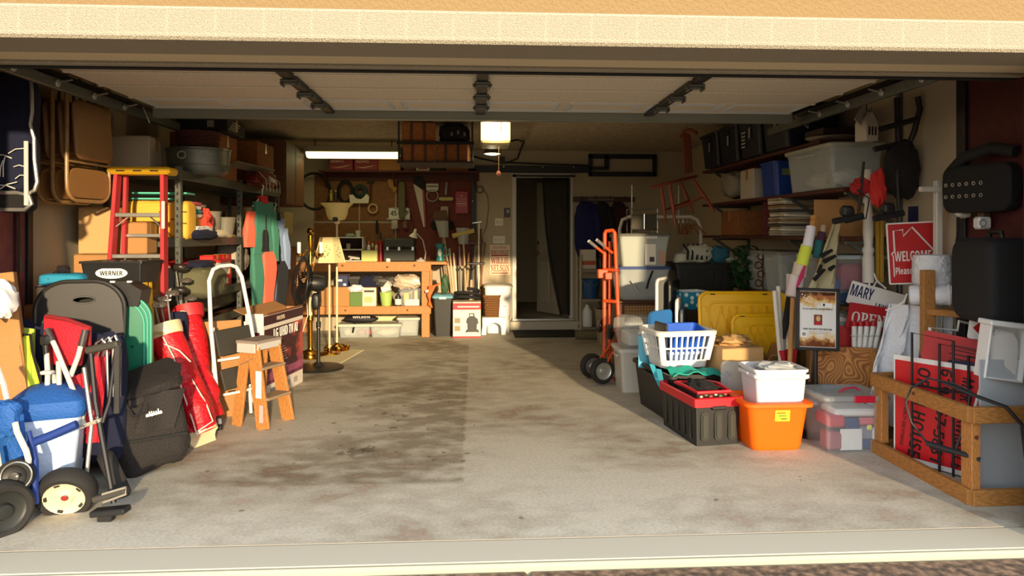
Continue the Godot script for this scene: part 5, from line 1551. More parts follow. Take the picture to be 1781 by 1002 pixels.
	put(pf, "knob", MB.new().blob(V3(-0.02, 0.72, 0.03), V3(0.045, 0.09, 0.045), 3, 0.05, 3), "black_plastic")
	var cg := put(pf, "cage", MB.new().torus(hc + ax * 0.03, ax, 0.255, 0.011, 40, 8), "black_plastic")
	var bs := MB.turn_to(ax)
	var w3 := MB.new()
	for k in 48:
		var a := TAU * k / 48
		var e := bs * V3(cos(a), 0, sin(a))
		w3.tube([hc + ax * 0.1 + e * 0.05, hc + ax * 0.09 + e * 0.16, hc + ax * 0.03 + e * 0.255], 0.0028, 4)
		w3.tube([hc - ax * 0.05 + e * 0.05, hc - ax * 0.045 + e * 0.16, hc + ax * 0.03 + e * 0.255], 0.0028, 4)
	put(cg, "wires", w3, "black_plastic").set_meta("kind", "stuff")
	for k in 4:
		var a := TAU * k / 4 + 0.3
		put(pf, "blade", MB.new().sheet(4, 4, func(u: float, w: float) -> Vector3:
			var an := a + (w - 0.5) * 1.1
			return hc + ax * (0.02 + 0.05 * (w - 0.5)) + bs * V3(cos(an), 0, sin(an)) * lerpf(0.04, 0.23, u), 0.004), "black_plastic")
	put(pf, "hub", MB.new().disc(hc + ax * 0.1, ax, 0.05, 0.02), "black_plastic")

	# -------- brass candle floor lamp
	var bl := thing("floor_lamp", "brass candelabra floor lamp with white candle sleeves behind the fan", "lamp", V3(-1.884, 0.0, -7.995))
	lt(bl, "base", [[0.075, 0.0], [0.08, 0.03], [0.07, 0.05], [0.085, 0.06], [0.085, 0.09], [0.035, 0.11], [0.03, 0.13]], "brass")
	lt(bl, "stem", [[0.026, 0.12], [0.026, 0.42], [0.036, 0.44], [0.036, 0.47], [0.016, 0.5], [0.016, 0.85], [0.024, 0.87], [0.018, 0.95], [0.018, 1.05], [0.035, 1.07], [0.02, 1.1], [0.028, 1.16], [0.014, 1.2], [0.014, 1.26], [0.03, 1.3], [0.03, 1.42], [0.012, 1.43]], "brass")
	put(bl, "finial", MB.new().blob(V3(0, 1.47, 0), V3(0.042, 0.042, 0.042), 2, 0, 1), "brass")
	lt(bl, "stem_tube", [[0.022, 0.5], [0.022, 0.78]], "cream_plastic")
	for k in 3:
		var a: float = [PI, 0.25, -0.7][k]
		var dv := V3(cos(a), 0, sin(a)) * 0.13
		var arm := tb(bl, "arm", [V3(0, 1.24, 0), dv * 0.4 + V3(0, 1.25, 0), dv * 0.7 + V3(0, 1.17, 0), dv + V3(0, 1.2, 0)], 0.009, "brass")
		lt(arm, "candle_cup", [[0.01, 1.19], [0.032, 1.2], [0.034, 1.215], [0.012, 1.22]], "brass", dv, 14)
		lt(arm, "candle_sleeve", [[0.02, 1.21], [0.021, 1.34], [0.008, 1.345]], "#f4f0e4:0.6", dv, 14)
	tb(bl, "flex", [V3(0.02, 0.9, 0.03), V3(-0.03, 0.7, 0.05), V3(-0.02, 0.5, 0.05), V3(-0.08, 0.3, 0.06), V3(-0.09, 0.05, 0.06)], 0.004, "white_plastic", 6)
	# -------- torchiere
	var th := thing("floor_lamp", "slim torchiere floor lamp with an alabaster bowl in front of the pegboard", "lamp", V3(-1.688, 0.0, -8.523))
	var ty := 1.814
	lt(th, "base", [[0.15, 0.0], [0.16, 0.015], [0.1, 0.04], [0.04, 0.07], [0.014, 0.1]], "brass")
	for k in 5:
		put(th, "leaf", MB.new().blob(V3(0.12 * cos(k * 1.26), 0.045, 0.12 * sin(k * 1.26)), V3(0.045, 0.025, 0.03), 2, 0.2, k, 10, 6), "brass")
	lt(th, "pole", [[0.013, 0.08], [0.013, ty - 0.26], [0.035, ty - 0.25], [0.04, ty - 0.2]], "#d9c9a0:0.3")
	lt(th, "bowl", [[0.03, ty - 0.215], [0.1, ty - 0.2], [0.125, ty - 0.14], [0.14, ty - 0.06], [0.2, ty], [0.193, ty], [0.13, ty - 0.06], [0.1, ty - 0.17], [0.02, ty - 0.2]], "shade_cream", Vector3.ZERO, 32)
	bx(th, "switch_box", V3(0, ty - 0.2, 0.1), V3(0.06, 0.05, 0.04), "black_plastic", 0.008)
	# -------- lamp with floral shade
	var fs := thing("floor_lamp", "brass floor lamp with a cream panelled shade printed with sprigs", "lamp", V3(-1.721, 0.0, -8.246))
	var sy := 1.097
	lt(fs, "base", [[0.13, 0.0], [0.135, 0.015], [0.11, 0.03], [0.03, 0.045], [0.018, 0.08]], "brass")
	lt(fs, "pole", [[0.012, 0.07], [0.012, sy + 0.22]], "#d9c9a0:0.3")
	var sm := MB.new()
	sm.lathe([[0.185, sy], [0.105, sy + 0.3], [0.1, sy + 0.3], [0.18, sy]], 6)
	var shade := put(fs, "shade", sm, "shade_cream")
	for k in 6:
		var a0 := TAU * k / 6
		put(shade, "piping", MB.new().tube([V3(0.186 * cos(a0), sy, 0.186 * sin(a0)), V3(0.106 * cos(a0), sy + 0.3, 0.106 * sin(a0))], 0.005, 6), "#dcc88e:0.8")
		var am := a0 + PI / 6
		var nrm := V3(cos(am), 0.25, sin(am))
		for j in 7:
			var hv2 := 0.07 + 0.022 * j
			var rad := lerpf(0.185, 0.105, hv2 / 0.3) * 0.868
			var side := V3(-sin(am), 0, cos(am)) * (0.028 * sin(j * 2.4 + k))
			put(shade, "sprig_print", MB.new().disc(V3(cos(am) * rad, sy + hv2, sin(am) * rad) + side, nrm, 0.009 - 0.0004 * j, 0.004, 6, 0.0), "#6f6a38:0.9")
	# floor tile under the lamps
	solo("stone_tile", "cream stone tile lying on the floor under the lamps", "tile", MB.new().box(V3(0, 0.006, 0), V3(0.34, 0.012, 1.0), 0.003), "#d6cba4:0.5", V3(-1.615, 0.0, -8.053) + V3(0.02, 0, 0), -8)

func tv_art() -> StandardMaterial3D:
	var w := 256
	var im := Image.create(w, w, false, Image.FORMAT_RGB8)
	var nz := FastNoiseLite.new()
	nz.seed = 5
	nz.frequency = 0.012
	nz.fractal_octaves = 3
	for j in w:
		for i in w:
			var u := i / 256.0
			var v := j / 256.0
			var n := nz.get_noise_2d(i, j * 0.7)
			var c := Color("#3a1a20")
			c = c.lerp(Color("#b04a3a"), clampf((u - 0.45) * 2.0 + n * 1.6 - v * 0.8, 0, 1))
			c = c.lerp(Color("#7a3a5e"), clampf((v - 0.72 + n * 0.3) * 6.0, 0, 1) * 0.8)
			if v > 0.8 and v < 0.93:
				c = c.lerp(Color("#a85a78"), 0.7)
			im.set_pixel(i, j, c)
	var s := defm("television_artwork", "#ffffff", 0.4)
	s.albedo_texture = ImageTexture.create_from_image(im)
	return s

# ---------------------------------------------------------------- back wall: pegboards and what hangs there, the shelf above, the overhead rack
func hung(called: String, label: String, cat: String, m: MB, mat: Variant, at: Vector3) -> MeshInstance3D:
	return solo(called, label, cat, m, mat, at)

func back_wall() -> void:
	var z := -10.285
	for q in [["brown pegboard panel above the bench under the shop light", 552, 688, 303, 384, "pegboard_brown"], ["lower brown pegboard panel just over the bench top", 552, 688, 388, 462, "pegboard_brown"], ["red-brown pegboard panel carrying the saw and number plate", 691, 826, 303, 462, "pegboard_red"]]:
		var w: float = (q[2] - q[1]) * 0.008656
		var h: float = (q[4] - q[3]) * 0.008656
		var cx: float = ((q[1] + q[2]) / 2.0 - 825.0) * 0.008656
		var cy: float = 1.45 - ((q[3] + q[4]) / 2.0 - 405.0) * 0.008656
		var t := thing("pegboard", q[0], "pegboard", V3(cx, cy, z), 0, "pegboard panels")
		bx(t, "panel", Vector3.ZERO, V3(w, h, 0.012), q[5], 0.002)
		var hm := MB.new()
		for i in int(w / 0.075):
			for j in int(h / 0.075):
				hm.box(V3(-w / 2 + 0.05 + 0.075 * i, -h / 2 + 0.05 + 0.075 * j, 0.0062), V3(0.008, 0.008, 0.002), 0.0)
		put(t, "holes", hm, "#1c0d06:0.9").set_meta("kind", "stuff")
	# shelf over the pegboards
	var sh := thing("bracket_shelf", "red-brown wooden shelf running over the pegboards", "shelf", V3(-1.077, 2.335, -10.1))
	bx(sh, "board", V3(0, 0, 0), V3(2.3, 0.022, 0.36), "shelf_red")
	bx(sh, "cleat", V3(0, -0.06, -0.16), V3(2.3, 0.1, 0.025), "shelf_red")
	for x in [-1.1, -0.1, 1.1]:
		put(sh, "bracket", MB.new().beam(V3(x, -0.01, 0.12), V3(x, -0.2, -0.15), 0.03, 0.02), "shelf_red")
	var sy := 2.34 + 0.011
	for k in 2:
		var b := carton(["red printed shoe box on the shelf, nearer the cabinet", "red printed shoe box on the shelf, next to the tan carton"][k], V3(-1.915 + 0.36 * k, sy, -10.06), V3(0.34, 0.17, 0.22), 0, "#7d1a18:0.6", false, "red shoe boxes on the shelf", "shoe_box")
		words(b, "NIKKO", V3(-0.05, 0.125, 0.112), 0.035, 0.18, "#c8a488:0.6")
		put(b, "swoosh", MB.new().prism([Vector2(-0.15, 0.05), Vector2(-0.05, 0.04), Vector2(0.06, 0.06), Vector2(0.15, 0.08), Vector2(0.06, 0.05), Vector2(-0.05, 0.03)], 0.111, 0.113), "#c8a488:0.6")
	carton("tan carton on the shelf below the end of the shop light", V3(-1.232, sy, -10.08), V3(0.33, 0.35, 0.22), 0, "#a06c34:0.85")
	carton("slim dark red box standing on the shelf beside the tan carton", V3(-0.942, sy, -10.1), V3(0.17, 0.24, 0.16), 0, "#5c1512:0.6")
	var pf := thing("picture_box", "small white framed picture propped on the shelf", "picture", V3(-0.749, sy, -10.02))
	bx(pf, "frame", V3(0, 0.07, 0), V3(0.19, 0.14, 0.02), "white_paint")
	bx(pf, "print", V3(0, 0.07, 0.0105), V3(0.14, 0.1, 0.002), print_mat("little_picture", 24, 18, "#8a4a30", [[0.3, 0.1, 0.4, 0.5, "#1c1410"], [0.0, 0.7, 1.0, 0.3, "#c8a080"], [0.4, 0.6, 0.3, 0.2, "#d8c8b0"]]), 0.0)
	carton("black carton on the shelf beside the little picture", V3(-0.535, sy, -10.08), V3(0.22, 0.16, 0.2), 0, "#1c1712:0.7")
	carton("brown carton at the end of the shelf by the black upright", V3(-0.259, sy, -10.08), V3(0.3, 0.14, 0.2), 0, "cardboard_dark")
	# overhead rack
	var d := 7.8
	var ry := 2.235
	var rk := thing("overhead_rack", "black steel rack hung from the ceiling holding strapped cartons", "rack", V3(-0.423, ry, -d))
	bx(rk, "deck", V3(0, -0.012, 0), V3(0.84, 0.02, 0.6), "black_paint")
	for x in [-0.4, 0.4]:
		for zz in [-0.27, 0.27]:
			bx(rk, "hanger", V3(x, (2.69 - ry) / 2, zz), V3(0.02, 2.69 - ry, 0.02), "black_paint")
	bx(rk, "cross_strap", V3(0, 2.432 - ry, 0.305), V3(0.84, 0.035, 0.008), "black_matte")
	var u := 0.0063
	for q in [["brown taped carton low on the overhead rack, the wider one", -0.19, 0.0, 0.37, 0.225, 4.0], ["brown taped carton low on the overhead rack, beside the opener", 0.2, 0.0, 0.33, 0.21, -3.0], ["brown taped carton lying on top of the wider rack carton", -0.21, 0.235, 0.36, 0.19, 6.0]]:
		var c := carton(q[0], V3(-0.423 + q[1], ry + q[2], -d), V3(q[3], q[4], 0.5), q[5], "cardboard_dark", false, "cartons on the overhead rack")
		for x in [-0.08, 0.06]:
			bx(c, "strap", V3(x, q[4] / 2, 0.252), V3(0.03, q[4], 0.004), "#3a1c0e:0.7", 0.0)
	var bg := thing("camera_bag", "black equipment bag with grey clips on top of the overhead rack", "bag", V3(-0.228, ry + 0.222, -d + 0.05))
	put(bg, "body", MB.new().blob(V3(0, 0.1, 0), V3(0.17, 0.11, 0.2), 3, 0.14, 81), "black_cloth")
	tb(bg, "strap", [V3(-0.12, 0.05, 0.2), V3(-0.05, 0.16, 0.2), V3(0.08, 0.14, 0.2), V3(0.16, 0.03, 0.16), V3(0.2, -0.1, 0.1)], 0.01, "black_matte", 6)
	for k in 3:
		bx(bg, "clip", V3(-0.02 + 0.07 * k, 0.08 + 0.02 * (k % 2), 0.2), V3(0.025, 0.04, 0.015), "#6a6458:0.5")

	# hung tools
	var s := 10.2 / 1190.0
	var P := func(px: float, py: float, off := 0.0) -> Vector3: return V3((px - 825.0) * s * 1.0, 1.45 - (py - 405.0) * s, -10.262 + off)
	hung("cable_coil", "black cable coil hanging on the brown pegboard, the tall one", "cable", MB.new().torus(Vector3.ZERO, Vector3.BACK, 0.1, 0.022, 24, 8, 1.55).torus(V3(0.01, -0.01, 0.03), Vector3.BACK, 0.09, 0.014, 24, 8, 1.6), "black_matte", P.call(603, 334, 0.03))
	hung("hose_coil", "dark green hose coil hanging behind the white cut-out", "hose", MB.new().torus(Vector3.ZERO, Vector3.BACK, 0.075, 0.028, 24, 8).torus(V3(0, 0, 0.03), Vector3.BACK, 0.06, 0.018, 24, 8), "#16301f:0.6", P.call(629, 333, 0.03))
	hung("rubber_ring", "large black rubber ring hanging in the dark corner by the cabinet", "ring", MB.new().torus(Vector3.ZERO, V3(0.7, 0, 0.7), 0.26, 0.02, 32, 8), "black_matte", P.call(556, 335, 0.22))
	var hm := thing("hammer", "claw hammer hanging head up on the brown pegboard", "hammer", P.call(646, 318, 0.02))
	tb(hm, "handle", [V3(0, 0, 0), V3(0, -0.26, 0)], 0.013, "dark_wood")
	put(hm, "head", MB.new().tube([V3(-0.06, -0.01, 0), V3(-0.02, 0.015, 0), V3(0.05, 0.01, 0)], [0.008, 0.018, 0.018], 10), "dark_steel")
	hung("cloud_plaque", "white cloud shaped cut-out hung beside the masking tape", "plaque", MB.new().prism([Vector2(-0.14, -0.07), Vector2(0.13, -0.07), Vector2(0.14, 0.03), Vector2(0.1, 0.07), Vector2(0.06, 0.02), Vector2(0.02, -0.01), Vector2(-0.05, 0.0), Vector2(-0.1, 0.06), Vector2(-0.15, 0.05)], -0.006, 0.006), "#c9c0ac:0.7", P.call(628, 346, 0.07))
	hung("masking_tape", "roll of tan masking tape hung on the brown pegboard", "tape", MB.new().lathe([[0.05, -0.015], [0.078, -0.015], [0.078, 0.015], [0.05, 0.015], [0.05, -0.015]], 24, Vector3.ZERO, false), "#a8875a:0.8", P.call(650, 363, 0.02)).rotation_degrees.x = 90
	hung("wooden_dowel", "thin pale dowel hung upright below the white cut-out", "dowel", MB.new().tube([V3(0, 0.26, 0), V3(0, -0.26, 0)], 0.01, 8), "#b89468:0.8", P.call(626, 385, -0.008))
	for k in 2:
		var bt := thing("spray_bottle", ["slim yellow bottle hung on the pegboard above the alabaster bowl", "dark bottle with a pale cap beside the slim yellow bottle"][k], "bottle", P.call(579 + 8 * k, 350, 0.05))
		lt(bt, "body", [[0.02, 0], [0.024, 0.02], [0.024, 0.1], [0.01, 0.13]], ["#a8903a:0.5", "#3a2c1c:0.5"][k], Vector3.ZERO, 12)
		lt(bt, "cap", [[0.012, 0.13], [0.012, 0.16], [0.004, 0.165]], "#b8a878:0.5", Vector3.ZERO, 10)
	hung("state_cutout", "mustard yellow cut-out shape hung at the top of the red pegboard", "plaque", MB.new().prism([Vector2(-0.07, 0.1), Vector2(0.06, 0.1), Vector2(0.06, 0.0), Vector2(0.07, -0.05), Vector2(0.03, -0.1), Vector2(0.0, -0.05), Vector2(-0.04, -0.02), Vector2(-0.06, 0.04)], -0.006, 0.006), "#9a6e24:0.7", P.call(683, 324, 0.02))
	hung("tie_down_strap", "camouflage strap bundle hanging over the number plate", "strap", MB.new().blob(Vector3.ZERO, V3(0.05, 0.27, 0.03), 5, 0.14, 84, 14, 14, 4.0), "#5c5838:0.9", P.call(700, 349, 0.05))
	var lp := thing("number_plate", "white number plate with black characters on the red pegboard", "number plate", P.call(695, 371, 0.01))
	put(lp, "plate", MB.new().prism(rect2(0.31, 0.16, 0.02), -0.002, 0.002), "#c9c5b4:0.5")
	words(lp, "45", V3(-0.085, 0.0, 0.003), 0.075, 0.09, "#16161a:0.6")
	words(lp, "CP", V3(0.09, 0.0, 0.003), 0.075, 0.09, "#16161a:0.6")
	bx(lp, "year_strip", V3(0, 0.064, 0.003), V3(0.16, 0.012, 0.002), "#6a6a70:0.6", 0.0)
	bx(lp, "mount_lip", V3(-0.01, -0.085, 0.004), V3(0.34, 0.02, 0.006), "#b8b4a4:0.5")
	var sw := thing("hand_saw", "hand saw hung point down with black grip and an orange edge", "saw", P.call(728, 355, 0.02))
	put(sw, "blade", MB.new().prism([Vector2(-0.075, 0.3), Vector2(0.07, 0.22), Vector2(0.1, -0.34), Vector2(0.075, -0.34)], -0.002, 0.002), "#b3a894:0.4")
	put(sw, "edge_guard", MB.new().prism([Vector2(0.055, 0.22), Vector2(0.085, 0.2), Vector2(0.115, -0.33), Vector2(0.09, -0.33)], -0.005, 0.006), "#8a3a1a:0.6")
	put(sw, "grip", MB.new().prism([Vector2(-0.08, 0.31), Vector2(-0.05, 0.4), Vector2(0.05, 0.41), Vector2(0.1, 0.32), Vector2(0.1, 0.22), Vector2(0.06, 0.21)], -0.012, 0.014), "black_matte")
	var wp := thing("wire_pack", "white header card with a ring of picture wire below it", "wire", P.call(752, 330, 0.02))
	put(wp, "card", MB.new().prism([Vector2(-0.09, 0.09), Vector2(0.09, 0.09), Vector2(0.09, 0.0), Vector2(0.04, -0.03), Vector2(-0.03, -0.03), Vector2(-0.09, 0.0)], -0.002, 0.002), "#b9b5a4:0.6")
	bx(wp, "print", V3(0, 0.05, 0.003), V3(0.16, 0.02, 0.002), "#5a5648:0.6", 0.0)
	put(wp, "wire_ring", MB.new().torus(V3(0, -0.09, 0), Vector3.BACK, 0.085, 0.01, 28, 6), "#8a8474:0.4")
	var br := thing("scraper", "floor scraper with pale blade hung beside the red case", "scraper", P.call(776, 332, 0.02))
	tb(br, "handle", [V3(0.01, 0.13, 0), V3(-0.005, -0.06, 0)], [0.014, 0.02], "#8a8a80:0.5")
	put(br, "blade", MB.new().blob(V3(0.0, -0.12, 0), V3(0.11, 0.028, 0.02), 4, 0.1, 85), "#b0a468:0.7")
	var rc := thing("tool_case", "flat red plastic tool case with white print hung near the black upright", "case", P.call(803, 352, 0.03))
	bx(rc, "shell", Vector3.ZERO, V3(0.2, 0.34, 0.04), "#8c1418:0.45", 0.01)
	for k in 4:
		bx(rc, "printed_line", V3(0.0, 0.05 - 0.035 * k, 0.021), V3(0.15 - 0.02 * (k % 2), 0.014 if k == 2 else 0.006, 0.002), "#c8a09a:0.6", 0.0)
	put(rc, "symbol", MB.new().prism([Vector2(-0.02, 0.09), Vector2(0, 0.11), Vector2(0.02, 0.09)], 0.02, 0.022), "#c8a09a:0.6")
	var tg := thing("price_card", "small white and red printed card hung under the scraper", "card", P.call(773, 369, 0.02))
	put(tg, "card", MB.new().prism(rect2(0.11, 0.17, 0.015), -0.002, 0.002), "#a8988a:0.6")
	bx(tg, "print", V3(0, 0.0, 0.003), V3(0.08, 0.06, 0.002), "#8a2c24:0.6", 0.0)
	for k in 2:
		var pk := thing("hardware_packet", ["pale hardware packet hung under the number plate", "brown hardware packet hung beside the pale one"][k], "packet", P.call(687 + 18 * k, 390, 0.02))
		bx(pk, "card", V3(0, 0.03, 0), V3(0.09 - 0.03 * k, 0.06, 0.004), ["#b0a88e:0.7", "#6a4428:0.7"][k], 0.001)
		put(pk, "pouch", MB.new().blob(V3(0, -0.03, 0.01), V3(0.05 - 0.012 * k, 0.045, 0.015), 4, 0.1, 86 + k), ["#9a927c:0.4", "#5a3a24:0.5"][k])
	hung("carpenter_square", "long dark steel square hung slanting beside the saw", "square", MB.new().beam(V3(-0.08, 0.3, 0), V3(0.08, -0.3, 0), 0.03, 0.006), "#2a140c:0.6", P.call(716, 380, 0.02))
	hung("bench_brush", "black bristle brush hung at the bottom of the red pegboard", "brush", MB.new().blob(Vector3.ZERO, V3(0.17, 0.07, 0.05), 3, 0.2, 88, 24, 10, 4.0), "black_matte", P.call(770, 392, 0.05))
	hung("hand_brush", "dark hand brush hung beside the tall extinguisher", "brush", MB.new().tube([V3(0, 0.1, 0), V3(0, -0.02, 0), V3(0, -0.1, 0)], [0.014, 0.02, 0.012], 10), "black_matte", P.call(657, 395, 0.03))
	# black steel upright and track on the wall
	var tk := thing("steel_track", "black steel track on the wall above the door with a long upright", "track", V3(0, 0, -10.27))
	bx(tk, "upright", V3(-0.009, 1.579, 0), V3(0.075, 1.65, 0.05), "black_paint")
	bx(tk, "header", V3(0.821, 2.407, 0), V3(1.821, 0.1, 0.05), "black_paint")
	for px in [824, 876, 944, 998]:
		put(tk, "bolt", MB.new().disc(V3((px - 825) * 0.00863, 2.441, 0.028), Vector3.BACK, 0.012, 0.01, 10), "silver")
	for py in [300, 350, 388]:
		put(tk, "bolt", MB.new().disc(V3(-0.026, 1.45 - (py - 405) * 0.00863, 0.028), Vector3.BACK, 0.01, 0.01, 10), "silver")
	for q in [[1085, 271, 120, 8], [1085, 302, 120, 8], [1042, 292, 36, 5]]:
		bx(tk, "frame_bar", V3((q[0] - 825) * 0.00863, 1.45 - (q[1] - 405) * 0.00863, 0), V3(q[2] * 0.00863, q[3] * 0.00863, 0.04), "black_paint")
	for q in [[1028, 286, 7, 38], [1057, 281, 8, 22], [1142, 286, 7, 38]]:
		bx(tk, "frame_bar", V3((q[0] - 825) * 0.00863, 1.45 - (q[1] - 405) * 0.00863, 0), V3(q[2] * 0.00863, q[3] * 0.00863, 0.04), "black_paint")
	# wiring from the opener, switch plates, poster
	var cb := thing("power_cable", "black power cable looping along the back wall behind the opener", "cable", Vector3.ZERO)
	tb(cb, "loop", [V3(0.363, 2.413, -7.2), V3(0.504, 2.541, -8.0), V3(0.666, 2.675, -9.2), V3(0.666, 2.642, -9.9), V3(0.643, 2.558, -10.2), V3(0.473, 2.492, -10.24)], 0.012, "black_matte", 6)
	tb(cb, "run", [V3(-0.111, 2.626, -10.24), V3(0.086, 2.559, -10.24), V3(0.37, 2.509, -10.24), V3(0.949, 2.486, -10.24), V3(1.741, 2.465, -10.24)], 0.012, "black_matte", 6)
	bx(cb, "outlet_box", V3(0.413, 2.536, -10.25), V3(0.09, 0.1, 0.06), "#2e2a1e:0.6")
	for q in [["white two-gang switch plate beside the door", 868, 386, 2], ["white three-gang switch plate lower on the wall above the poster", 868, 417, 3]]:
		var sp := thing("switch_plate", q[0], "light switch", V3((q[1] - 825) * 0.00864 + 0.0, 1.45 - (q[2] - 405) * 0.00864, -10.296))
		bx(sp, "plate", Vector3.ZERO, V3(0.055 * q[3] + 0.015, 0.115, 0.008), "#d0c9b4:0.5")
		for k in q[3]:
			bx(sp, "toggle", V3((k - (q[3] - 1) / 2.0) * 0.05, 0, 0.006), V3(0.014, 0.03, 0.014), "#b4ac98:0.5")
	var kb := thing("door_keypad", "small black keypad on the wall beside the door casing", "keypad", V3(0.493, 1.753, -10.29))
	bx(kb, "case", Vector3.ZERO, V3(0.09, 0.14, 0.025), "black_plastic", 0.005)
	bx(kb, "display", V3(0.01, 0.02, 0.013), V3(0.04, 0.05, 0.003), "#8a8678:0.4", 0.0)
	var pb := thing("poster", "cream concert poster with red lettering on the wall beside the door", "poster", V3(0.384, 1.043, -10.292))
	bx(pb, "sheet", Vector3.ZERO, V3(0.3, 0.45, 0.004), "#d6c9a6:0.7", 0.0)
	words(pb, "LIVE MUSIC", V3(0, 0.185, 0.003), 0.035, 0.22, "#a02a22:0.7", Basis(), true)
	words(pb, "HERE TONIGHT", V3(0, 0.115, 0.003), 0.06, 0.27, "#a02a22:0.7", Basis(), true)
	bx(pb, "rule", V3(0, 0.065, 0.003), V3(0.26, 0.02, 0.001), "#a02a22:0.7", 0.0)
	words(pb, "WILLIE", V3(0, -0.01, 0.003), 0.09, 0.27, "#a02a22:0.7", Basis(), true)
	words(pb, "NELSON", V3(0, -0.125, 0.003), 0.1, 0.28, "#a02a22:0.7", Basis(), true)
	bx(pb, "rule", V3(0, -0.2, 0.003), V3(0.26, 0.014, 0.001), "#a02a22:0.7", 0.0)
	solo("looped_wire", "thin cord looping down the wall beside the black upright", "cord", MB.new().tube([V3(0.112, 2.114, -10.27), V3(0.198, 2.011, -10.27), V3(0.215, 1.838, -10.27), V3(0.181, 1.536, -10.27), V3(0.129, 1.424, -10.27)], 0.005, 6).torus(V3(0.086, 2.097, -10.27), Vector3.BACK, 0.05, 0.008, 16, 6), "#5e4a38:0.8")

func back_bench() -> void:
	var top := 1.047
	var x0 := -2.55
	var x1 := -0.601
	var w := thing("workbench", "pine workbench with a lower shelf along the back wall", "workbench", Vector3.ZERO)
	bx(w, "top", V3((x0 + x1 + 0.2) / 2, top - 0.02, -9.9), V3(x1 - x0 + 0.24, 0.04, 0.7), "pine")
	var fb := bx(w, "front_beam", V3((x0 + x1) / 2, top - 0.065, -9.56), V3(x1 - x0, 0.135, 0.04), "pine")
	bx(w, "lower_shelf", V3((x0 + x1) / 2, 0.427 - 0.02, -9.9), V3(x1 - x0, 0.03, 0.66), "pine")
	var lb := bx(w, "lower_beam", V3((x0 + x1) / 2, 0.379, -9.56), V3(x1 - x0, 0.11, 0.04), "pine")
	for px in [600, 676, 722]:
		put(fb, "knot", MB.new().disc(V3((px - 825) * 0.00807, top - 0.05 - 0.0006 * (px % 40), -9.539), Vector3.BACK, 0.016, 0.003, 10, 0.0), "knot")
	for px in [605, 710]:
		put(lb, "knot", MB.new().disc(V3((px - 825) * 0.00807, 0.379, -9.539), Vector3.BACK, 0.014, 0.003, 10, 0.0), "knot")
	for x in [x0 + 0.1, x1 - 0.075]:
		for z in [-9.6, -10.18]:
			bx(w, "leg", V3(x, (top - 0.04) / 2, z), V3(0.11, top - 0.04, 0.09), "pine_up")
	top += 0.001
	# on the bench
	var og := thing("parts_organizer", "white framed two-level parts organizer standing on the bench", "organizer", V3(-1.755, top, -9.78))
	for k in 3:
		bx(og, "shelf", V3(0, [0.008, 0.165, 0.335][k], 0), V3(0.4, 0.016, 0.18), "white_paint")
	for x in [-0.192, 0.192]:
		bx(og, "side", V3(x, 0.17, 0), V3(0.016, 0.34, 0.18), "white_paint")
	bx(og, "back_panel", V3(0, 0.17, -0.086), V3(0.38, 0.32, 0.008), "#2a1c12:0.9")
	solo("glue_gun", "white glue gun lying in the organizer", "tool", MB.new().tube([V3(-0.06, 0.05, 0), V3(0.02, 0.03, 0), V3(0.1, 0.02, 0)], [0.012, 0.02, 0.016], 8).tube([V3(0.0, 0.03, 0), V3(-0.03, 0.01, 0.04)], 0.013, 8), "#d8d2c0:0.5", V3(-1.714, top + 0.018, -9.76))
	solo("small_jar", "little pale jar on the upper shelf of the organizer", "jar", MB.new().lathe([[0.03, 0], [0.033, 0.07], [0.02, 0.08]], 12), "#a8a48a:0.3", V3(-1.778, top + 0.174, -9.78))
	solo("paper_cup", "pale green cup standing on top of the organizer", "cup", MB.new().lathe([[0.03, 0], [0.04, 0.09], [0.034, 0.09], [0.026, 0.006]], 14), "#b0b49a:0.6", V3(-1.642, top + 0.345, -9.78))
	solo("cloth_rag", "crumpled pale rag beside the cup on the organizer", "rag", MB.new().blob(V3(0, 0.02, 0), V3(0.07, 0.025, 0.05), 2, 0.3, 90), "#8a9a88:0.9", V3(-1.722 - 0.02, top + 0.345, -9.76))
	carton("yellow-green printed carton on the bench beside the organizer", V3(-1.467, top, -9.74), V3(0.22, 0.15, 0.16), 0, print_mat("leaf_print", 32, 20, "#c8cc7a", [[0.1, 0.2, 0.15, 0.3, "#6a8a2a"], [0.35, 0.3, 0.2, 0.25, "#7a962e"], [0.65, 0.15, 0.12, 0.4, "#5e7a24"], [0.8, 0.5, 0.15, 0.2, "#8aa03a"], [0.2, 0.65, 0.5, 0.08, "#4a5a20"]]))
	for k in 4:
		var sp := thing("spray_can", ["silver spray can behind the yellow-green carton", "white spray can behind the yellow-green carton", "rust coloured spray can behind the yellow-green carton", "cream spray can between the carton and the extinguisher"][k], "can", V3(-1.57 + 0.055 * k, top, -9.93), 0, "spray cans on the bench")
		lt(sp, "body", [[0.024, 0], [0.026, 0.01], [0.026, 0.17 + 0.03 * (k % 2)], [0.014, 0.2 + 0.03 * (k % 2)]], ["silver", "white_plastic", "#8a3a20:0.5", "cream_plastic"][k], Vector3.ZERO, 12)
		lt(sp, "cap", [[0.014, 0.2 + 0.03 * (k % 2)], [0.016, 0.25 + 0.03 * (k % 2)], [0.004, 0.255 + 0.03 * (k % 2)]], ["#b8b4a0:0.5", "#c8542a:0.5", "#c8c0a8:0.5", "#b03020:0.5"][k], Vector3.ZERO, 10)
	var fe := thing("fire_extinguisher", "slim dark red extinguisher standing on the bench beside the tool case", "extinguisher", V3(-1.323, top, -9.76))
	lt(fe, "cylinder", [[0.036, 0], [0.038, 0.02], [0.038, 0.24], [0.02, 0.28], [0.014, 0.3]], "#8a1018:0.35", Vector3.ZERO, 16)
	lt(fe, "valve", [[0.016, 0.3], [0.016, 0.34], [0.01, 0.4]], "black_plastic", Vector3.ZERO, 10)
	var cs := thing("tool_case", "large dark green hard case with metal latches on the bench", "case", V3(-1.05, top, -9.76))
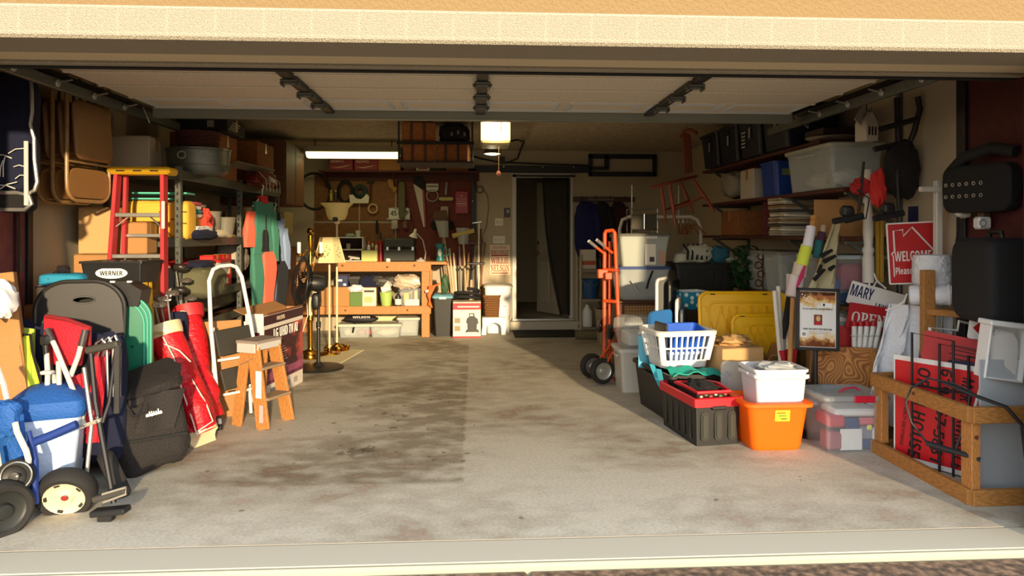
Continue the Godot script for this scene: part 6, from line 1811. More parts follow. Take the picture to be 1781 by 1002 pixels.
	bx(cs, "body", V3(0, 0.09, 0), V3(0.44, 0.18, 0.26), "#23261d:0.6", 0.012)
	bx(cs, "lid", V3(0, 0.255, 0), V3(0.44, 0.14, 0.26), "#2b2e24:0.6", 0.02)
	for x in [-0.16, 0.0, 0.19]:
		bx(cs, "latch", V3(x, 0.18, 0.134), V3(0.035, 0.05, 0.012), "silver")
	tb(cs, "handle", [V3(-0.08, 0.2, 0.13), V3(-0.06, 0.22, 0.16), V3(0.06, 0.22, 0.16), V3(0.08, 0.2, 0.13)], 0.009, "black_plastic")
	solo("masking_roll", "small white roll in front of the dark green case", "tape", MB.new().lathe([[0.015, 0], [0.032, 0], [0.032, 0.045], [0.015, 0.045], [0.015, 0]], 14, Vector3.ZERO, false), "#e0dccc:0.6", V3(-1.198, top, -9.6))
	var dl := thing("desk_lamp", "white enamel desk lamp with a bell head on the bench", "lamp", V3(-0.757, top, -9.72))
	lt(dl, "base", [[0.07, 0], [0.075, 0.012], [0.03, 0.03], [0.012, 0.05]], "white_paint")
	tb(dl, "arm", [V3(0.06, 0.03, 0), V3(0.07, 0.12, 0), V3(0.03, 0.3, 0), V3(-0.08, 0.42, 0.02)], 0.008, "white_paint")
	var hd := MB.new()
	hd.x = Transform3D(MB.turn_to(V3(0.3, 1, 0.1)), V3(-0.1, 0.34, 0.03))
	hd.lathe([[0.065, 0.0], [0.05, 0.03], [0.022, 0.06], [0.018, 0.12], [0.004, 0.125]], 20)
	put(dl, "head", hd, "#d8d4c0:0.45")
	var st := thing("beer_stein", "teal and white ceramic stein at the end of the bench", "stein", V3(-0.486, top, -9.8))
	lt(st, "body", [[0.06, 0], [0.065, 0.02], [0.05, 0.05], [0.052, 0.18], [0.07, 0.21], [0.075, 0.24], [0.06, 0.25]], "#2f7a78:0.35", Vector3.ZERO, 20)
	put(st, "emblem", MB.new().blob(V3(-0.005, 0.12, 0.05), V3(0.025, 0.05, 0.012), 2, 0.3, 93), "#cfd8c8:0.4")
	put(st, "handle", MB.new().torus(V3(0.075, 0.12, 0), Vector3.BACK, 0.05, 0.009, 16, 6), "#2f7a78:0.35")
	# on the lower shelf
	var ls := 0.427 - 0.004
	carton("plain tan carton on the bench's lower shelf behind the lamps", V3(-1.905, ls, -9.78), V3(0.44, 0.27, 0.3))
	var nb := carton("navy box with a white label on top of the tan carton", V3(-1.842, ls + 0.275, -9.74), V3(0.17, 0.16, 0.2), 0, "#151f4a:0.5")
	bx(nb, "label_strip", V3(-0.03, 0.09, 0.101), V3(0.07, 0.03, 0.003), "#d8d8d8:0.5", 0.0)
	bx(nb, "label_strip", V3(0.04, 0.03, 0.101), V3(0.04, 0.03, 0.003), "#d8d8d8:0.5", 0.0)
	tote("parts_basket", "dark slotted basket beside the navy box", V3(-1.682, ls + 0.275, -9.76), V3(0.16, 0.13, 0.2), 0, "#33322e:0.6", {"cat": "basket", "ribs": 4, "rib_w": 0.012, "r": 0.01})
	solo("cloth_rag", "white rag hanging off the tan carton", "rag", MB.new().blob(Vector3.ZERO, V3(0.1, 0.05, 0.06), 2.2, 0.3, 94), "white_cloth", V3(-1.649, ls + 0.25, -9.63))
	var gb := carton("small green picture box on the bench's lower shelf", V3(-1.641, ls, -9.64), V3(0.17, 0.2, 0.08), 0, print_mat("green_print", 24, 28, "#7ab84a", [[0.1, 0.2, 0.4, 0.6, "#d8d8b8"], [0.2, 0.4, 0.2, 0.3, "#5a6a30"], [0.6, 0.1, 0.3, 0.8, "#5aa83a"], [0.0, 0.0, 0.08, 1.0, "#2a2a14"]]))
	var wt := carton("white printed carton with a dark grip slot on the lower shelf", V3(-1.46, ls, -9.65), V3(0.19, 0.26, 0.1), 0, "#d8d0b0:0.6")
	bx(wt, "grip_slot", V3(0, 0.215, 0.051), V3(0.14, 0.03, 0.004), "#3a342c:0.6", 0.0)
	bx(wt, "printed_picture", V3(-0.01, 0.1, 0.051), V3(0.11, 0.08, 0.003), "#c8ac70:0.6", 0.0)
	var gp := thing("bucket", "pale green bucket on the bench's lower shelf", "bucket", V3(-1.23, ls, -9.65))
	lt(gp, "body", [[0.065, 0], [0.09, 0.19], [0.095, 0.2], [0.082, 0.2], [0.06, 0.012]], "#9db860:0.5")
	solo("white_fitting", "white plastic pipe fitting heaped in the pale green bucket", "fitting", MB.new().tube([V3(-0.06, 0.02, 0), V3(0.06, 0.06, 0)], [0.05, 0.045], 14).tube([V3(-0.02, 0.05, 0), V3(0.05, 0.12, 0.02)], [0.04, 0.05], 14), "#dcdad0:0.4", V3(-1.23, ls + 0.205, -9.65))
	var bo := thing("pump_bottle", "black bottle with white label on the bench's lower shelf", "bottle", V3(-1.063, ls, -9.63))
	lt(bo, "body", [[0.042, 0], [0.045, 0.01], [0.045, 0.13], [0.018, 0.17], [0.018, 0.2]], "black_plastic")
	put(bo, "label", MB.new().lathe([[0.0455, 0.025], [0.046, 0.03], [0.046, 0.1], [0.0455, 0.105]], 20), "#d8d4c4:0.6")
	solo("navy_tool_bag", "navy tool bag with grey gear behind the white carton", "bag", MB.new().blob(V3(0, 0.22, 0), V3(0.14, 0.19, 0.09), 3, 0.15, 96), "navy_cloth", V3(-1.506, ls, -9.86))
	solo("grey_gear", "grey power tool heap behind the green bucket", "tool", MB.new().blob(V3(0, 0.0, 0), V3(0.18, 0.07, 0.1), 2.4, 0.3, 97), "#46443e:0.6", V3(-1.28, ls + 0.33, -9.86))
	tote("storage_bin", "clear open box of supplies at the end of the bench's lower shelf", V3(-0.901, ls, -9.74), V3(0.3, 0.25, 0.26), 0, "clear_plastic", {"taper": 0.01})
	bx(self, "supply_pack", V3(-0.952, ls + 0.1, -9.7), V3(0.07, 0.17, 0.05), "#d8b860:0.6")
	tag(get_node("supply_pack"), "yellow supply pack standing in the clear box on the bench shelf", "pack")
	bx(self, "supply_card", V3(-0.872, ls + 0.05, -9.66), V3(0.2, 0.09, 0.03), "#c8d4d0:0.6")
	tag(get_node("supply_card"), "pale blue card box lying in the clear box on the bench shelf", "box")
	bx(self, "supply_bottle", V3(-0.824, ls + 0.12, -9.7), V3(0.05, 0.2, 0.05), "#d8c8a0:0.6", 0.015)
	tag(get_node("supply_bottle"), "cream bottle standing in the clear box on the bench shelf", "bottle")
	solo("plastic_bag", "clear plastic bag of white parts on top of the clear supply box", "bag", MB.new().blob(V3(0, 0.08, 0), V3(0.2, 0.1, 0.12), 2.6, 0.2, 98), "#b8a890:0.35", V3(-0.941, ls + 0.255, -9.76))
	# under the bench
	solo("cream_board", "cream board leaning at the wall behind the bins under the bench", "board", MB.new().box(V3(0, 0.16, 0), V3(0.9, 0.32, 0.02)), "#d8c690:0.7", V3(-1.273, 0, -10.15))
	for q in [["clear bin with toys under the bench, below the black paddle bag", 622, 9.72, 0.44, 0.17], ["clear bin with paper under the middle of the bench", 674, 9.72, 0.42, 0.17], ["pale bin with a round black plug beside the bench leg", 713, 9.85, 0.3, 0.24]]:
		tote("storage_bin", q[0], V3((q[1] - 825) * q[2] / 1190.0, 0, -q[2]), V3(q[3], q[4], 0.34), 0, "frosted_plastic", {"lid": "#c8c4b0:0.5", "group": "bins under the workbench", "taper": 0.02})
	for k in 6:
		solo("soft_toy", ["white ball in the clear bin under the bench", "pink cloth ball in the clear bin under the bench", "cream ball in the clear bin under the bench", "rose pouch in the clear bin under the bench", "pale paper roll in the middle bin under the bench", "peach card roll in the middle bin under the bench"][k], "toy", MB.new().blob(V3(0, 0.045, 0), V3(0.045, 0.045, 0.04) if k < 4 else V3(0.13, 0.045, 0.04), 2.2, 0.12, 100 + k), ["#d8d4c8:0.8", "#c86a78:0.8", "#d8c89a:0.8", "#b85868:0.8", "#d8ccb0:0.8", "#d0a888:0.8"][k], [V3(-1.767, 0.02, -9.66), V3(-1.57, 0.02, -9.66), V3(-1.696, 0.02, -9.66), V3(-1.475, 0.02, -9.68), V3(-1.222, 0.02, -9.64), V3(-1.206, 0.02, -9.74)][k])
	var pb := thing("paddle_bag", "black paddle shaped bag with white lettering lying on the clear toy bin", "bag", V3(-1.586, 0.19, -9.68))
	put(pb, "body", MB.new().blob(V3(0, 0.055, 0), V3(0.24, 0.055, 0.1), 2.2, 0.05, 107), "#17151a:0.7")
	words(pb, "WILSON", V3(0.02, 0.09, 0.09), 0.03, 0.26, "#d8d0c8:0.6", Basis(Vector3.RIGHT, -0.6))
	tb(pb, "hanging_strap", [V3(-0.06, 0.02, 0.09), V3(-0.08, -0.06, 0.13), V3(-0.09, -0.12, 0.13)], 0.014, "black_cloth", 6)
	# beside the bench: black bin, vacuum carton with its hose, cords
	var tc := thing("trash_can", "slim black bin with pale blue lid between the bench and the vacuum carton", "bin", V3(-0.442, 0.0, -9.625) + V3(0, 0, -0.12))
	var tm := MB.new()
	put(tc, "body", tm.loft([tm.rr(0.105, 0.13, 0.02, 0), tm.rr(0.135, 0.16, 0.025, 0.54)]), "#22211d:0.5")
	put(tc, "lid", MB.new().loft([tm.rr(0.145, 0.17, 0.03, 0.535), tm.rr(0.15, 0.175, 0.03, 0.56), tm.rr(0.12, 0.14, 0.03, 0.59)]), "#6aa0b0:0.5")
	bx(tc, "lid_latch", V3(0, 0.54, 0.172), V3(0.1, 0.035, 0.014), "#9ac0c8:0.5")
	var vb := carton("white and red shop vacuum carton on the floor by the black bin", V3(-0.103, 0.0, -9.449) + V3(0, 0, -0.15), V3(0.385, 0.49, 0.28), 0, "#dcd4be:0.55")
	bx(vb, "red_band", V3(0, 0.435, 0.143), V3(0.385, 0.09, 0.004), "#b01c20:0.5", 0.0)
	bx(vb, "red_band", V3(0, 0.012, 0.143), V3(0.385, 0.022, 0.004), "#b01c20:0.5", 0.0)
	bx(vb, "white_stripe", V3(0.02, 0.43, 0.146), V3(0.3, 0.016, 0.002), "#e8d8c8:0.5", 0.0)
	put(vb, "printed_vacuum", MB.new().prism([Vector2(-0.08, 0.07), Vector2(-0.07, 0.11), Vector2(-0.05, 0.12), Vector2(-0.055, 0.2), Vector2(-0.07, 0.21), Vector2(-0.06, 0.27), Vector2(-0.03, 0.29), Vector2(-0.03, 0.34), Vector2(0.04, 0.34), Vector2(0.05, 0.29), Vector2(0.09, 0.26), Vector2(0.1, 0.2), Vector2(0.08, 0.19), Vector2(0.075, 0.12), Vector2(0.1, 0.11), Vector2(0.11, 0.07), Vector2(0.08, 0.08), Vector2(-0.05, 0.08)], 0.142, 0.1445, [[Vector2(-0.018, 0.3), Vector2(0.028, 0.3), Vector2(0.026, 0.328), Vector2(-0.016, 0.328)]]), "#2a2a28:0.5").position.x = 0.06
	for k in 2:
		bx(vb, "printed_picture", V3(-0.13, 0.24 - 0.11 * k, 0.142), V3(0.08, 0.07, 0.003), "#8a7a58:0.5", 0.0)
	var hs := thing("vacuum_hose", "black ribbed vacuum hose coiled on the vacuum carton", "hose", V3(-0.103, 0.0, -9.449) + V3(0.0, 0.5, -0.13))
	var hp := []
	for i in 46:
		var a := TAU * i / 20.0
		hp.append(V3(0.165 * cos(a), 0.025 + 0.055 * i / 20.0 + 0.03 * sin(a), 0.12 * sin(a)))
	tb(hs, "coil", hp, 0.024, "black_matte", 8)
	tb(hs, "wand", [V3(0.12, 0.12, 0.05), V3(0.12, 0.5, 0.0)], 0.018, "black_plastic")
	bx(hs, "floor_tool", V3(0.12, 0.52, 0.0), V3(0.26, 0.03, 0.06), "black_plastic", 0.008)
	var oc := thing("extension_cord", "orange extension cord looped on the bench leg", "cord", V3(-0.54, 0.616, -9.5))
	for k in 5:
		tb(oc, "loop", [V3(0.08 - 0.02 * k, 0.14 - 0.01 * k, 0.0), V3(0.0 - 0.02 * k, 0.1, 0.03), V3(-0.06 - 0.01 * k, -0.02, 0.04), V3(-0.09 + 0.012 * k, -0.16 - 0.01 * k, 0.02)], 0.01, "#e0601c:0.5", 6)
	tb(oc, "plug", [V3(-0.13, 0.02, 0.03), V3(-0.09, 0.04, 0.03)], 0.018, "#e0dcd0:0.5")
	solo("green_cord", "dark green cord bundle hung beside the orange one", "cord", MB.new().blob(Vector3.ZERO, V3(0.05, 0.13, 0.04), 2.4, 0.2, 108, 16, 12, 4.0), "#254a26:0.6", V3(-0.407, 0.731, -9.55))
	var wbk := thing("wicker_basket", "square brown wicker basket standing on the white stool", "basket", V3(0.26, 0.0, -9.694) + V3(-0.01, 0.245, -0.16))
	basket_weave(wbk, 0.105, 0.12, 0.3, "wicker", true)
	tb(wbk, "rim", [V3(-0.12, 0.3, 0.09), V3(0.12, 0.3, 0.09), V3(0.12, 0.3, -0.09), V3(-0.12, 0.3, -0.09)], 0.014, "wicker", 8, true)
	var sl := thing("step_stool", "white plastic step stool with arched legs under the wicker basket", "step stool", V3(0.277, 0.0, -9.693) + V3(0, 0, -0.16))
	var sm := MB.new()
	var leg := func(w2: float) -> Array:
		var o := [Vector2(-w2, 0), Vector2(-w2 * 0.86, 0.24), Vector2(w2 * 0.86, 0.24), Vector2(w2, 0), Vector2(w2 * 0.62, 0)]
		for i in 9:
			var a := PI * i / 8
			o.append(Vector2(w2 * 0.6 * cos(a) * 1.0, 0.1 + 0.07 * sin(a)))
		o.append(Vector2(-w2 * 0.62, 0))
		return o
	put(sl, "front_side", sm.prism(leg.call(0.175), 0.105, 0.125), "white_plastic")
	put(sl, "rear_side", MB.new().prism(leg.call(0.175), -0.125, -0.105), "white_plastic")
	for s in [-1, 1]:
		bx(sl, "end_side", V3(s * 0.158, 0.16, 0), V3(0.016, 0.16, 0.22), "white_plastic", 0.004)
	put(sl, "top", MB.new().loft([sm.rr(0.165, 0.135, 0.03, 0.225), sm.rr(0.16, 0.13, 0.03, 0.245)]), "white_plastic")
	var wc := thing("trash_can", "tall white plastic bin against the wall under the poster", "bin", V3(0.344, 0, -10.02))
	put(wc, "body", MB.new().tub(0.2, 0.17, 0.68, 0.035, 0.05, 0.012, 0.005), "white_plastic")
	put(wc, "rim", MB.new().loft([sm.rr(0.205, 0.175, 0.05, 0.66), sm.rr(0.215, 0.185, 0.05, 0.68), sm.rr(0.19, 0.16, 0.05, 0.7)], true, true), "#d0ccc0:0.5")
	bx(wc, "printed_mark", V3(0.1, 0.42, 0.152), V3(0.05, 0.08, 0.004), "#9a9a94:0.6", 0.0)
	# long handled tools standing between the bench and the white bin
	var tl := [["shovel", "inverted grey shovel leaning beside the red case", 772, 408, 796, 575, 0], ["push_broom", "brown push broom standing head up among the tools", 767, 385, 786, 575, 1], ["shovel", "pale grey flat shovel standing head up in the tool cluster", 806, 420, 815, 575, 0], ["paint_roller", "long paint roller with yellow sleeve resting across the tools", 806, 407, 812, 570, 2], ["rake", "rake with a white pole against the black upright", 833, 388, 832, 575, 3], ["broom", "brown bristle broom standing head up by the black upright", 827, 425, 820, 575, 1], ["wooden_pole", "pale wooden tool handle leaning at the bench end", 782, 432, 795, 575, 4], ["wooden_pole", "white wooden tool handle crossing behind the shovels", 789, 440, 799, 575, 4], ["wooden_pole", "grey tool handle in the middle of the tool cluster", 799, 428, 805, 575, 4], ["wooden_pole", "brown tool handle leaning toward the poster", 844, 422, 826, 575, 4], ["wooden_pole", "long dark tool handle standing upright near the poster", 836, 398, 838, 575, 4], ["wooden_pole", "short tan tool handle behind the vacuum hose", 815, 440, 808, 575, 4]]
	for i in tl.size():
		var q: Array = tl[i]
		var z := -9.95 - 0.022 * i
		var k2 := -z / 1190.0
		var a := V3((q[2] - 825) * k2, 1.45 - (q[3] - 405) * k2, z)
		var b := V3((q[4] - 825) * k2, 0.0, z + 0.06)
		var t := thing(q[0], q[1], str(q[0]).replace("_", " "), Vector3.ZERO)
		tb(t, "handle", [b, a], 0.013, ["#b8a07a:0.7", "#8a6a44:0.7", "#c8b890:0.7", "#d8d0bc:0.6", ["#c8b48a:0.7", "#d8d0b8:0.7", "#8a8a80:0.6", "#7a5430:0.7", "#5e4426:0.7", "#b08a58:0.7"][i % 6]][q[6]], 8)
		var up := (a - b).normalized()
		match int(q[6]):
			0:
				put(t, "blade", MB.new().sheet(4, 6, func(u: float, w2: float) -> Vector3: return a + up * (w2 * 0.24 - 0.04) + V3((u - 0.5) * lerpf(0.13, 0.19, w2), 0, 0.03 * sin(u * PI) + 0.02), 0.005), "#8e8c80:0.45")
			1:
				put(t, "head", MB.new().box(a + up * 0.02, V3(0.22, 0.05, 0.06), 0.01), "dark_wood")
				put(t, "bristles", MB.new().prism([Vector2(-0.11, 0.0), Vector2(0.11, 0.0), Vector2(0.09, 0.11), Vector2(-0.09, 0.11)], -0.03, 0.03), "#5a4028:0.95").position = a + up * 0.04
			2:
				put(t, "sleeve", MB.new().tube([a + V3(-0.16, -0.03, 0.04), a + V3(0.16, 0.05, 0.04)], 0.035, 14), "#b8a25a:0.95")
			3:
				put(t, "head", MB.new().beam(a + V3(-0.08, 0.0, 0), a + V3(0.04, 0.02, 0), 0.02, 0.02), "silver")

# ---------------------------------------------------------------- right of the door: coats, utility shelf, hand truck, rack, stacked bins
func right_back() -> void:
	solo("door_mat", "black door mat on the floor before the step", "mat", MB.new().box(V3(0, 0.007, 0), V3(0.92, 0.014, 0.66), 0.005), "#17140f:0.95", V3(1.02, 0.0, -9.763))
	solo("rolled_rug", "small dark green rug rolled on the floor beside the mat", "rug", MB.new().tube([V3(-0.2, 0.06, 0), V3(0.2, 0.06, 0.02)], 0.06, 14), "camouflage", V3(1.525, 0.0, -9.157) + V3(0.05, 0, -0.1))
	var hr := thing("coat_rail", "dark brown coat rail with hooks on the wall right of the door", "rail", V3(1.956, 1.955, -10.27))
	bx(hr, "board", Vector3.ZERO, V3(0.94, 0.08, 0.025), "dark_wood")
	bx(hr, "label_strip", V3(-0.05, 0.0, 0.015), V3(0.4, 0.035, 0.006), "#6a6458:0.6")
	for k in 4:
		tb(hr, "hook", [V3(-0.35 + 0.22 * k, 0.03, 0.01), V3(-0.35 + 0.22 * k, 0.0, 0.06), V3(-0.35 + 0.22 * k, 0.05, 0.08)], 0.008, "dark_steel", 6)
	for k in 3:
		var ct := thing("coat", ["navy coat hanging nearest the door casing", "black coat hanging in the middle of the rail", "dark maroon coat hanging at the end of the rail"][k], "coat", V3(1.682, 1.908, -10.2) + V3(0.24 * k, 0, 0), 0, "coats on the rail")
		put(ct, "body", MB.new().blob(V3(0, -0.42, 0), V3(0.18 - 0.03 * k, 0.42, 0.09), 3.4, 0.1, 110 + k), ["#10164a:0.9", "#0e0e10:0.9", "#2c0d0c:0.9"][k])
		put(ct, "sleeve", MB.new().tube([V3(0.1, -0.08, 0.03), V3(0.17 - 0.03 * k, -0.3, 0.06), V3(0.16 - 0.03 * k, -0.62, 0.06)], [0.05, 0.06, 0.045], 10), ["#10164a:0.9", "#0e0e10:0.9", "#2c0d0c:0.9"][k])
	var us := thing("utility_shelf", "pale three-tier utility shelf standing right of the door", "shelf", V3(1.739, 0.0, -10.13) + V3(0.06, 0, 0.12))
	for y in [0.06, 0.47, 0.9]:
		bx(us, "tier", V3(0, y, 0), V3(0.52, 0.04, 0.34), "#8f8672:0.6", 0.006)
	for x in [-0.26, 0.26]:
		for z in [-0.17, 0.17]:
			tb(us, "post", [V3(x, 0, z), V3(x, 1.14, z)], 0.02, "#a39a84:0.6")
	var up: Vector3 = us.position
	carton("white and orange detergent box on the top tier of the utility shelf", up + V3(-0.14, 0.922, 0.05), V3(0.22, 0.28, 0.16), 0, "#c8c0ac:0.6")
	bx(get_child(get_child_count() - 1), "orange_band", V3(0, 0.09, 0.082), V3(0.2, 0.06, 0.004), "#b0562a:0.6", 0.0)
	for k in 2:
		var bo := thing("cleaner_bottle", ["dark cleaner bottle beside the detergent box", "dark cleaner bottle at the end of the top tier"][k], "bottle", up + V3(0.05 + 0.11 * k, 0.922, 0.05))
		lt(bo, "body", [[0.04, 0], [0.045, 0.02], [0.045, 0.13], [0.016, 0.18]], "#241c18:0.4", Vector3.ZERO, 14)
		lt(bo, "cap", [[0.018, 0.18], [0.018, 0.21], [0.01, 0.215]], "#8a2a1c:0.5", Vector3.ZERO, 10)
	var bb := thing("bucket", "blue plastic bucket with wire handle on the middle tier", "bucket", up + V3(-0.1, 0.492, 0.04))
	lt(bb, "body", [[0.11, 0], [0.14, 0.26], [0.15, 0.28], [0.13, 0.28], [0.1, 0.012]], "#174a78:0.5")
	tb(bb, "handle", [V3(-0.14, 0.26, 0.03), V3(-0.06, 0.2, 0.14), V3(0.06, 0.2, 0.14), V3(0.14, 0.26, 0.03)], 0.005, "silver", 6)
	solo("dark_jar", "dark jar standing beside the blue bucket", "jar", MB.new().lathe([[0.06, 0], [0.065, 0.02], [0.065, 0.18], [0.05, 0.2], [0.05, 0.23]], 16), "#3a2a26:0.4", up + V3(0.14, 0.492, 0.06))
	solo("water_jug", "white water jug on the bottom tier of the utility shelf", "jug", MB.new().lathe([[0.07, 0], [0.075, 0.02], [0.075, 0.22], [0.03, 0.29], [0.03, 0.32]], 18), "white_plastic", up + V3(-0.15, 0.082, 0.08))
	solo("paint_can", "steel paint can on the bottom tier of the utility shelf", "can", MB.new().lathe([[0.09, 0], [0.09, 0.24], [0.095, 0.25], [0.08, 0.25], [0.08, 0.235]], 20), "silver", up + V3(0.08, 0.082, 0.06))
	solo("trash_tub", "beige open tub on the floor behind the hand truck", "tub", MB.new().tub(0.16, 0.15, 0.46, 0.03, 0.03), "#8a7f6a:0.6", V3(1.76, 0.0, -8.765) + V3(0, 0, -0.15))
	solo("trash_bag", "black bag bulging from the beige tub", "bag", MB.new().blob(V3(0, 0.0, 0), V3(0.14, 0.12, 0.13), 2.4, 0.2, 115), "black_plastic", V3(1.76, 0.0, -8.765) + V3(0, 0.47, -0.15))

	# hand truck
	var ht := thing("hand_truck", "upright orange hand truck with black wheels", "hand truck", V3(1.335, 0.0, -6.651))
	var o: Vector3 = -ht.position
	for q in [[V3(1.267, 0.007, -6.62), V3(1.292, 1.021, -6.75), V3(1.303, 1.444, -6.78)], [V3(1.405, -0.001, -6.5), V3(1.397, 0.804, -6.62), V3(1.389, 1.456, -6.72)]]:
		tb(ht, "rail", [q[0] + o, q[1] + o, q[2] + o], 0.02, "safety_orange", 10)
	tb(ht, "top_loop", [V3(1.303, 1.439, -6.78) + o, V3(1.315, 1.467, -6.78) + o, V3(1.376, 1.473, -6.74) + o, V3(1.389, 1.45, -6.72) + o], 0.02, "safety_orange", 10)
	for y in [470, 525, 575, 615]:
		put(ht, "crossbar", MB.new().beam(V3(1.286, 1.08, -6.72) * V3(1, 0, 1) + V3(0, 1.45 - (y - 405) * 0.0056, 0) + o, V3(1.397, 1.085, -6.62) * V3(1, 0, 1) + V3(0, 1.45 - (y - 405) * 0.0056, 0) + o, 0.05, 0.03), "safety_orange")
	put(ht, "rear_tube", MB.new().tube([V3(1.334, 0.114, -6.7) + o, V3(1.359, 1.363, -6.8) + o], 0.018, 8), "safety_orange")
	put(ht, "bracket", MB.new().box(V3(1.261, 1.048, -6.68) + o, V3(0.1, 0.09, 0.06), 0.008).box(V3(1.306, 1.029, -6.62) + o, V3(0.07, 0.07, 0.05), 0.008), "safety_orange")
	for q in [[1022, 419, 1050, 440], [1036, 417, 1066, 440]]:
		var a := V3((q[0] - 825) * 0.00565, 1.45 - (q[1] - 405) * 0.00565, -6.62) + o
		var b := V3((q[2] - 825) * 0.00565, 1.45 - (q[3] - 405) * 0.00565, -6.7) + o
		tb(ht, "handle", [a.lerp(b, 0.4), b], 0.014, "safety_orange")
		tb(ht, "grip", [a, a.lerp(b, 0.5)], 0.017, "silver")
	put(ht, "toe_plate", MB.new().box(V3(1.405, 0.01, -6.55) + o + V3(0.06, 0.0, -0.03), V3(0.2, 0.012, 0.32)), "safety_orange")
	put(ht, "axle_stay", MB.new().beam(V3(1.192, 0.212, -6.55) + o, V3(1.363, 0.4, -6.62) + o, 0.018, 0.018), "safety_orange")
	put(ht, "axle_stay", MB.new().beam(V3(1.268, 0.213, -6.48) + o, V3(1.396, 0.386, -6.56) + o, 0.018, 0.018), "safety_orange")
	wheel(ht, V3(1.221, 0.128, -6.5) + o, V3(0.35, 0, 1), 0.122, 0.075, "silver", 0.3)
	wheel(ht, V3(1.17, 0.123, -6.78) + o, V3(0.35, 0, 1), 0.122, 0.075, "silver", 0.3)
	wheel(ht, V3(1.24, 0.533, -6.72) + o, V3(0.9, 0, 0.5), 0.07, 0.035, "dark_steel", 0.3, "caster")
	wheel(ht, V3(1.325, 0.487, -6.6) + o, V3(0.9, 0, 0.5), 0.075, 0.035, "dark_steel", 0.3, "caster")

	# stack: rattan front cabinet, two clear bins, wire stand
	var x := 1.728
	var rc := thing("rattan_cabinet", "small wooden cabinet with a woven rattan front under the clear bins", "cabinet", V3(x - 0.03, 0, -7.05))
	bx(rc, "body", V3(0, 0.37, 0), V3(0.46, 0.74, 0.4), "brown_wood", 0.008)
	bx(rc, "rattan_panel", V3(0, 0.42, 0.202), V3(0.36, 0.58, 0.006), "#b89058:0.8")
	var lat := MB.new()
	for i in 12:
		lat.box(V3(-0.165 + 0.03 * i, 0.42, 0.207), V3(0.007, 0.58, 0.004), 0.0)
	for i in 19:
		lat.box(V3(0, 0.15 + 0.03 * i, 0.209), V3(0.36, 0.007, 0.004), 0.0)
	put(rc, "weave", lat, "#6e4a22:0.8").set_meta("kind", "stuff")
	bx(rc, "top_board", V3(0, 0.75, 0), V3(0.52, 0.02, 0.44), "brown_wood", 0.006)
	var b1 := tote("storage_bin", "clear bin with a printed sheet inside, top of the stack by the hand truck", V3(x, 1.1, -7.08), V3(0.52, 0.325, 0.44), 0, "misty_plastic", {"lid": "#5a5a50:0.5", "taper": 0.035})
	bx(b1, "notice", V3(0.06, 0.13, 0.212), V3(0.11, 0.21, 0.003), "#d8d4c4:0.6", 0.0)
	bx(b1, "notice_picture", V3(0.075, 0.08, 0.214), V3(0.05, 0.05, 0.002), "#3a3234:0.6", 0.0)
	bx(b1, "lid_label", V3(0.07, 0.305, 0.235), V3(0.11, 0.03, 0.003), "#c8c8bc:0.6", 0.0)
	bx(b1, "tape_patch", V3(0.18, 0.1, 0.214), V3(0.07, 0.14, 0.002), "#a8886a:0.6", 0.0)
	var b2 := tote("storage_bin", "clear bin with blue rim and silver tape, lower of the hand truck's stack", V3(x, 0.765, -7.08), V3(0.52, 0.325, 0.44), 0, "frosted_plastic", {"lid": "#3a4a78:0.5", "taper": 0.035})
	put(b2, "tape_patch", MB.new().beam(V3(-0.15, 0.2, 0.216), V3(-0.07, 0.08, 0.207), 0.07, 0.003, 0.0), "#d8dcdc:0.3")
	put(b2, "strap", MB.new().tube([V3(0.08, 0.3, 0.23), V3(0.04, 0.2, 0.22), V3(0.02, 0.12, 0.215)], 0.01, 6), "black_matte")
	var wf := thing("wire_stand", "small chrome wire frame standing on the top clear bin", "stand", V3(x + 0.01, 1.446, -7.02))
	for z in [-0.1, 0.1]:
		tb(wf, "frame", [V3(-0.135, 0, z), V3(-0.135, 0.25, z), V3(0.135, 0.25, z), V3(0.135, 0, z)], 0.008, "chrome", 8, true)
	for y in [0.04, 0.2]:
		tb(wf, "crossbar", [V3(-0.135, y, 0.1), V3(0.135, y, 0.1)], 0.008, "chrome")
	tb(wf, "upright", [V3(0, 0.04, 0.1), V3(0, 0.2, 0.1)], 0.008, "chrome")
	bx(wf, "mesh_panel", V3(0, 0.12, 0.09), V3(0.26, 0.16, 0.004), "#3a3626:0.8")
	# garment rack with hangers
	var gr := thing("garment_rack", "white tube garment rack behind the clear bins", "rack", V3(2.143, 0, -7.8))
	tb(gr, "frame", [V3(-0.47, 0.0, 0), V3(-0.47, 1.5, 0), V3(-0.44, 1.6, 0), V3(-0.36, 1.635, 0), V3(0.36, 1.635, 0), V3(0.44, 1.6, 0), V3(0.48, 1.5, 0), V3(0.48, 0.0, 0)], 0.02, "white_paint", 10)
	for s in [-0.47, 0.48]:
		tb(gr, "foot", [V3(s, 0.02, -0.24), V3(s, 0.02, 0.24)], 0.02, "white_paint")
	for s in [-0.33, 0.22]:
		tb(gr, "hook_rod", [V3(s, 1.62, 0), V3(s, 2.0, 0)], 0.008, "silver", 6)
	for k in 5:
		var hg := thing("clothes_hanger", "wooden clothes hanger, %s of the five on the white garment rack from the clear bins" % ORD[k], "hanger", V3(2.143 + 0.22 + 0.05 * k, 1.645, -7.8), 70 + 8 * k, "wooden hangers on the rack")
		tb(hg, "hook", [V3(0, -0.09, 0), V3(0, -0.03, 0), V3(0.02, 0.01, 0), V3(0, 0.03, 0), V3(-0.02, 0.01, 0)], 0.003, "silver", 5)
		tb(hg, "shoulders", [V3(-0.2, -0.21, 0), V3(0, -0.09, 0), V3(0.2, -0.21, 0)], 0.01, "#8a5a34:0.6", 6)
	# large black ribbed tote on its support, with bags on top
	var bx0 := 2.408
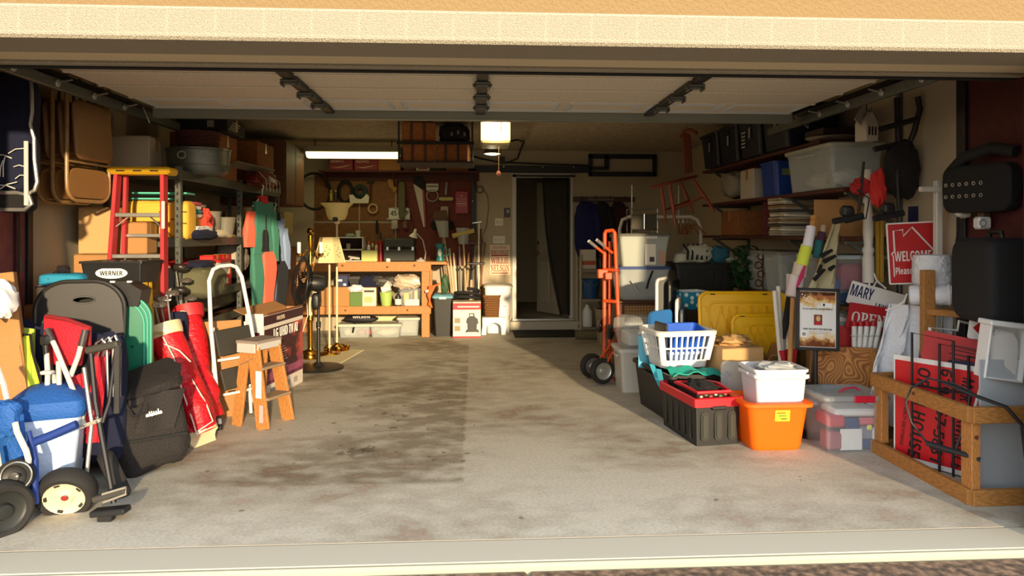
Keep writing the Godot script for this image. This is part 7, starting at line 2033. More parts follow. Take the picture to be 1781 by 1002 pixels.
	tote("storage_tote", "black ribbed tote standing on the floor below another one", V3(bx0, 0, -7.2), V3(0.64, 0.74, 0.46), 0, "black_plastic", {"lid": "black_plastic", "ribs": 5, "rib_w": 0.06})
	tote("storage_tote", "large black ribbed tote with bags and a cap piled on top", V3(bx0, 0.76, -7.2), V3(0.66, 0.36, 0.46), 0, "#1d1d1a:0.5", {"lid": "#26261f:0.4", "ribs": 6, "rib_w": 0.07, "taper": 0.04})
	var ty := 1.14
	var cap := thing("baseball_cap", "white cap lying at the edge of the ribbed tote", "cap", V3(bx0 - 0.24, ty, -7.08))
	put(cap, "crown", MB.new().lathe([[0.085, 0.0], [0.085, 0.04], [0.06, 0.09], [0.0, 0.11]], 20), "#b8b4a0:0.9")
	put(cap, "brim", MB.new().blob(V3(0.03, 0.01, 0.08), V3(0.08, 0.008, 0.07), 2.2, 0, 1), "#a8a490:0.9")
	var zb := thing("tote_bag", "black and white striped bag on the ribbed tote", "bag", V3(bx0 - 0.06, ty, -7.1))
	put(zb, "body", MB.new().blob(V3(0, 0.09, 0), V3(0.16, 0.1, 0.12), 2.4, 0.18, 121), "#a8a894:0.9")
	for k in 5:
		put(zb, "stripe", MB.new().tube([V3(-0.14 + 0.05 * k, 0.03, 0.11), V3(-0.13 + 0.05 * k, 0.12, 0.1), V3(-0.16 + 0.05 * k, 0.19, 0.03)], 0.012, 6), "#1a1a16:0.9")
	solo("tote_bag", "teal and navy bag on the ribbed tote", "bag", MB.new().blob(V3(0, 0.08, 0), V3(0.11, 0.09, 0.1), 2.6, 0.16, 122), "#245a6a:0.9", V3(bx0 + 0.16, ty, -7.1))
	solo("gloves", "pale green gardening gloves at the end of the ribbed tote", "gloves", MB.new().blob(V3(0, 0.03, 0), V3(0.06, 0.035, 0.06), 2, 0.35, 123), "#a8b49a:0.9", V3(bx0 + 0.28, ty, -7.08))

	# wooden spindle chair hung high on the wall
	var wc := thing("wooden_chair", "reddish wooden spindle back chair hung high beside the black totes", "chair", Vector3.ZERO)
	var st := MB.new()
	st.x = Transform3D(Basis(V3(0, 0, 1), 0.24) * Basis(Vector3.UP, 0.5), V3(2.216, 2.019, -7.5))
	st.loft([st.rr(0.2, 0.19, 0.06, -0.015), st.rr(0.215, 0.2, 0.06, 0.005), st.rr(0.2, 0.19, 0.06, 0.015)])
	put(wc, "seat", st, "#7a2f16:0.5")
	for q in [[V3(2.059, 1.977, -7.45), V3(2.097, 1.545, -7.4)], [V3(2.113, 1.966, -7.3), V3(2.161, 1.518, -7.25)], [V3(2.382, 2.034, -7.35), V3(2.607, 1.681, -7.3)], [V3(2.346, 2.018, -7.65), V3(2.486, 1.666, -7.65)]]:
		tb(wc, "leg", [q[0], q[0].lerp(q[1], 0.5), q[1]], [0.016, 0.022, 0.012], "#8a3a1a:0.45")
	tb(wc, "stretcher", [V3(2.156, 1.693, -7.32), V3(2.506, 1.85, -7.32)], 0.012, "#8a3a1a:0.45")
	tb(wc, "stretcher", [V3(2.083, 1.697, -7.42), V3(2.41, 1.807, -7.6)], 0.012, "#8a3a1a:0.45")
	for k in 5:
		tb(wc, "spindle", [V3(2.401, 2.095, -7.55) + V3(0.035 * (k - 2), 0.01 * k, -0.05 * (k - 2)), V3(2.39, 2.572, -7.6) + V3(0.035 * (k - 2), 0.0, -0.05 * (k - 2))], 0.009, "#6e2612:0.5", 6)
	tb(wc, "top_rail", [V3(2.348, 2.547, -7.7), V3(2.37, 2.601, -7.62), V3(2.398, 2.596, -7.5), V3(2.459, 2.551, -7.45)], 0.02, "#6e2612:0.5")
	tb(wc, "hanging_rope", [V3(2.39, 2.598, -7.6), V3(2.403, 2.624, -7.6) * V3(1, 0, 1) + V3(0, 2.69, 0)], 0.005, "#8a7a5a:0.8", 5)

# ---------------------------------------------------------------- shelves along the right wall
func right_shelves() -> void:
	var xf := 2.74
	var t := thing("timber_shelving", "dark wooden shelving boards on grey brackets along the right-hand wall", "shelving", Vector3.ZERO)
	for q in [[2.19, 5.3, 8.1, "shelf_red"], [1.79, 4.95, 8.1, "shelf_red"], [1.42, 4.95, 8.1, "dark_wood"], [0.9, 4.95, 7.6, "brown_wood"]]:
		var b := bx(t, "board", V3((xf + 3.19) / 2, q[0] - 0.015, -(q[1] + q[2]) / 2), V3(3.19 - xf, 0.03, q[2] - q[1]), q[3])
		for d in [4.965, 5.88, 7.8]:
			if d < q[1]:
				continue
			put(b, "bracket_arm", MB.new().beam(V3(xf + 0.02, q[0] - 0.045, -d), V3(3.19, q[0] - 0.045, -d), 0.03, 0.02), "galvanized")
			put(b, "bracket_brace", MB.new().beam(V3(xf + 0.06, q[0] - 0.05, -d), V3(3.18, q[0] - 0.3, -d), 0.022, 0.028), "galvanized")
	for d in [4.965, 5.88, 7.8]:
		bx(t, "wall_upright", V3(3.185, 1.45, -d), V3(0.03, 2.3, 0.04), "galvanized")
	# top boards: dark totes
	for k in 4:
		var dt := tote("storage_tote", ["navy tote on the top board, closest to the opening", "navy tote on the top board with white print on its side", "navy tote on the top board, third from the opening", "navy tote on the top board, above the hung wooden chair"][k], V3(2.89, 2.192, -5.95 - 0.56 * k), V3(0.48, 0.36, 0.5), 0, "#0c1020:0.5", {"lid": "#0e1018:0.5", "group": "navy totes on the top board"})
		bx(dt, "tag_strip", V3(-0.245, 0.22, 0.05), V3(0.004, 0.1, 0.03), "#8a8a86:0.6", 0.0)
		if k == 1:
			for j in 5:
				bx(dt, "printed_line", V3(-0.243, 0.24 - 0.035 * j, -0.1), V3(0.004, 0.012, 0.1 - 0.012 * (j % 3)), "#a8a8a4:0.6", 0.0)
	solo("serving_tray", "cream oval tray lying on the top board near the opening", "tray", MB.new().lathe([[0.14, 0], [0.2, 0.03], [0.21, 0.035], [0.19, 0.04], [0.13, 0.012]], 28), "#a39a86:0.5", V3(2.93, 2.192, -5.45))
	solo("board_game", "flat dark red box lying on the cream tray", "box", MB.new().box(V3(0, 0.03, 0), V3(0.36, 0.055, 0.3), 0.004), "#2a1210:0.6", V3(2.95, 2.234, -5.45))
	# second boards
	var wb := carton("white carton with black printed frame on the second board", V3(2.92, 1.792, -6.75), V3(0.36, 0.29, 0.34), 0, "#a8a294:0.7")
	for k in 3:
		bx(wb, "printed_frame", V3(0.06, 0.24 - 0.07 * k, 0.172), V3(0.15, 0.006, 0.003), "#141414:0.7", 0.0)
	words(wb, "333", V3(0.06, 0.05, 0.173), 0.04, 0.12, "#141414:0.7")
	var bl := thing("storage_bin", "blue plastic bin with a pale label on the second board", "bin", V3(2.95, 1.792, -6.3))
	put(bl, "body", MB.new().tub(0.2, 0.17, 0.32, 0.02, 0.04), "#123a8a:0.45")
	bx(bl, "label_strip", V3(-0.06, 0.22, 0.166), V3(0.14, 0.06, 0.006), "#6a7a4a:0.5", 0.0)
	tote("storage_bin", "long clear bin of white things on the second board near the opening", V3(2.91, 1.792, -5.42), V3(0.42, 0.33, 0.75), 0, "frosted_plastic", {"lid": "#9a9a8a:0.5"})
	for k in 4:
		solo("packed_cloth", ["white roll inside the long clear bin, front one", "grey bundle inside the long clear bin", "pale ball inside the long clear bin", "white bundle at the back of the long clear bin"][k], "cloth", MB.new().blob(V3(0, 0.07, 0), V3(0.11, 0.065, 0.08), 2.3, 0.15, 130 + k), ["#d8d4cc:0.9", "#7a7a78:0.9", "#d0ccc4:0.9", "#c8c0b4:0.9"][k], V3(2.9 + 0.04 * (k % 2), 1.81, -5.16 - 0.17 * k))
	solo("garbage_bag", "translucent white bag on the second board behind the hung wooden chair", "bag", MB.new().blob(V3(0, 0.19, 0), V3(0.17, 0.15, 0.2), 2.4, 0.14, 135), "#8a8474:0.5", V3(2.94, 1.8, -7.5))
	solo("garland", "dark red berry garland behind the white carton", "garland", MB.new().blob(V3(0, 0.22, 0), V3(0.1, 0.14, 0.08), 2, 0.4, 136, 18, 12, 3.0), "#4a1a16:0.8", V3(2.95, 1.83, -7.02))
	# third boards: newspapers, plywood, tins
	var np := solo("newspaper", "folded newspaper at the very bottom of the stack on the third board", "newspaper", MB.new().blob(V3(0, 0.01, 0), V3(0.19, 0.011, 0.15), 9, 0.03, 140, 24, 6), "#a39c88:0.9", V3(2.93, 1.424, -6.12), 0, "stacked newspapers")
	for k in 15:
		copy(np, "folded newspaper, %s from the bottom of the stack on the third board" % ORD[k + 1], V3(2.925 + rng.randf_range(-0.015, 0.015), 1.424 + 0.0215 * (k + 1), -6.12 + rng.randf_range(-0.02, 0.02)), V3(0, rng.randf_range(-6, 6), rng.randf_range(-1.5, 1.5)), "stacked newspapers")
		if k % 2 == 1:
			get_child(get_child_count() - 1).material_override = pick(["#4c463a:0.9", "#d0c8b4:0.9", "#8a6a42:0.9"][k % 3])
	var pb := thing("plywood_box", "tan plywood sheet standing on the third board near the opening", "board", V3(2.9, 1.422, -5.2), -18)
	bx(pb, "front", V3(0, 0.145, 0), V3(0.46, 0.29, 0.02), "cardboard", 0.002)
	solo("metal_sign", "dark red and white folded sign leaning beside the newspapers", "sign", MB.new().prism([Vector2(-0.1, 0), Vector2(0.1, 0), Vector2(0.06, 0.3), Vector2(-0.1, 0.33)], -0.01, 0.01), "#5c1614:0.6", V3(2.9, 1.422, -6.48), -12)
	carton("brown carton on the third board near the hung chair", V3(2.95, 1.422, -7.3), V3(0.36, 0.26, 0.5), 0, "cardboard_dark")
	# lower boards
	for k in 2:
		tote("storage_bin", ["clear bin of papers on the lower board, nearer the plant", "clear bin of papers on the lower board, nearer the cloth rolls"][k], V3(2.92, 0.902, -6.22 - 0.42 * (1 - k) + 0.06), V3(0.4, 0.36, 0.36), 0, "frosted_plastic", {"lid": "#7a7a70:0.5", "group": "clear bins on the lower board"})
	for k in 5:
		solo("paper_file", "paper file, %s from the front inside the clear bin nearer the cloth rolls" % ORD[k], "file", MB.new().box(V3(0, 0.13, 0), V3(0.03, 0.25, 0.24)), ["#8a8474:0.8", "#6a665c:0.8"][k % 2], V3(2.84 + 0.06 * k, 0.915, -6.16), 0, "files in the clear bins")
	var cb := tote("storage_bin", "clear bin with pink and blue contents under the third board", V3(2.9, 0.902, -5.26), V3(0.5, 0.36, 0.44), 0, "clear_plastic", {"lid": "#a8b4b4:0.5", "taper": 0.015})
	solo("pink_bundle", "dusty pink bundle inside the clear bin below the porch post", "cloth", MB.new().box(V3(0, 0.1, 0), V3(0.26, 0.22, 0.2), 0.03), "#a03a52:0.9", V3(2.95, 1.0, -5.2))
	solo("blue_ball", "blue ball inside the clear bin below the porch post", "ball", MB.new().blob(V3(0, 0.1, 0), V3(0.07, 0.07, 0.07), 2, 0.02, 3), "#2a68a8:0.6", V3(2.76, 0.95, -5.16))
	solo("navy_cloth", "navy cloth folded at the bottom of the clear bin below the porch post", "cloth", MB.new().blob(V3(0, 0.045, 0), V3(0.2, 0.05, 0.16), 4, 0.1, 145), "#28405e:0.9", V3(2.92, 0.91, -5.18))
	var pl := thing("potted_plant", "dark leafy artificial plant standing between the black tote and the scrollwork", "plant", V3(2.714, 0.75, -6.72))
	lt(pl, "pot", [[0.07, 0.0], [0.1, 0.12], [0.09, 0.12], [0.06, 0.02]], "#7a2a48:0.6")
	tb(pl, "stem", [V3(0, 0.1, 0), V3(0.01, 0.5, 0)], 0.01, "#3a2a18:0.8", 6)
	var lf := MB.new()
	for k in 150:
		var q := V3(rng.randf_range(-0.12, 0.12), rng.randf_range(0.14, 0.56), rng.randf_range(-0.12, 0.12))
		lf.x = Transform3D(Basis.from_euler(V3(rng.randf_range(-1, 1), rng.randf_range(0, 6), rng.randf_range(-1, 1))), q)
		lf.sheet(2, 2, func(u: float, w: float) -> Vector3: return V3((u - 0.5) * 0.03 * sin(PI * clampf(w, 0.12, 0.95)) * 2.0, 0.01 * sin(w * PI), (w - 0.5) * 0.07), 0.002)
	put(pl, "leaves", lf, "#183a1c:0.5").set_meta("kind", "stuff")
	carton("carton with pink print standing on the floor under the leafy plant", V3(2.714, 0, -6.72), V3(0.26, 0.745, 0.3), 0, "#7a2a4a:0.7")
	var sc := thing("iron_scroll", "rusty iron scrollwork standing beside the leafy plant", "ornament", V3(2.723, 0.9, -6.4))
	for k in 4:
		put(sc, "scroll", MB.new().torus(V3(0.012 * (1 if k % 2 else -1), 0.07 + 0.085 * k, 0), Vector3.BACK, 0.032, 0.007, 16, 6), "#4a2a14:0.7")
	tb(sc, "spine", [V3(0.03, 0, 0), V3(0.03, 0.4, 0)], 0.008, "#4a2a14:0.7", 6)

# ---------------------------------------------------------------- bins and boxes on the floor at the right
func right_bins() -> void:
	# standing panels between the stack and the yellow lids
	for q in [["grey plastic tabletop with white edge standing by the clear bins", 1151, 486, 6.35, 0.4, "#7c7c78:0.5", "white_plastic", 60], ["black plastic tabletop standing next to the white edged one", 1172, 490, 6.45, 0.42, "black_plastic", "black_plastic", 62], ["white thin board standing behind the laundry basket", 1181, 521, 6.3, 0.36, "white_plastic", "white_plastic", 66], ["slate grey board standing next to the white thin board", 1190, 540, 6.25, 0.34, "#4e5660:0.5", "#4e5660:0.5", 64]]:
		var h: float = 1.45 - (q[2] - 405) * q[3] / 1190.0
		var t := thing("folding_board", q[0], "board", V3((q[1] - 820) * q[3] / 1190.0, 0, -q[3]), q[7])
		put(t, "panel", MB.new().prism(rect2(q[4], h, 0.05), -0.012, 0.012), q[5]).position.y = h / 2
		var e := []
		for p in rect2(q[4], h, 0.05):
			e.append(V3(p.x, p.y + h / 2, 0))
		put(t, "edge", MB.new().tube(e, 0.015, 6, true), q[6])
	var bl := solo("bin_cover", "blue plastic bin cover standing behind the laundry basket", "lid", MB.new().prism(rect2(0.34, 0.75, 0.06), -0.015, 0.015), "#2a68a8:0.45", V3(1.681, 0.375, -6.1), 40)
	carton("brown carton holding up the spotted box behind the laundry basket", V3(2.113, 0, -6.5), V3(0.34, 0.72, 0.3), 0, "#3a2818:0.8")
	var pd := thing("gift_box", "open teal box with white spots behind the yellow lid", "box", V3(2.085, 0.725, -6.5), 12)
	put(pd, "body", MB.new().tub(0.15, 0.13, 0.165, 0.005, 0.006, 0.002, 0.006), "#1a86a0:0.6")
	put(pd, "lining", MB.new().tub(0.142, 0.122, 0.168, 0.005, 0.006, 0.0, 0.003), "#d8dcd8:0.7")
	for k in 9:
		put(pd, "spot", MB.new().disc(V3(-0.12 + 0.06 * (k % 5), 0.04 + 0.07 * (k / 5) + 0.03 * (k % 2), 0.1315), Vector3.BACK, 0.019, 0.002, 14, 0.0), "#dfe8e8:0.6")
	for k in 4:
		put(pd, "spot", MB.new().disc(V3(-0.1515, 0.05 + 0.03 * k, -0.08 + 0.05 * k), Vector3.LEFT, 0.017, 0.002, 14, 0.0), "#dfe8e8:0.6")
	# clear rounded box on a white bin, beside the hand truck
	var b0 := tote("storage_bin", "white bin on the floor beside the hand truck under the rounded clear box", V3(1.491, 0, -6.3), V3(0.34, 0.38, 0.36), 0, "#b8b4a8:0.5", {"taper": 0.02, "lid": "#c8c8c0:0.5"})
	var rb := thing("storage_bin", "rounded clear box with white contents on the white bin beside the hand truck", "bin", V3(1.512, 0.402, -6.28), 6)
	var rm := MB.new()
	put(rb, "body", rm.loft([rm.rr(0.15, 0.15, 0.05, 0), rm.rr(0.18, 0.18, 0.06, 0.14), rm.rr(0.19, 0.19, 0.06, 0.15), rm.rr(0.185, 0.185, 0.06, 0.24), rm.rr(0.14, 0.14, 0.06, 0.28)]), "frosted_plastic")
	bx(rb, "label_strip", V3(0.09, 0.08, 0.17), V3(0.1, 0.06, 0.012), "#1c1c1c:0.6", 0.002)
	put(rb, "latch", MB.new().box(V3(0, 0.15, 0.195), V3(0.12, 0.03, 0.012), 0.004), "white_plastic")
	solo("paper_stack", "stack of white sheets inside the rounded clear box", "paper", MB.new().box(V3(0, 0.06, 0), V3(0.24, 0.12, 0.24), 0.01), "#d8d4c8:0.8", V3(1.512, 0.42, -6.28), 6)
	# yellow tote lids
	for k in 2:
		var w: float = [0.76, 0.52][k]
		var h: float = [0.62, 0.44][k]
		var yl := thing("tote_cover", ["large yellow tote lid standing on edge behind the cartons", "smaller yellow tote lid standing in front of the large one"][k], "lid", [V3(2.36, 0.92 - 0.31, -5.88), V3(2.469, 0.742 - 0.22, -5.72)][k], -4, "yellow tote lids")
		yl.rotation_degrees.x = -6
		put(yl, "panel", MB.new().prism(rect2(w, h, 0.07, 6), -0.01, 0.012), "yellow_plastic")
		var e := []
		var e2 := []
		for p in rect2(w, h, 0.07, 6):
			e.append(V3(p.x, p.y, 0.002))
			e2.append(V3(p.x * (1 - 0.16 / w), p.y * (1 - 0.16 / h), 0.012))
		put(yl, "rim", MB.new().tube(e, 0.018, 8, true), "yellow_plastic")
		put(yl, "step", MB.new().tube(e2, 0.01, 6, true), "yellow_plastic")
		var n := 5 - k
		for i in n:
			var cx := lerpf(-w * 0.34, w * 0.34, i / (n - 1.0))
			put(yl, "diamond_rib", MB.new().tube([V3(cx - 0.06, -h * 0.3, 0.012), V3(cx, h * 0.3 if i % 2 else 0.0, 0.012), V3(cx + 0.06, -h * 0.3, 0.012)], 0.011, 6), "yellow_plastic")
			put(yl, "diamond_rib", MB.new().tube([V3(cx - 0.07, h * 0.32, 0.012), V3(cx, -h * 0.05, 0.012), V3(cx + 0.07, h * 0.32, 0.012)], 0.011, 6), "yellow_plastic")
		for s in [-0.35, 0.25]:
			bx(yl, "latch_slot", V3(w * s, h * 0.485, 0.012), V3(0.045, 0.012, 0.012), "#2a1c04:0.8", 0.002)
	carton("low brown carton propping up the yellow lids", V3(2.34, 0, -5.8), V3(0.8, 0.3, 0.4), 0, "cardboard_dark")
	# black tote with teal cloth, laundry basket on it
	var bt := tote("storage_tote", "black tote with a teal cloth over its rim under the white laundry basket", V3(1.66, 0, -5.46), V3(0.5, 0.38, 0.74), 8, "black_plastic", {"taper": 0.04, "rim": 0.016})
	solo("teal_cloth", "teal printed cloth spread over the rim of the black tote", "cloth", MB.new().sheet(10, 5, func(u: float, w: float) -> Vector3: return V3((u - 0.5) * 0.4, 0.012 * sin(u * 17.0) + 0.016 * sin(w * 6.0 + u * 5.0) - 0.02 * w, (w - 0.5) * 0.16), 0.008), "#149484:0.8", V3(1.66, 0.41, -5.1), 8)
	var ts := thing("cloth_strap", "looped pale teal strap hanging off the corner of the black tote", "strap", V3(1.41, 0.4, -5.2))
	put(ts, "band", MB.new().sheet(12, 2, func(u: float, w: float) -> Vector3: return V3(-0.02 + 0.05 * sin(u * PI), 0.02 - 0.16 * sin(u * PI) , 0.1 - 0.2 * u + 0.03 * (w - 0.5)) + V3(0.03 * (w - 0.5), 0, 0), 0.004), "#3aa4b8:0.8")
	solo("teal_cloth", "pale teal fabric panel standing at the back of the black tote", "cloth", MB.new().sheet(5, 5, func(u: float, w: float) -> Vector3: return V3((u - 0.5) * 0.22, w * 0.26, 0.02 * sin(u * 7.0)), 0.01), "#5aa8c0:0.8", V3(1.46, 0.34, -5.6), 10)
	var lb := thing("laundry_basket", "white slotted laundry basket standing on the black tote", "basket", V3(1.628, 0.395, -5.42), 8)
	var lm := MB.new()
	var hx := 0.19
	var top := []
	put(lb, "base", lm.loft([lm.rr(hx, 0.15, 0.05, 0), lm.rr(hx + 0.008, 0.158, 0.05, 0.06), lm.rr(hx, 0.15, 0.05, 0.06), lm.rr(hx - 0.008, 0.142, 0.05, 0.01)]), "white_plastic")
	put(lb, "rim", MB.new().loft([lm.rr(hx + 0.045, 0.205, 0.07, 0.25), lm.rr(hx + 0.065, 0.225, 0.08, 0.255), lm.rr(hx + 0.07, 0.23, 0.08, 0.285), lm.rr(hx + 0.05, 0.21, 0.07, 0.295), lm.rr(hx + 0.036, 0.196, 0.07, 0.28), lm.rr(hx + 0.036, 0.196, 0.07, 0.25)], false, false, true), "white_plastic")
	var r0 := lm.rr(hx + 0.006, 0.156, 0.05, 0.055)
	var r1 := lm.rr(hx + 0.045, 0.2, 0.07, 0.255)
	for y in [0.5]:
		var mid := []
		for i in r0.size():
			mid.append(r0[i].lerp(r1[i], y))
		put(lb, "band", MB.new().tube(mid, 0.008, 6, true), "white_plastic")
	for s in 4:
		for k in 7:
			var u := (k + 0.5) / 7.0
			var a: Vector3 = r0[(s * 5 + 4) % 20].lerp(r0[(s * 5 + 5) % 20], u)
			var b: Vector3 = r1[(s * 5 + 4) % 20].lerp(r1[(s * 5 + 5) % 20], u)
			put(lb, "slat", MB.new().beam(a, b, 0.016 if s % 2 == 0 else 0.006, 0.006 if s % 2 == 0 else 0.016, 0.001, Vector3.BACK), "white_plastic")
		put(lb, "corner", MB.new().beam(r0[s * 5 + 2], r1[s * 5 + 2], 0.05, 0.03, 0.006, Vector3.BACK), "white_plastic")
	solo("plastic_basket", "bright blue plastic bin lying tilted in the laundry basket", "bin", MB.new().tub(0.16, 0.12, 0.16, 0.03, 0.03), "#1f56c0:0.4", V3(1.661, 0.53, -5.42), 8).rotation_degrees.x = 14
	solo("black_bin", "black tray standing beside the blue bin in the laundry basket", "tray", MB.new().box(V3(0, 0.13, 0), V3(0.025, 0.28, 0.22), 0.008), "black_plastic", V3(1.497, 0.46, -5.42), 8)
	solo("white_tray", "pale blue tray under the blue bin in the laundry basket", "tray", MB.new().tub(0.13, 0.12, 0.09, 0.02, 0.03), "#a8bce0:0.4", V3(1.633, 0.43, -5.4), 8)
	# black and red collapsible crate
	var cr := thing("folding_crate", "black collapsible crate with red rim in front of the black tote", "crate", V3(1.62, 0, -4.86), 8)
	var cm := MB.new()
	put(cr, "body", cm.loft([cm.rr(0.155, 0.275, 0.012, 0, 2), cm.rr(0.165, 0.285, 0.012, 0.27, 2), cm.rr(0.155, 0.275, 0.01, 0.27, 2), cm.rr(0.145, 0.265, 0.01, 0.012, 2)]), "black_plastic")
	put(cr, "rim", MB.new().loft([cm.rr(0.17, 0.29, 0.02, 0.262, 2), cm.rr(0.182, 0.302, 0.025, 0.268, 2), cm.rr(0.185, 0.305, 0.025, 0.325, 2), cm.rr(0.17, 0.29, 0.02, 0.33, 2), cm.rr(0.15, 0.27, 0.02, 0.32, 2), cm.rr(0.15, 0.27, 0.02, 0.262, 2)], false, false, true), "#c41a26:0.45")
	for k in 3:
		put(cr, "moulded_rib", MB.new().prism(rect2(0.058, 0.2, 0.028), 0.0, 0.01), "#26261f:0.4").transform = Transform3D(Basis(), V3(-0.1 + 0.1 * k, 0.135, 0.281))
		put(cr, "moulded_rib", MB.new().prism(rect2(0.034, 0.16, 0.017), 0.0, 0.006), "#34342c:0.35").transform = Transform3D(Basis(), V3(-0.1 + 0.1 * k, 0.135, 0.291))
	for k in 5:
		put(cr, "side_groove", MB.new().box(V3(-0.162, 0.135, -0.2 + 0.1 * k), V3(0.012, 0.2, 0.014), 0.003), "#26261f:0.4")
	bx(cr, "grip", V3(0, 0.262, 0.295), V3(0.11, 0.03, 0.025), "black_plastic", 0.008)
	var rbx := thing("shopping_bag", "red rimmed bag with floral print inside the collapsible crate", "bag", V3(1.62, 0.2, -4.8), 8)
	put(rbx, "body", MB.new().tub(0.12, 0.17, 0.15, 0.01, 0.02, 0.006), "#2a0e10:0.8")
	put(rbx, "rim", MB.new().tube([V3(-0.125, 0.15, -0.175), V3(-0.13, 0.165, 0.0), V3(-0.12, 0.155, 0.18), V3(0.12, 0.155, 0.18), V3(0.13, 0.17, 0.0), V3(0.125, 0.15, -0.175)], 0.012, 8, true), "#c41a26:0.5")
	for k in 6:
		put(rbx, "flower_print", MB.new().disc(V3(-0.09 + 0.036 * k, 0.12 + 0.02 * (k % 2), 0.1725), Vector3.BACK, 0.012, 0.003, 8, 0.0), ["#d8c8a0:0.7", "#6a7a3a:0.7", "#c84a3a:0.7"][k % 3])
	solo("black_cloth", "black cloth stuffed in the red rimmed bag", "cloth", MB.new().blob(V3(0, 0.0, 0), V3(0.1, 0.05, 0.13), 2.4, 0.25, 150), "black_cloth", V3(1.62, 0.34, -4.82), 8)
	# open cartons
	var c1 := carton("tan cardboard carton with crumpled paper behind the white tubs", V3(2.059, 0, -5.42), V3(0.36, 0.547, 0.4), 10, "cardboard_pale")
	solo("crumpled_paper", "crumpled brown packing paper on top of the tan carton", "paper", MB.new().blob(V3(0, 0, 0), V3(0.13, 0.05, 0.12), 2, 0.35, 151), "#b8925c:0.9", V3(2.087, 0.547 + 0.035, -5.4))
	carton("lower open carton with raised flaps beside the taller one", V3(2.366, 0, -5.45), V3(0.2, 0.414, 0.36), 4, "cardboard", true)
	# orange tub, white tubs, lid
	var ot := thing("orange_tub", "bright orange plastic tub with a yellow sticker on the floor", "tub", V3(2.014, 0.0, -4.425) + V3(0.0, 0, -0.17))
	var om := MB.new()
	put(ot, "body", om.loft([om.rr(0.165, 0.14, 0.05, 0), om.rr(0.175, 0.15, 0.05, 0.03), om.rr(0.205, 0.18, 0.05, 0.29), om.rr(0.235, 0.21, 0.06, 0.3), om.rr(0.235, 0.21, 0.06, 0.322), om.rr(0.2, 0.175, 0.05, 0.326), om.rr(0.165, 0.14, 0.05, 0.012)]), "orange_plastic")
	put(ot, "moulded_mark", MB.new().prism(rect2(0.06, 0.05, 0.008), 0.0, 0.004), "orange_plastic").transform = Transform3D(Basis(Vector3.RIGHT, 0.11), V3(0.0, 0.12, 0.157))
	var stk := put(ot, "sticker", MB.new().prism(rect2(0.1, 0.075, 0.004), 0.0, 0.002), "#e4d020:0.5")
	stk.transform = Transform3D(Basis(Vector3.RIGHT, 0.11), V3(0.02, 0.24, 0.176))
	for k in 3:
		put(stk, "printed_line", MB.new().box(V3(-0.01 + 0.01 * k, 0.02 - 0.02 * k, 0.003), V3(0.06 - 0.01 * k, 0.008, 0.001), 0.0), ["#a83a1c:0.5", "#3a6a2a:0.5", "#3a3a2a:0.5"][k])
	var wt := tote("white_tub", "white nested tubs with a clear bag on top standing in the orange tub", V3(2.062, 0.262, -4.63), V3(0.36, 0.27, 0.3), 0, "#d4d2d4:0.4", {"taper": 0.02, "rim": 0.01, "cat": "tub"})
	put(wt, "second_rim", MB.new().loft([cm.rr(0.185, 0.155, 0.03, 0.205), cm.rr(0.193, 0.163, 0.035, 0.212), cm.rr(0.193, 0.163, 0.035, 0.232), cm.rr(0.185, 0.155, 0.03, 0.236)], false, false), "#d4d2d4:0.4")
	solo("plastic_wrap", "clear plastic wrap crumpled in the white tubs", "wrap", MB.new().blob(Vector3.ZERO, V3(0.13, 0.03, 0.1), 2.4, 0.25, 152), "#b8bcbc:0.3", V3(2.082, 0.525, -4.63))
	var cl := solo("clear_cover", "clear rounded bin cover standing between the crate and the orange tub", "lid", MB.new().prism(rect2(0.26, 0.3, 0.04), -0.01, 0.01), "frosted_plastic", V3(1.931, 0.36, -4.9), -8)
	# clear tote of supplies
	var ct := tote("storage_bin", "clear lidded bin full of papers with a red latch beside the lumber rack", V3(2.51, 0, -4.53), V3(0.42, 0.36, 0.34), 0, "clear_plastic", {"taper": 0.02, "lid": "frosted_plastic", "latches": [[0.04, 0.14]], "latch_mat": "#c01a30:0.4"})
	tb(ct, "lid_handle", [V3(-0.06, 0.38, 0.06), V3(-0.02, 0.4, 0.05), V3(0.07, 0.4, 0.02), V3(0.1, 0.38, 0.02)], 0.008, "#c0304a:0.5", 6)
	var cp: Vector3 = ct.position + V3(0, 0.012, 0)
	for q in [["white bubble wrap lying across the top of the clear lidded bin's contents", "wrap", 0.03, 0.24, 0.02, 0.3, 0.05, 0.2, "#e0e0dc:0.7"], ["red cloth in the clear lidded bin", "cloth", -0.12, 0.19, 0.05, 0.12, 0.08, 0.18, "#c03a44:0.9"], ["dusty pink cloth low in the clear lidded bin", "cloth", -0.13, 0.06, 0.08, 0.1, 0.12, 0.12, "#a05a5c:0.9"], ["navy card box standing in the clear lidded bin", "box", 0.0, 0.12, 0.11, 0.1, 0.17, 0.03, "#1c3a6a:0.6"], ["white card with dark print in the clear lidded bin", "card", -0.02, 0.07, 0.132, 0.15, 0.14, 0.004, "#e4e2dc:0.6"], ["red and white striped packet in the clear lidded bin", "packet", 0.1, 0.18, 0.1, 0.12, 0.05, 0.04, "#d86a70:0.6"], ["grey pouch in the clear lidded bin", "pouch", 0.1, 0.1, 0.08, 0.12, 0.09, 0.06, "#8a8c98:0.7"], ["blue box in the corner of the clear lidded bin", "box", 0.1, 0.03, 0.1, 0.1, 0.06, 0.05, "#1a3a7a:0.6"], ["white bottle standing at the end of the clear lidded bin", "bottle", 0.155, 0.08, 0.12, 0.045, 0.14, 0.04, "#e8e8e4:0.5"], ["yellow capped jar in the clear lidded bin", "jar", 0.1, 0.15, 0.14, 0.035, 0.035, 0.02, "#e0dc60:0.5"]]:
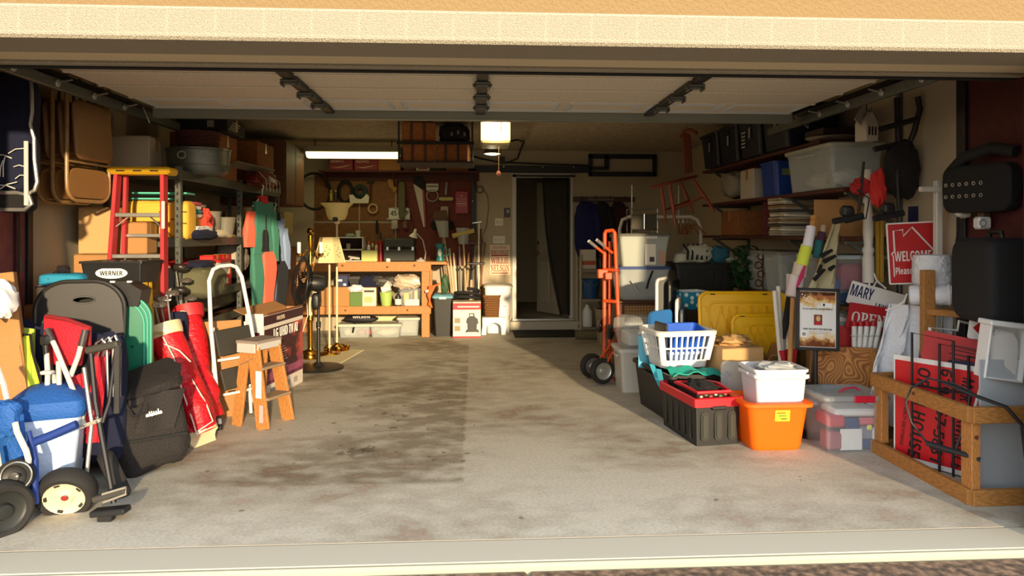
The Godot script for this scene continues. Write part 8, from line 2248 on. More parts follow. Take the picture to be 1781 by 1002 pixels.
		solo("packed_" + q[1], q[0], q[1], MB.new().box(Vector3.ZERO, V3(q[5], q[6], q[7]), 0.014), q[8], cp + V3(q[2], q[3], q[4]), 0, "contents of the clear lidded bin")
	var b2 := tote("storage_bin", "clear bin with a teal blue lid behind the red latched one", V3(2.549, 0, -4.795), V3(0.36, 0.33, 0.15), 0, "frosted_plastic", {"taper": 0.02, "lid": "#3a7a98:0.45"})

func sign_board(label: String, at: Vector3, w: float, h: float, yaw: float, roll: float, mat: Variant) -> Node3D:
	var t := thing("yard_sign", label, "sign", at, yaw)
	t.rotation_degrees.z = roll
	put(t, "board", MB.new().prism(rect2(w, h, 0.012), -0.004, 0.004), mat)
	return t

# ---------------------------------------------------------------- signs, rolls, posts at the right
func right_signs() -> void:
	# framed poster on a stand
	var fr := thing("sign_stand", "black framed poster on a slim black pedestal stand", "sign", V3(2.435, 0, -4.75), -6)
	var cy := 0.836
	var inner := []
	var w := 0.3
	var h := 0.44
	var head := Node3D.new()
	head.name = "poster_frame"
	fr.add_child(head)
	head.position = V3(0, cy, 0.02)
	head.rotation_degrees = V3(-4, 0, -2)
	for q in [[0, h / 2 - 0.011, w, 0.022], [0, -h / 2 + 0.011, w, 0.022], [-w / 2 + 0.011, 0, 0.022, h], [w / 2 - 0.011, 0, 0.022, h]]:
		bx(head, "frame_bar", V3(q[0], q[1], 0), V3(q[2], q[3], 0.025), "black_plastic", 0.004)
	bx(head, "mount", V3(0, 0, -0.006), V3(w - 0.04, h - 0.04, 0.006), "#e8e4dc:0.5", 0.0)
	put(head, "print", MB.new().pic(V3(-w / 2 + 0.026, -h / 2 + 0.026, -0.0025), V3(w / 2 - 0.026, -h / 2 + 0.026, -0.0025), V3(w / 2 - 0.026, h / 2 - 0.026, -0.0025), V3(-w / 2 + 0.026, h / 2 - 0.026, -0.0025)), poster_art())
	words(head, "HOLLYWOOD", V3(0.045, h / 2 - 0.062, -0.001), 0.022, 0.14, "#c87a4a:0.6")
	words(head, "IT'S ALL ABOUT YOU AND MY SERVICES", V3(0, 0.072, -0.001), 0.01, 0.21, "#4a4438:0.6")
	words(head, "TAKE THE NEXT STEP WITH ME", V3(0, -0.07, -0.001), 0.012, 0.2, "#4a4438:0.6")
	tb(fr, "pole", [V3(0.0, 0.02, -0.02), V3(0, cy - 0.1, -0.015)], 0.016, "black_plastic")
	lt(fr, "base", [[0.14, 0], [0.14, 0.01], [0.03, 0.03], [0.02, 0.06]], "black_plastic", V3(0, 0, -0.02))
	for k in 2:
		bx(fr, "leaflet_rack", V3(-0.07, 0.36 - 0.12 * k, -0.03), V3(0.2, 0.02, 0.1), "black_plastic")
	# white rods beside the poster
	var rods := [[1345, 508, 1360, 640], [1352, 500, 1362, 640], [1371, 478, 1366, 640], [1376, 490, 1372, 640], [1383, 515, 1378, 640], [1358, 545, 1364, 640]]
	for i in rods.size():
		var q: Array = rods[i]
		var z := -5.05 - 0.03 * (i % 3)
		var k := -z / 1190.0
		solo("white_rod", ["white rod leaning at the edge of the yellow lid, outer one", "white rod leaning at the edge of the yellow lid, inner one", "tallest white rod beside the framed poster", "white rolled sheet beside the tallest rod", "thin white rod close to the poster frame", "short white rod with the others beside the poster"][i], "rod", MB.new().tube([V3((q[2] - 812) * k, 0.3, z), V3((q[0] - 812) * k, 1.45 - (q[1] - 405) * k, z)], 0.016 if i != 3 else 0.03, 10), "#d0ccc0:0.6", Vector3.ZERO, 0, "white rods")
	solo("umbrella", "black furled umbrella among the white rods", "umbrella", MB.new().tube([V3(2.315, 0.654, -5.0), V3(2.329, 0.783, -5.0), V3(2.351, 0.955, -5.0), V3(2.359, 1.041, -5.0)], [0.01, 0.025, 0.022, 0.008], 10), "black_cloth")
	solo("red_flag", "red pennant cloth hanging at the foot of the white rods", "flag", MB.new().sheet(6, 6, func(u: float, v: float) -> Vector3: return V3(2.285, 0.565, -5.02).lerp(V3(2.408, 0.584, -5.0), u).lerp(V3(2.334, 0.392, -5.02).lerp(V3(2.386, 0.438, -5.0), u), v) + V3(0, 0, 0.02 * sin(u * 8.0)), 0.008), "#a8141c:0.8")
	tote("rod_bin", "black bin holding the white rods beside the poster stand", V3(2.448, 0, -5.15), V3(0.34, 0.4, 0.3), 0, "black_plastic")
	# cloth rolls and canvas
	var r1 := thing("banner_roll", "tall pole wrapped in white, pink and neon cloth with a wooden finial", "banner", Vector3.ZERO)
	for q in [[1378, 520, 1388, 482, 0.055, "#cfc0bc:0.9"], [1388, 484, 1395, 460, 0.05, "#c8b8a8:0.9"], [1393, 464, 1406, 428, 0.042, "#cbd84a:0.9"], [1404, 430, 1414, 394, 0.035, "#dcd8e0:0.9"], [1414, 394, 1417, 384, 0.02, "#b8864a:0.5"], [1417, 384, 1419, 376, 0.026, "#b8864a:0.5"]]:
		tb(r1, "wrap", [V3((q[0] - 811) * 0.00416, 1.45 - (q[1] - 405) * 0.00416, -4.95), V3((q[2] - 811) * 0.00416, 1.45 - (q[3] - 405) * 0.00416, -4.97)], [q[4] * 1.05, q[4]], q[5], 14)
	tb(r1, "pink_print", [V3(2.355, 1.051, -4.88), V3(2.389, 1.135, -4.88), V3(2.425, 1.209, -4.9)], [0.008, 0.016, 0.006], "#b81e5a:0.8", 8)
	tb(r1, "pole", [V3(2.478, 0.0, -5.722) * V3(0, 0, 0) + V3(2.301, 0.02, -4.93), V3(2.358, 0.968, -4.95)], 0.018, "#b8864a:0.6")
	var r2 := thing("banner_roll", "shorter pole wrapped in teal and plum cloth behind the neon wrapped one", "banner", Vector3.ZERO)
	for q in [[1424, 450, 1430, 418, 0.03, "#2a6a72:0.9"], [1430, 420, 1435, 404, 0.028, "#4a3048:0.9"], [1435, 404, 1438, 392, 0.02, "#b8a88a:0.6"]]:
		tb(r2, "wrap", [V3((q[0] - 811) * 0.0042, 1.45 - (q[1] - 405) * 0.0042, -5.02), V3((q[2] - 811) * 0.0042, 1.45 - (q[3] - 405) * 0.0042, -5.03)], q[4], q[5], 12)
	tb(r2, "pole", [V3(2.474, 0.02, -4.98), V3(2.591, 1.259, -5.02)], 0.014, "#8a6a42:0.6")
	var sl := thing("canvas_banner", "furled cream canvas banner with black lettering", "banner", Vector3.ZERO)
	put(sl, "cloth", MB.new().sheet(10, 14, func(u: float, v: float) -> Vector3: return V3(2.433, 0.998, -4.9).lerp(V3(2.622, 1.016, -4.88), u).lerp(V3(2.685, 1.515, -4.98).lerp(V3(2.743, 1.54, -4.98), u), v) + V3((0.08 * v * (1.0 - v)) * (u - 0.5), 0, 0.03 * sin(u * 9.0 + v * 3.0)), 0.012), "canvas")
	for q in [[1412, 488, 1432, 470], [1420, 476, 1426, 462], [1430, 456, 1452, 446], [1440, 470, 1450, 464], [1424, 446, 1446, 436]]:
		tb(sl, "black_stroke", [V3((q[0] - 811) * 0.0041, 1.45 - (q[1] - 405) * 0.0041, -4.84), V3((q[2] - 811) * 0.0041, 1.45 - (q[3] - 405) * 0.0041, -4.85)], [0.018, 0.012], "#141414:0.9", 6)
	# porch post, yellow strips, sign post
	var px := 2.922
	lt(thing("porch_post", "white turned porch post fixed to the end of the shelving above the yard signs", "post", V3(px, 0, -4.93)), "shaft", [[0.04, 1.08], [0.042, 1.26], [0.034, 1.28], [0.034, 1.3], [0.042, 1.31], [0.042, 1.33], [0.03, 1.35], [0.038, 1.45], [0.034, 1.56], [0.025, 1.66], [0.038, 1.68], [0.038, 1.7], [0.025, 1.72], [0.034, 1.84], [0.025, 1.92]], "white_paint", Vector3.ZERO, 18)
	for k in 2:
		solo("wood_strip", ["yellow wooden strip leaning beside the porch post, nearer it", "yellow wooden strip leaning beside the porch post, farther out"][k], "strip", MB.new().box(V3(0, 1.31, 0), V3(0.026, 0.46, 0.02)), "#b8902c:0.6", V3(px + 0.075 + 0.032 * k, 0, -4.937), 0, "yellow strips")
	var spx := 3.107
	var sp := thing("sign_post", "white wooden sign post with a crossbar standing by the wall", "post", V3(spx, 0, -4.43))
	bx(sp, "upright", V3(0, 0.9, 0), V3(0.042, 1.8, 0.042), "white_paint", 0.004)
	bx(sp, "crossbar", V3(-0.05, 1.74, 0.035), V3(0.2, 0.034, 0.03), "white_paint", 0.004)
	# welcome sign
	var ws := sign_board("red welcome sign with a white house outline hung by the wall", V3(3.048, 1.31, -4.6), 0.33, 0.43, -14, 3, "sign_white")
	put(ws, "red_field", MB.new().prism(rect2(0.31, 0.41, 0.006), 0.004, 0.006), "sign_red")
	var hz := 0.0075
	var pts := [V3(-0.14, 0.0, hz), V3(-0.12, 0.015, hz), V3(-0.12, 0.16, hz), V3(-0.06, 0.165, hz), V3(-0.06, 0.12, hz), V3(0.0, 0.18, hz), V3(0.14, 0.0, hz), V3(0.12, -0.01, hz)]
	put(ws, "house_outline", MB.new().tube(pts, 0.006, 6), "sign_white")
	tb(ws, "house_side", [V3(-0.14, 0.0, hz), V3(-0.13, -0.02, hz), V3(-0.13, -0.16, hz)], 0.004, "sign_white", 6)
	words(ws, "WELCOME", V3(-0.005, -0.02, hz), 0.07, 0.235, "sign_white")
	words(ws, "Please Come In", V3(0.01, -0.12, hz), 0.05, 0.26, "sign_white")
	# plywood bin with signs and white stakes
	var pb := thing("plywood_bin", "open plywood bin of strongly figured grain holding yard signs", "bin", V3(2.76, 0, -4.98), -14)
	bx(pb, "front_panel", V3(-0.03, 0.31, 0.16), V3(0.38, 0.62, 0.018), "plywood", 0.002)
	bx(pb, "side_panel", V3(0.16, 0.3, 0.0), V3(0.018, 0.58, 0.32), "cardboard_pale", 0.002)
	bx(pb, "side_panel", V3(-0.22, 0.3, 0.0), V3(0.018, 0.58, 0.32), "cardboard", 0.002)
	bx(pb, "rear_panel", V3(-0.03, 0.3, -0.16), V3(0.38, 0.6, 0.018), "cardboard", 0.002)
	bx(pb, "corner_batten", V3(0.15, 0.31, 0.175), V3(0.04, 0.62, 0.02), "pine_up", 0.002)
	var ms := sign_board("white yard sign with navy capitals, topmost behind the plywood bin", V3(2.977, 0.959, -4.92), 0.4, 0.17, -10, -16, "sign_white")
	words(ms, "MARY", V3(-0.11, 0.02, 0.006), 0.085, 0.16, "#16204e:0.6")
	words(ms, "LAWRENCE", V3(0.1, -0.055, 0.006), 0.055, 0.19, "#16204e:0.6")
	var os := sign_board("red OPEN yard sign standing in the plywood bin", V3(2.91, 0.82, -4.91), 0.3, 0.19, -8, -9, "sign_red")
	words(os, "OPEN", V3(0, -0.01, 0.006), 0.085, 0.24, "sign_white", Basis(), true)
	for k in 4:
		sign_board(["white yard sign packed in the plywood bin, frontmost", "grey yard sign packed in the plywood bin", "red edged yard sign packed in the plywood bin", "white yard sign packed in the plywood bin, hindmost"][k], V3(2.737, 0.619, -4.93) + V3(0.04, 0.02 + 0.03 * k, -0.04 - 0.035 * k), 0.3, 0.22, -12, -8, ["sign_red", "#8a8a88:0.5", "sign_white", "#a8a8a4:0.5"][k])
	for k in 5:
		var sk := thing("sign_stake", ["white stake with red cap in the plywood bin, first of the row", "white stake with red cap in the plywood bin, second of the row", "white stake with red cap in the plywood bin, third of the row", "white stake with red cap in the plywood bin, fourth of the row", "white stake without a cap at the end of the row"][k], "stake", V3(2.78 + 0.033 * k, 0.667, -4.87 + 0.005 * k), 0, "white stakes in the plywood bin")
		tb(sk, "shaft", [V3(0.0 - 0.01 * k, -0.3, 0), V3(0.012 * k, 0.1, 0)], 0.018, "white_plastic", 10)
		put(sk, "cap", MB.new().tube([V3(0.012 * k, 0.1, 0), V3(0.013 * k, 0.135, 0)], 0.02, 10), "#b01820:0.5" if k < 4 else "white_plastic")
		put(sk, "tie", MB.new().torus(V3(0.007 * k, 0.03, 0), Vector3.UP, 0.021, 0.005, 12, 6), "#c8c8c0:0.5")
	var hk := thing("coat_hook", "white bent wire sign hooks sticking up above the navy lettered sign", "hook", V3(2.948, 1.089, -4.9))
	tb(hk, "wire", [V3(-0.04, -0.05, 0), V3(-0.03, 0.03, 0), V3(0.0, 0.06, 0), V3(0.02, 0.01, 0), V3(0.09, -0.05, 0)], 0.007, "white_plastic", 6)
	tb(hk, "wire", [V3(0.0, -0.05, -0.02), V3(0.03, 0.0, -0.02), V3(0.06, -0.02, -0.02)], 0.007, "white_plastic", 6)
	# dark equipment hung on the wall above: bicycle carrier, birdhouse, red cloth, helmet bag
	var bc := thing("bicycle_carrier", "black tube bicycle carrier with padded arms hung by the track", "carrier", Vector3.ZERO)
	for q in [[V3(3.028, 2.419, -4.75), V3(3.036, 2.089, -4.75), V3(3.092, 2.04, -4.75), V3(3.122, 2.165, -4.7), V3(3.165, 2.329, -4.7), V3(3.148, 2.419, -4.7)], [V3(2.9, 2.192, -4.75), V3(3.144, 2.26, -4.7)], [V3(2.857, 2.047, -4.75), V3(3.049, 2.09, -4.75)]]:
		tb(bc, "tube", q, 0.02, "black_paint", 8)
	for q in [[1500, 278, 1478, 375], [1560, 258, 1552, 370]]:
		tb(bc, "arm", [V3((q[0] - 803) * 0.00395, 1.45 - (q[1] - 405) * 0.00395, -4.7), V3((q[2] - 803) * 0.00395, 1.45 - (q[3] - 405) * 0.00395, -4.62)], 0.01, "dark_steel")
		put(bc, "pad", MB.new().tube([V3((q[2] - 45 - 803) * 0.00395, 1.45 - (q[3] + 10 - 405) * 0.00395, -4.62), V3((q[2] + 8 - 803) * 0.00395, 1.45 - (q[3] - 405) * 0.00395, -4.62)], 0.022, 10), "black_matte")
		put(bc, "cradle", MB.new().blob(V3((q[2] - 20 - 803) * 0.00395, 1.45 - (q[3] - 8 - 405) * 0.00395, -4.62), V3(0.05, 0.04, 0.04), 2.4, 0.1, 4, 12, 8), "black_plastic")
	tb(bc, "strap", [V3(2.667, 1.751, -4.64), V3(2.734, 1.689, -4.6), V3(2.71, 1.55, -4.6), V3(2.573, 1.518, -4.62)], 0.005, "black_matte", 6)
	solo("helmet_bag", "black padded bag hanging below the bicycle carrier", "bag", MB.new().blob(Vector3.ZERO, V3(0.11, 0.2, 0.09), 2.6, 0.12, 160), "black_cloth", V3(3.055, 1.903, -4.74))
	solo("red_cloth", "bright red cloth draped on the bicycle carrier arm, beside the porch post", "cloth", MB.new().blob(Vector3.ZERO, V3(0.055, 0.12, 0.04), 2, 0.25, 161), "#b8201a:0.8", V3(2.832, 1.761, -4.66))
	solo("red_cloth", "smaller red cloth hanging before the long clear bin", "cloth", MB.new().blob(Vector3.ZERO, V3(0.07, 0.06, 0.04), 2, 0.3, 162), "#a01c18:0.8", V3(2.731, 1.776, -4.7))
	var bh := thing("birdhouse", "white wooden birdhouse hung under the door track", "birdhouse", V3(2.832, 2.211, -4.8), 18)
	put(bh, "front", MB.new().prism([Vector2(-0.055, -0.1), Vector2(0.055, -0.1), Vector2(0.055, 0.03), Vector2(0.0, 0.11), Vector2(-0.055, 0.03)], -0.05, 0.05), "#b0a898:0.7")
	for k in 3:
		bx(bh, "window_slot", V3(-0.03 + 0.03 * k, -0.03, 0.051), V3(0.014, 0.06, 0.004), "#1c1814:0.8", 0.0)
	put(bh, "roof", MB.new().beam(V3(-0.07, 0.02, 0), V3(0, 0.12, 0), 0.012, 0.12).beam(V3(0.07, 0.02, 0), V3(0, 0.12, 0), 0.012, 0.12), "#8a8276:0.7")
	tb(bh, "cord", [V3(0, 0.12, 0), V3(0, 0.24, 0)], 0.004, "black_matte", 5)
	for q in [["small navy card pinned to the wall above the welcome sign", 1588, 374, 0.11, 0.13, "#141c4a:0.6"], ["pale printed card pinned above the welcome sign", 1560, 376, 0.06, 0.09, "#a8a89c:0.6"]]:
		solo("pinned_card", q[0], "card", MB.new().box(Vector3.ZERO, V3(q[3], q[4], 0.004), 0.0), q[5], V3(3.194, 1.45 - (q[2] - 405) * 0.00412, -4.82 - 0.006 * (1588 - q[1])), -90)

func poster_art() -> StandardMaterial3D:
	var w := 120
	var h := 190
	var im := Image.create(w, h, false, Image.FORMAT_RGB8)
	var nz := FastNoiseLite.new()
	nz.seed = 2
	nz.frequency = 0.03
	for j in h:
		for i in w:
			var v := j / float(h)
			var n := nz.get_noise_2d(i, j)
			var c := Color("#dcdcd8")
			c = c.lerp(Color("#d09a4a"), clampf((0.3 + n * 0.16 - v) * 6.0, 0, 1))
			c = c.lerp(Color("#4a2410"), clampf((0.15 + n * 0.14 - v) * 7.0, 0, 1))
			c = c.lerp(Color("#d8b070"), clampf((v - 0.72 + n * 0.12) * 6.0, 0, 1))
			c = c.lerp(Color("#6a3412"), clampf((v - 0.84 + n * 0.12) * 9.0, 0, 1))
			im.set_pixel(i, j, c)
	for q in [[0.6, 0.2, 0.32, 0.08, "#e8e8e4"], [0.65, 0.215, 0.06, 0.05, "#3a3a3a"], [0.04, 0.72, 0.18, 0.12, "#e8e8e4"], [0.08, 0.75, 0.1, 0.06, "#8a8a90"], [0.26, 0.73, 0.6, 0.008, "#8a6a3a"], [0.26, 0.76, 0.5, 0.008, "#8a6a3a"], [0.4, 0.42, 0.24, 0.19, "#8a2a2a"], [0.42, 0.43, 0.2, 0.17, "#6a4428"]]:
		im.fill_rect(Rect2i(int(q[0] * w), int(q[1] * h), maxi(1, int(q[2] * w)), maxi(1, int(q[3] * h))), Color(q[4]))
	for j in range(-16, 17):  # small portrait: hair, face, red jacket
		for i in range(-12, 13):
			var p := Vector2(i / 5.0, (j + 4) / 7.0)
			var c := Color()
			if p.length() < 1.0:
				c = Color("#d8a888")
			elif Vector2(i / 8.0, (j + 5) / 10.0).length() < 1.0:
				c = Color("#c8a060")
			elif j > 4 and absi(i) < j * 0.7 + 2:
				c = Color("#b02430")
			else:
				continue
			im.set_pixel(int(0.52 * w) + i, int(0.515 * h) + j, c)
	for k in 9:  # blossoms in the corner
		var a := Vector2i(6 + (k * 7) % 26, 8 + (k * 11) % 26)
		im.fill_rect(Rect2i(a, Vector2i(4, 4)), Color("#e8e0d0"))
	var s := defm("poster_artwork", "#ffffff", 0.25)
	s.albedo_texture = ImageTexture.create_from_image(im)
	return s

# ---------------------------------------------------------------- lumber racks, rolls, luggage at the right edge
func right_front() -> void:
	# front lumber rack
	var x0 := 2.64
	var z0 := -4.4
	var z1 := -3.5
	var xe := 3.16
	var rk := thing("lumber_rack", "open lumber rack of pine studs holding yard signs", "rack", Vector3.ZERO)
	var hh := 0.52
	for y in [0.04, hh - 0.04]:
		bx(rk, "long_rail", V3(x0, y, (z0 + z1) / 2), V3(0.04, 0.085, z1 - z0), "lumber_deep", 0.004)
		bx(rk, "long_rail", V3(xe, y, (z0 + z1) / 2), V3(0.04, 0.085, z1 - z0), "lumber_deep", 0.004)
		for z in [z0, z1]:
			bx(rk, "end_rail", V3((x0 + xe) / 2 + 0.02, y, z), V3(xe - x0 + 0.04, 0.085, 0.04), "lumber", 0.004)
	for q in [[x0 + 0.03, z1 - 0.045], [x0 + 0.03, z0 + 0.045], [xe - 0.03, z0 + 0.045], [xe - 0.03, z1 - 0.045]]:
		bx(rk, "post", V3(q[0], hh / 2, q[1]), V3(0.05, hh - 0.16, 0.085), "pine_up", 0.004)
	put(rk, "knot", MB.new().disc(V3(x0 + 0.03, 0.36, z1 - 0.001), Vector3.BACK, 0.012, 0.004, 10, 0.0), "knot")
	put(rk, "knot", MB.new().disc(V3(x0 - 0.021, 0.49, -3.95), Vector3.RIGHT, 0.012, 0.004, 10, 0.0), "knot")
	# red open house sign, set along the rack
	var oh := sign_board("large red OPEN HOUSE sign with black lettering standing in the lumber rack", V3(x0 + 0.19, 0.34, -4.0), 0.58, 0.66, -62, 0, "sign_white")
	put(oh, "red_field", MB.new().prism(rect2(0.56, 0.6, 0.004), 0.004, 0.006), "#c4161c:0.45")
	var up := Basis(Vector3.BACK, -PI / 2 - 0.12)
	words(oh, "OPEN HOUSE", V3(-0.13, -0.01, 0.007), 0.075, 0.57, "#1a0808:0.6", up)
	words(oh, "619-857-5881", V3(-0.0, 0.0, 0.007), 0.065, 0.58, "#1a0808:0.6", up)
	words(oh, "MARY LAWRENCE", V3(0.12, -0.02, 0.007), 0.065, 0.55, "#1a0808:0.6", up)
	words(oh, "CENTURY REALTY DRE 01744102", V3(-0.22, -0.06, 0.007), 0.022, 0.36, "#3a0c0c:0.6", up)
	var r2 := sign_board("small red framed sign in a black wire stand above the OPEN HOUSE sign", V3(x0 + 0.25, 0.74, -4.0), 0.3, 0.18, -40, -8, "#a8161a:0.45")
	for k in 5:
		bx(r2, "printed_line", V3(0.06, 0.03 - 0.026 * k, 0.0045), V3(0.14 - 0.02 * (k % 2), 0.008, 0.001), "#4a0a0c:0.6", 0.0)
	for k in 3:
		sign_board(["navy edged sign behind the OPEN HOUSE sign", "grey metal sign with black letters behind the navy edged one", "pale grey sign at the end of the lumber rack"][k], V3(x0 + 0.17 + 0.47 * (0.08 + 0.05 * k) + 0.05 * (k + 1), 0.36, -4.02 + 0.88 * (0.08 + 0.05 * k) - 0.026 * (k + 1)), 0.42, 0.64, -62, 0, ["#22304e:0.4", "#9da3a8:0.35", "#b4babd:0.35"][k])
	words(get_child(get_child_count() - 2), "RESE", V3(-0.05, 0.22, 0.006), 0.05, 0.2, "#1a1a1e:0.6")
	words(get_child(get_child_count() - 2), "W", V3(-0.18, 0.0, 0.006), 0.05, 0.05, "#1a1a1e:0.6")
	words(get_child(get_child_count() - 2), "8", V3(-0.18, -0.2, 0.006), 0.05, 0.05, "#1a1a1e:0.6")
	var ps := solo("metal_sheet", "dull galvanized panel standing at the outer end of the lumber rack", "panel", MB.new().box(V3(0, 0.38, 0), V3(0.32, 0.74, 0.01), 0.002), "#a4aaad:0.4", V3(x0 + 0.28, 0.005, z1 - 0.1), 0)
	# black wire sign frames and a white step stake
	for k in 3:
		var wf := thing("sign_holder", ["black wire sign frame nearest the OPEN HOUSE sign", "black wire sign frame in the middle of the lumber rack", "black wire sign frame at the outer post of the lumber rack"][k], "frame", V3(x0 + 0.13 + 0.085 * k, 0.01, -4.0 + 0.13 * k), -62, "wire sign frames")
		tb(wf, "hoop", [V3(-0.12, 0, 0), V3(-0.12, 0.82 - 0.05 * k, 0), V3(0.12, 0.8 - 0.05 * k, 0), V3(0.12, 0, 0)], 0.008, "black_paint", 8)
		tb(wf, "crossbar", [V3(-0.12, 0.5, 0.0), V3(0.12, 0.5, 0.0)], 0.007, "black_paint", 6)
	var wk := thing("sign_holder", "white stepped wire frame standing up in the lumber rack", "frame", V3(3.0, 0.01, -4.2))
	tb(wk, "wire", [V3(-0.13, 0, 0.02), V3(-0.12, 0.84, 0.02), V3(0.06, 0.82, 0.02), V3(0.07, 0.88, 0.02), V3(0.16, 0.86, 0.02)], 0.009, "white_plastic", 8)
	tb(wk, "wire", [V3(-0.05, 0.0, 0.4), V3(0.03, 0.45, 0.4)], 0.008, "white_plastic", 8)
	tb(wk, "wire", [V3(-0.03, 0.14, 0.4), V3(0.07, 0.12, 0.4)], 0.008, "white_plastic", 8)
	# wreath of loose black wire
	var bw := thing("wire_coil", "loose loops of black cable over the rail of the lumber rack", "cable", Vector3.ZERO)
	tb(bw, "loop", [V3(2.46, 0.481, -3.78), V3(2.494, 0.563, -3.78), V3(2.576, 0.624, -3.75), V3(2.692, 0.601, -3.7), V3(2.726, 0.58, -3.62), V3(2.685, 0.428, -3.6), V3(2.619, 0.24, -3.6), V3(2.544, 0.248, -3.68), V3(2.474, 0.374, -3.75)], 0.006, "black_paint", 6, true)
	tb(bw, "loop", [V3(2.597, 0.62, -3.66), V3(2.689, 0.573, -3.52), V3(2.785, 0.536, -3.44), V3(2.856, 0.444, -3.42), V3(2.878, 0.264, -3.42)], 0.01, "black_paint", 6)
	tb(bw, "loop", [V3(2.511, 0.281, -3.68), V3(2.605, 0.263, -3.58), V3(2.69, 0.241, -3.5)], 0.014, "black_paint", 6)
	# brochure box
	var br := thing("brochure_box", "clear fronted white brochure box on two legs at the lumber rack", "box", V3(2.904, 0.793, -3.62), -8)
	br.rotation_degrees.z = -7
	put(br, "back_panel", MB.new().box(V3(0, 0, -0.05), V3(0.2, 0.3, 0.01)), "white_plastic")
	put(br, "roof", MB.new().box(V3(0.0, 0.155, 0.0), V3(0.22, 0.03, 0.13), 0.006), "white_plastic")
	for s in [-1, 1]:
		bx(br, "side", V3(s * 0.095, 0, 0), V3(0.012, 0.3, 0.1), "white_plastic")
		tb(br, "leg", [V3(s * 0.05, -0.14, -0.04), V3(s * 0.05 - 0.06, -0.55, -0.04)], 0.008, "white_plastic")
	bx(br, "clear_front", V3(0, 0, 0.052), V3(0.19, 0.29, 0.004), "clear_plastic", 0.001)
	put(br, "floor_plate", MB.new().box(V3(0, -0.145, 0), V3(0.19, 0.01, 0.1)), "white_plastic")
	solo("brochure_paper", "crumpled white flyers inside the clear fronted brochure box", "paper", MB.new().blob(Vector3.ZERO, V3(0.075, 0.12, 0.025), 4, 0.12, 170), "#d4d0c8:0.8", V3(2.904, 0.787, -3.62), -8)
	# arrow sign
	var ar := sign_board("white sign with a red arrow reading OPEN behind the brochure box", V3(3.039, 0.887, -3.85), 0.28, 0.15, -6, -8, "sign_white")
	put(ar, "arrow", MB.new().prism([Vector2(-0.12, -0.01), Vector2(-0.06, 0.055), Vector2(-0.06, 0.05), Vector2(0.13, 0.05), Vector2(0.13, -0.05), Vector2(-0.06, -0.05), Vector2(-0.06, -0.06)], 0.004, 0.006), "sign_red")
	words(ar, "OPEN", V3(0.035, 0.0, 0.008), 0.06, 0.16, "sign_white")
	# rear lumber stand with white rolls
	var st := thing("lumber_stand", "tall lumber stand with a crossrail carrying rolls of white fabric", "stand", Vector3.ZERO)
	var ax := 2.946
	bx(st, "post", V3(ax, 1.208 / 2, -4.3), V3(0.08, 1.208, 0.045), "lumber_up", 0.004)
	put(st, "crossrail", MB.new().beam(V3(2.938, 0.936, -4.34), V3(3.293, 0.939, -3.85), 0.085, 0.04, 0.004), "lumber")
	put(st, "crossrail", MB.new().beam(V3(3.246, 0.755, -4.3) + V3(0, -0.25, 0), V3(3.246, 0.924, -4.3), 0.09, 0.04, 0.004), "lumber_up")
	var ro := thing("fabric_roll", "horizontal roll of white fabric with tied bands lying on the crossrail", "roll", Vector3.ZERO)
	var ra := V3(2.909, 1.035, -4.42)
	var rb := V3(3.208, 1.053, -4.2)
	tb(ro, "roll", [ra, ra.lerp(rb, 0.5), rb], [0.066, 0.07, 0.066], "white_cloth", 20)
	for k in 3:
		put(ro, "spiral_edge", MB.new().torus(ra + (ra - rb).normalized() * 0.002, rb - ra, 0.055 - 0.017 * k, 0.004, 24, 6), "#b8bcc4:0.8")
	for u in [0.6, 0.78]:
		put(ro, "band", MB.new().torus(ra.lerp(rb, u), rb - ra, 0.071, 0.005, 24, 6), "#e0e0dc:0.7")
	var vr := solo("fabric_roll", "upright thick roll of white fabric standing on the horizontal roll", "roll", MB.new().lathe([[0.11, 0.0], [0.12, 0.02], [0.118, 0.17], [0.112, 0.2], [0.09, 0.205]], 26), "white_cloth", V3(3.064, 1.1, -4.42) + V3(0.01, 0, -0.02))
	solo("fabric_roll", "small roll of white fabric next to the luggage", "roll", MB.new().tube([V3(3.172, 1.138, -4.36), V3(3.246, 1.154, -4.28)], [0.055, 0.06], 18), "white_cloth")
	put(self, "strap_band", MB.new().tube([V3(3.05, 1.213, -4.05), V3(3.03, 1.118, -4.0), V3(3.045, 1.02, -4.0)], 0.018, 8), "black_cloth")
	tag(get_node("strap_band"), "black strap around the end of the white rolls", "strap")
	# white tarp draped down
	solo("tarp", "white wrinkled tarp draped to the floor beside the plywood bin", "tarp", MB.new().sheet(14, 18, func(u: float, v: float) -> Vector3: return V3(2.652, 0.136, -4.6).lerp(V3(2.99, 0.119, -4.5), u).lerp(V3(2.843, 0.964, -4.55).lerp(V3(2.984, 0.961, -4.42), u), v) + V3(0.012 * sin(v * 9.0), 0, 0.045 * sin(u * 11.0 + v * 3.5) * (1.1 - v * 0.4) + 0.012 * sin(u * 23.0 - v * 17.0)), 0.01), "white_cloth")
	solo("tarp", "white tarp hanging behind the lumber post under the rolls", "tarp", MB.new().sheet(10, 12, func(u: float, v: float) -> Vector3: return V3(2.99, 0.217, -4.5).lerp(V3(3.181, 0.356, -4.4), u).lerp(V3(3.03, 0.921, -4.5).lerp(V3(3.185, 0.913, -4.4), u), v) + V3(0, 0, 0.03 * sin(u * 12.0 + v)), 0.01), "white_cloth")
	solo("rope_tie", "thin white cord tied round the top of the draped tarp", "cord", MB.new().tube([V3(2.726, 0.935, -4.4), V3(2.776, 0.956, -4.38), V3(2.826, 0.995, -4.36), V3(2.872, 1.041, -4.4)], 0.006, 6), "#d8d8d4:0.7")
	# black luggage and hanging garment bag at the wall
	var lu := thing("suitcase", "large black suitcase standing at the right edge on the lumber stand", "suitcase", V3(3.062, 0.934, -3.8) - V3(0.07, 0, 0), 84)
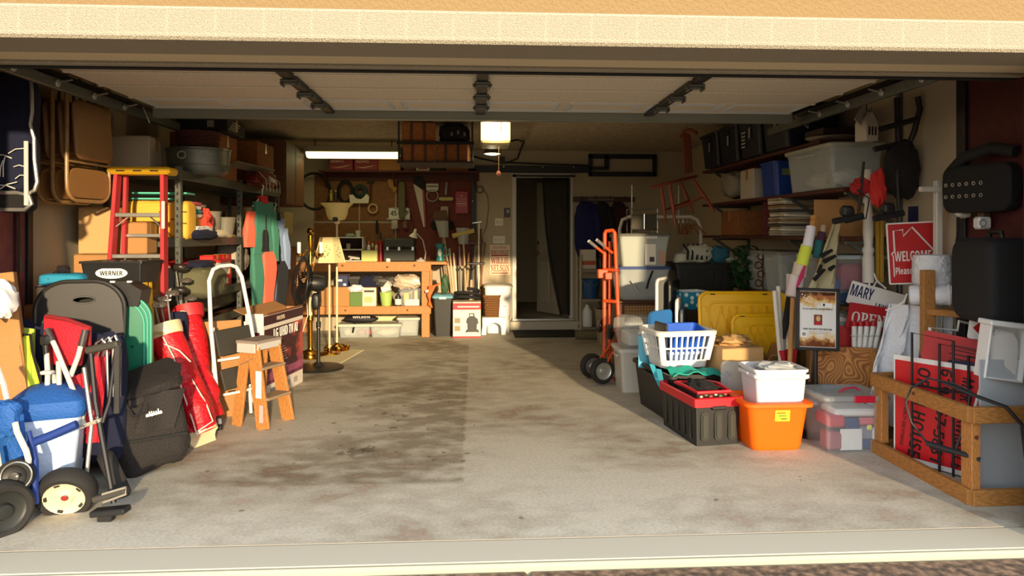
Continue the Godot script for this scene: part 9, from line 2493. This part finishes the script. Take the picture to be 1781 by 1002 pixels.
	put(lu, "body", MB.new().blob(V3(0, 0.245, 0), V3(0.2, 0.245, 0.14), 6, 0.02, 180, 28, 16), "#0e0e0f:0.8")
	put(lu, "front_pocket", MB.new().blob(V3(0.02, 0.2, 0.12), V3(0.16, 0.16, 0.04), 6, 0.02, 181), "#101011:0.8")
	for k in 2:
		bx(lu, "logo_strip", V3(0.08 - 0.02 * k, 0.43 - 0.025 * k, 0.143), V3(0.07, 0.01, 0.004), "#8a8a88:0.5", 0.001)
	tb(lu, "handle", [V3(-0.06, 0.47, 0.02), V3(-0.05, 0.52, 0.02), V3(0.05, 0.52, 0.02), V3(0.06, 0.47, 0.02)], 0.014, "black_plastic")
	var gb := thing("equipment_bag", "black hanging bag with two rows of chrome eyelets on the red wall", "bag", V3(3.12, 1.725, -4.06), -82)
	put(gb, "body", MB.new().blob(V3(0, 0.0, 0), V3(0.25, 0.15, 0.055), 6, 0.03, 182), "#0c0b0c:0.85")
	for j in 2:
		for k in 6:
			put(gb, "eyelet", MB.new().torus(V3(-0.2 + 0.052 * k, 0.03 - 0.075 * j, 0.058), Vector3.BACK, 0.01, 0.003, 12, 6), "silver")
	tb(gb, "shoulder_bar", [V3(-0.22, 0.12, 0.0), V3(-0.1, 0.2, 0.02), V3(0.1, 0.24, 0.02), V3(0.24, 0.2, 0)], 0.035, "black_matte", 10)
	var ou := thing("outlet", "white plugged-in adapter on the outlet of the red wall", "outlet", V3(3.109, 1.51, -4.06))
	bx(ou, "wall_box", V3(0.05, 0.03, -0.02), V3(0.05, 0.14, 0.05), "#5a4a38:0.6")
	bx(ou, "adapter", V3(0, 0, 0.03), V3(0.085, 0.075, 0.06), "#cfcfca:0.4", 0.012)
	put(ou, "dial", MB.new().torus(V3(-0.02, 0.0, 0.062), Vector3.BACK, 0.02, 0.004, 16, 6), "#8a8a88:0.5")
	var nl := thing("night_light", "white plug-in light with a black lead on the edge of the wall", "light", V3(3.113, 1.578, -4.2))
	put(nl, "shade", MB.new().blob(Vector3.ZERO, V3(0.045, 0.035, 0.03), 2.6, 0.12, 184), "#b8b4a8:0.5")
	tb(nl, "lead", [V3(-0.03, -0.03, 0.0), V3(-0.05, -0.12, 0.02), V3(-0.07, -0.25, 0.02), V3(-0.08, -0.42, 0.02)], 0.006, "black_matte", 6)
	solo("garden_hose", "dark green garden hose looped beside the suitcase", "hose", MB.new().torus(Vector3.ZERO, V3(0.3, 0.1, 1), 0.08, 0.012, 24, 8).torus(V3(0.01, -0.02, 0.03), V3(0.2, 0.1, 1), 0.07, 0.012, 24, 8), "#1a4426:0.5", V3(3.173, 1.022, -3.75))
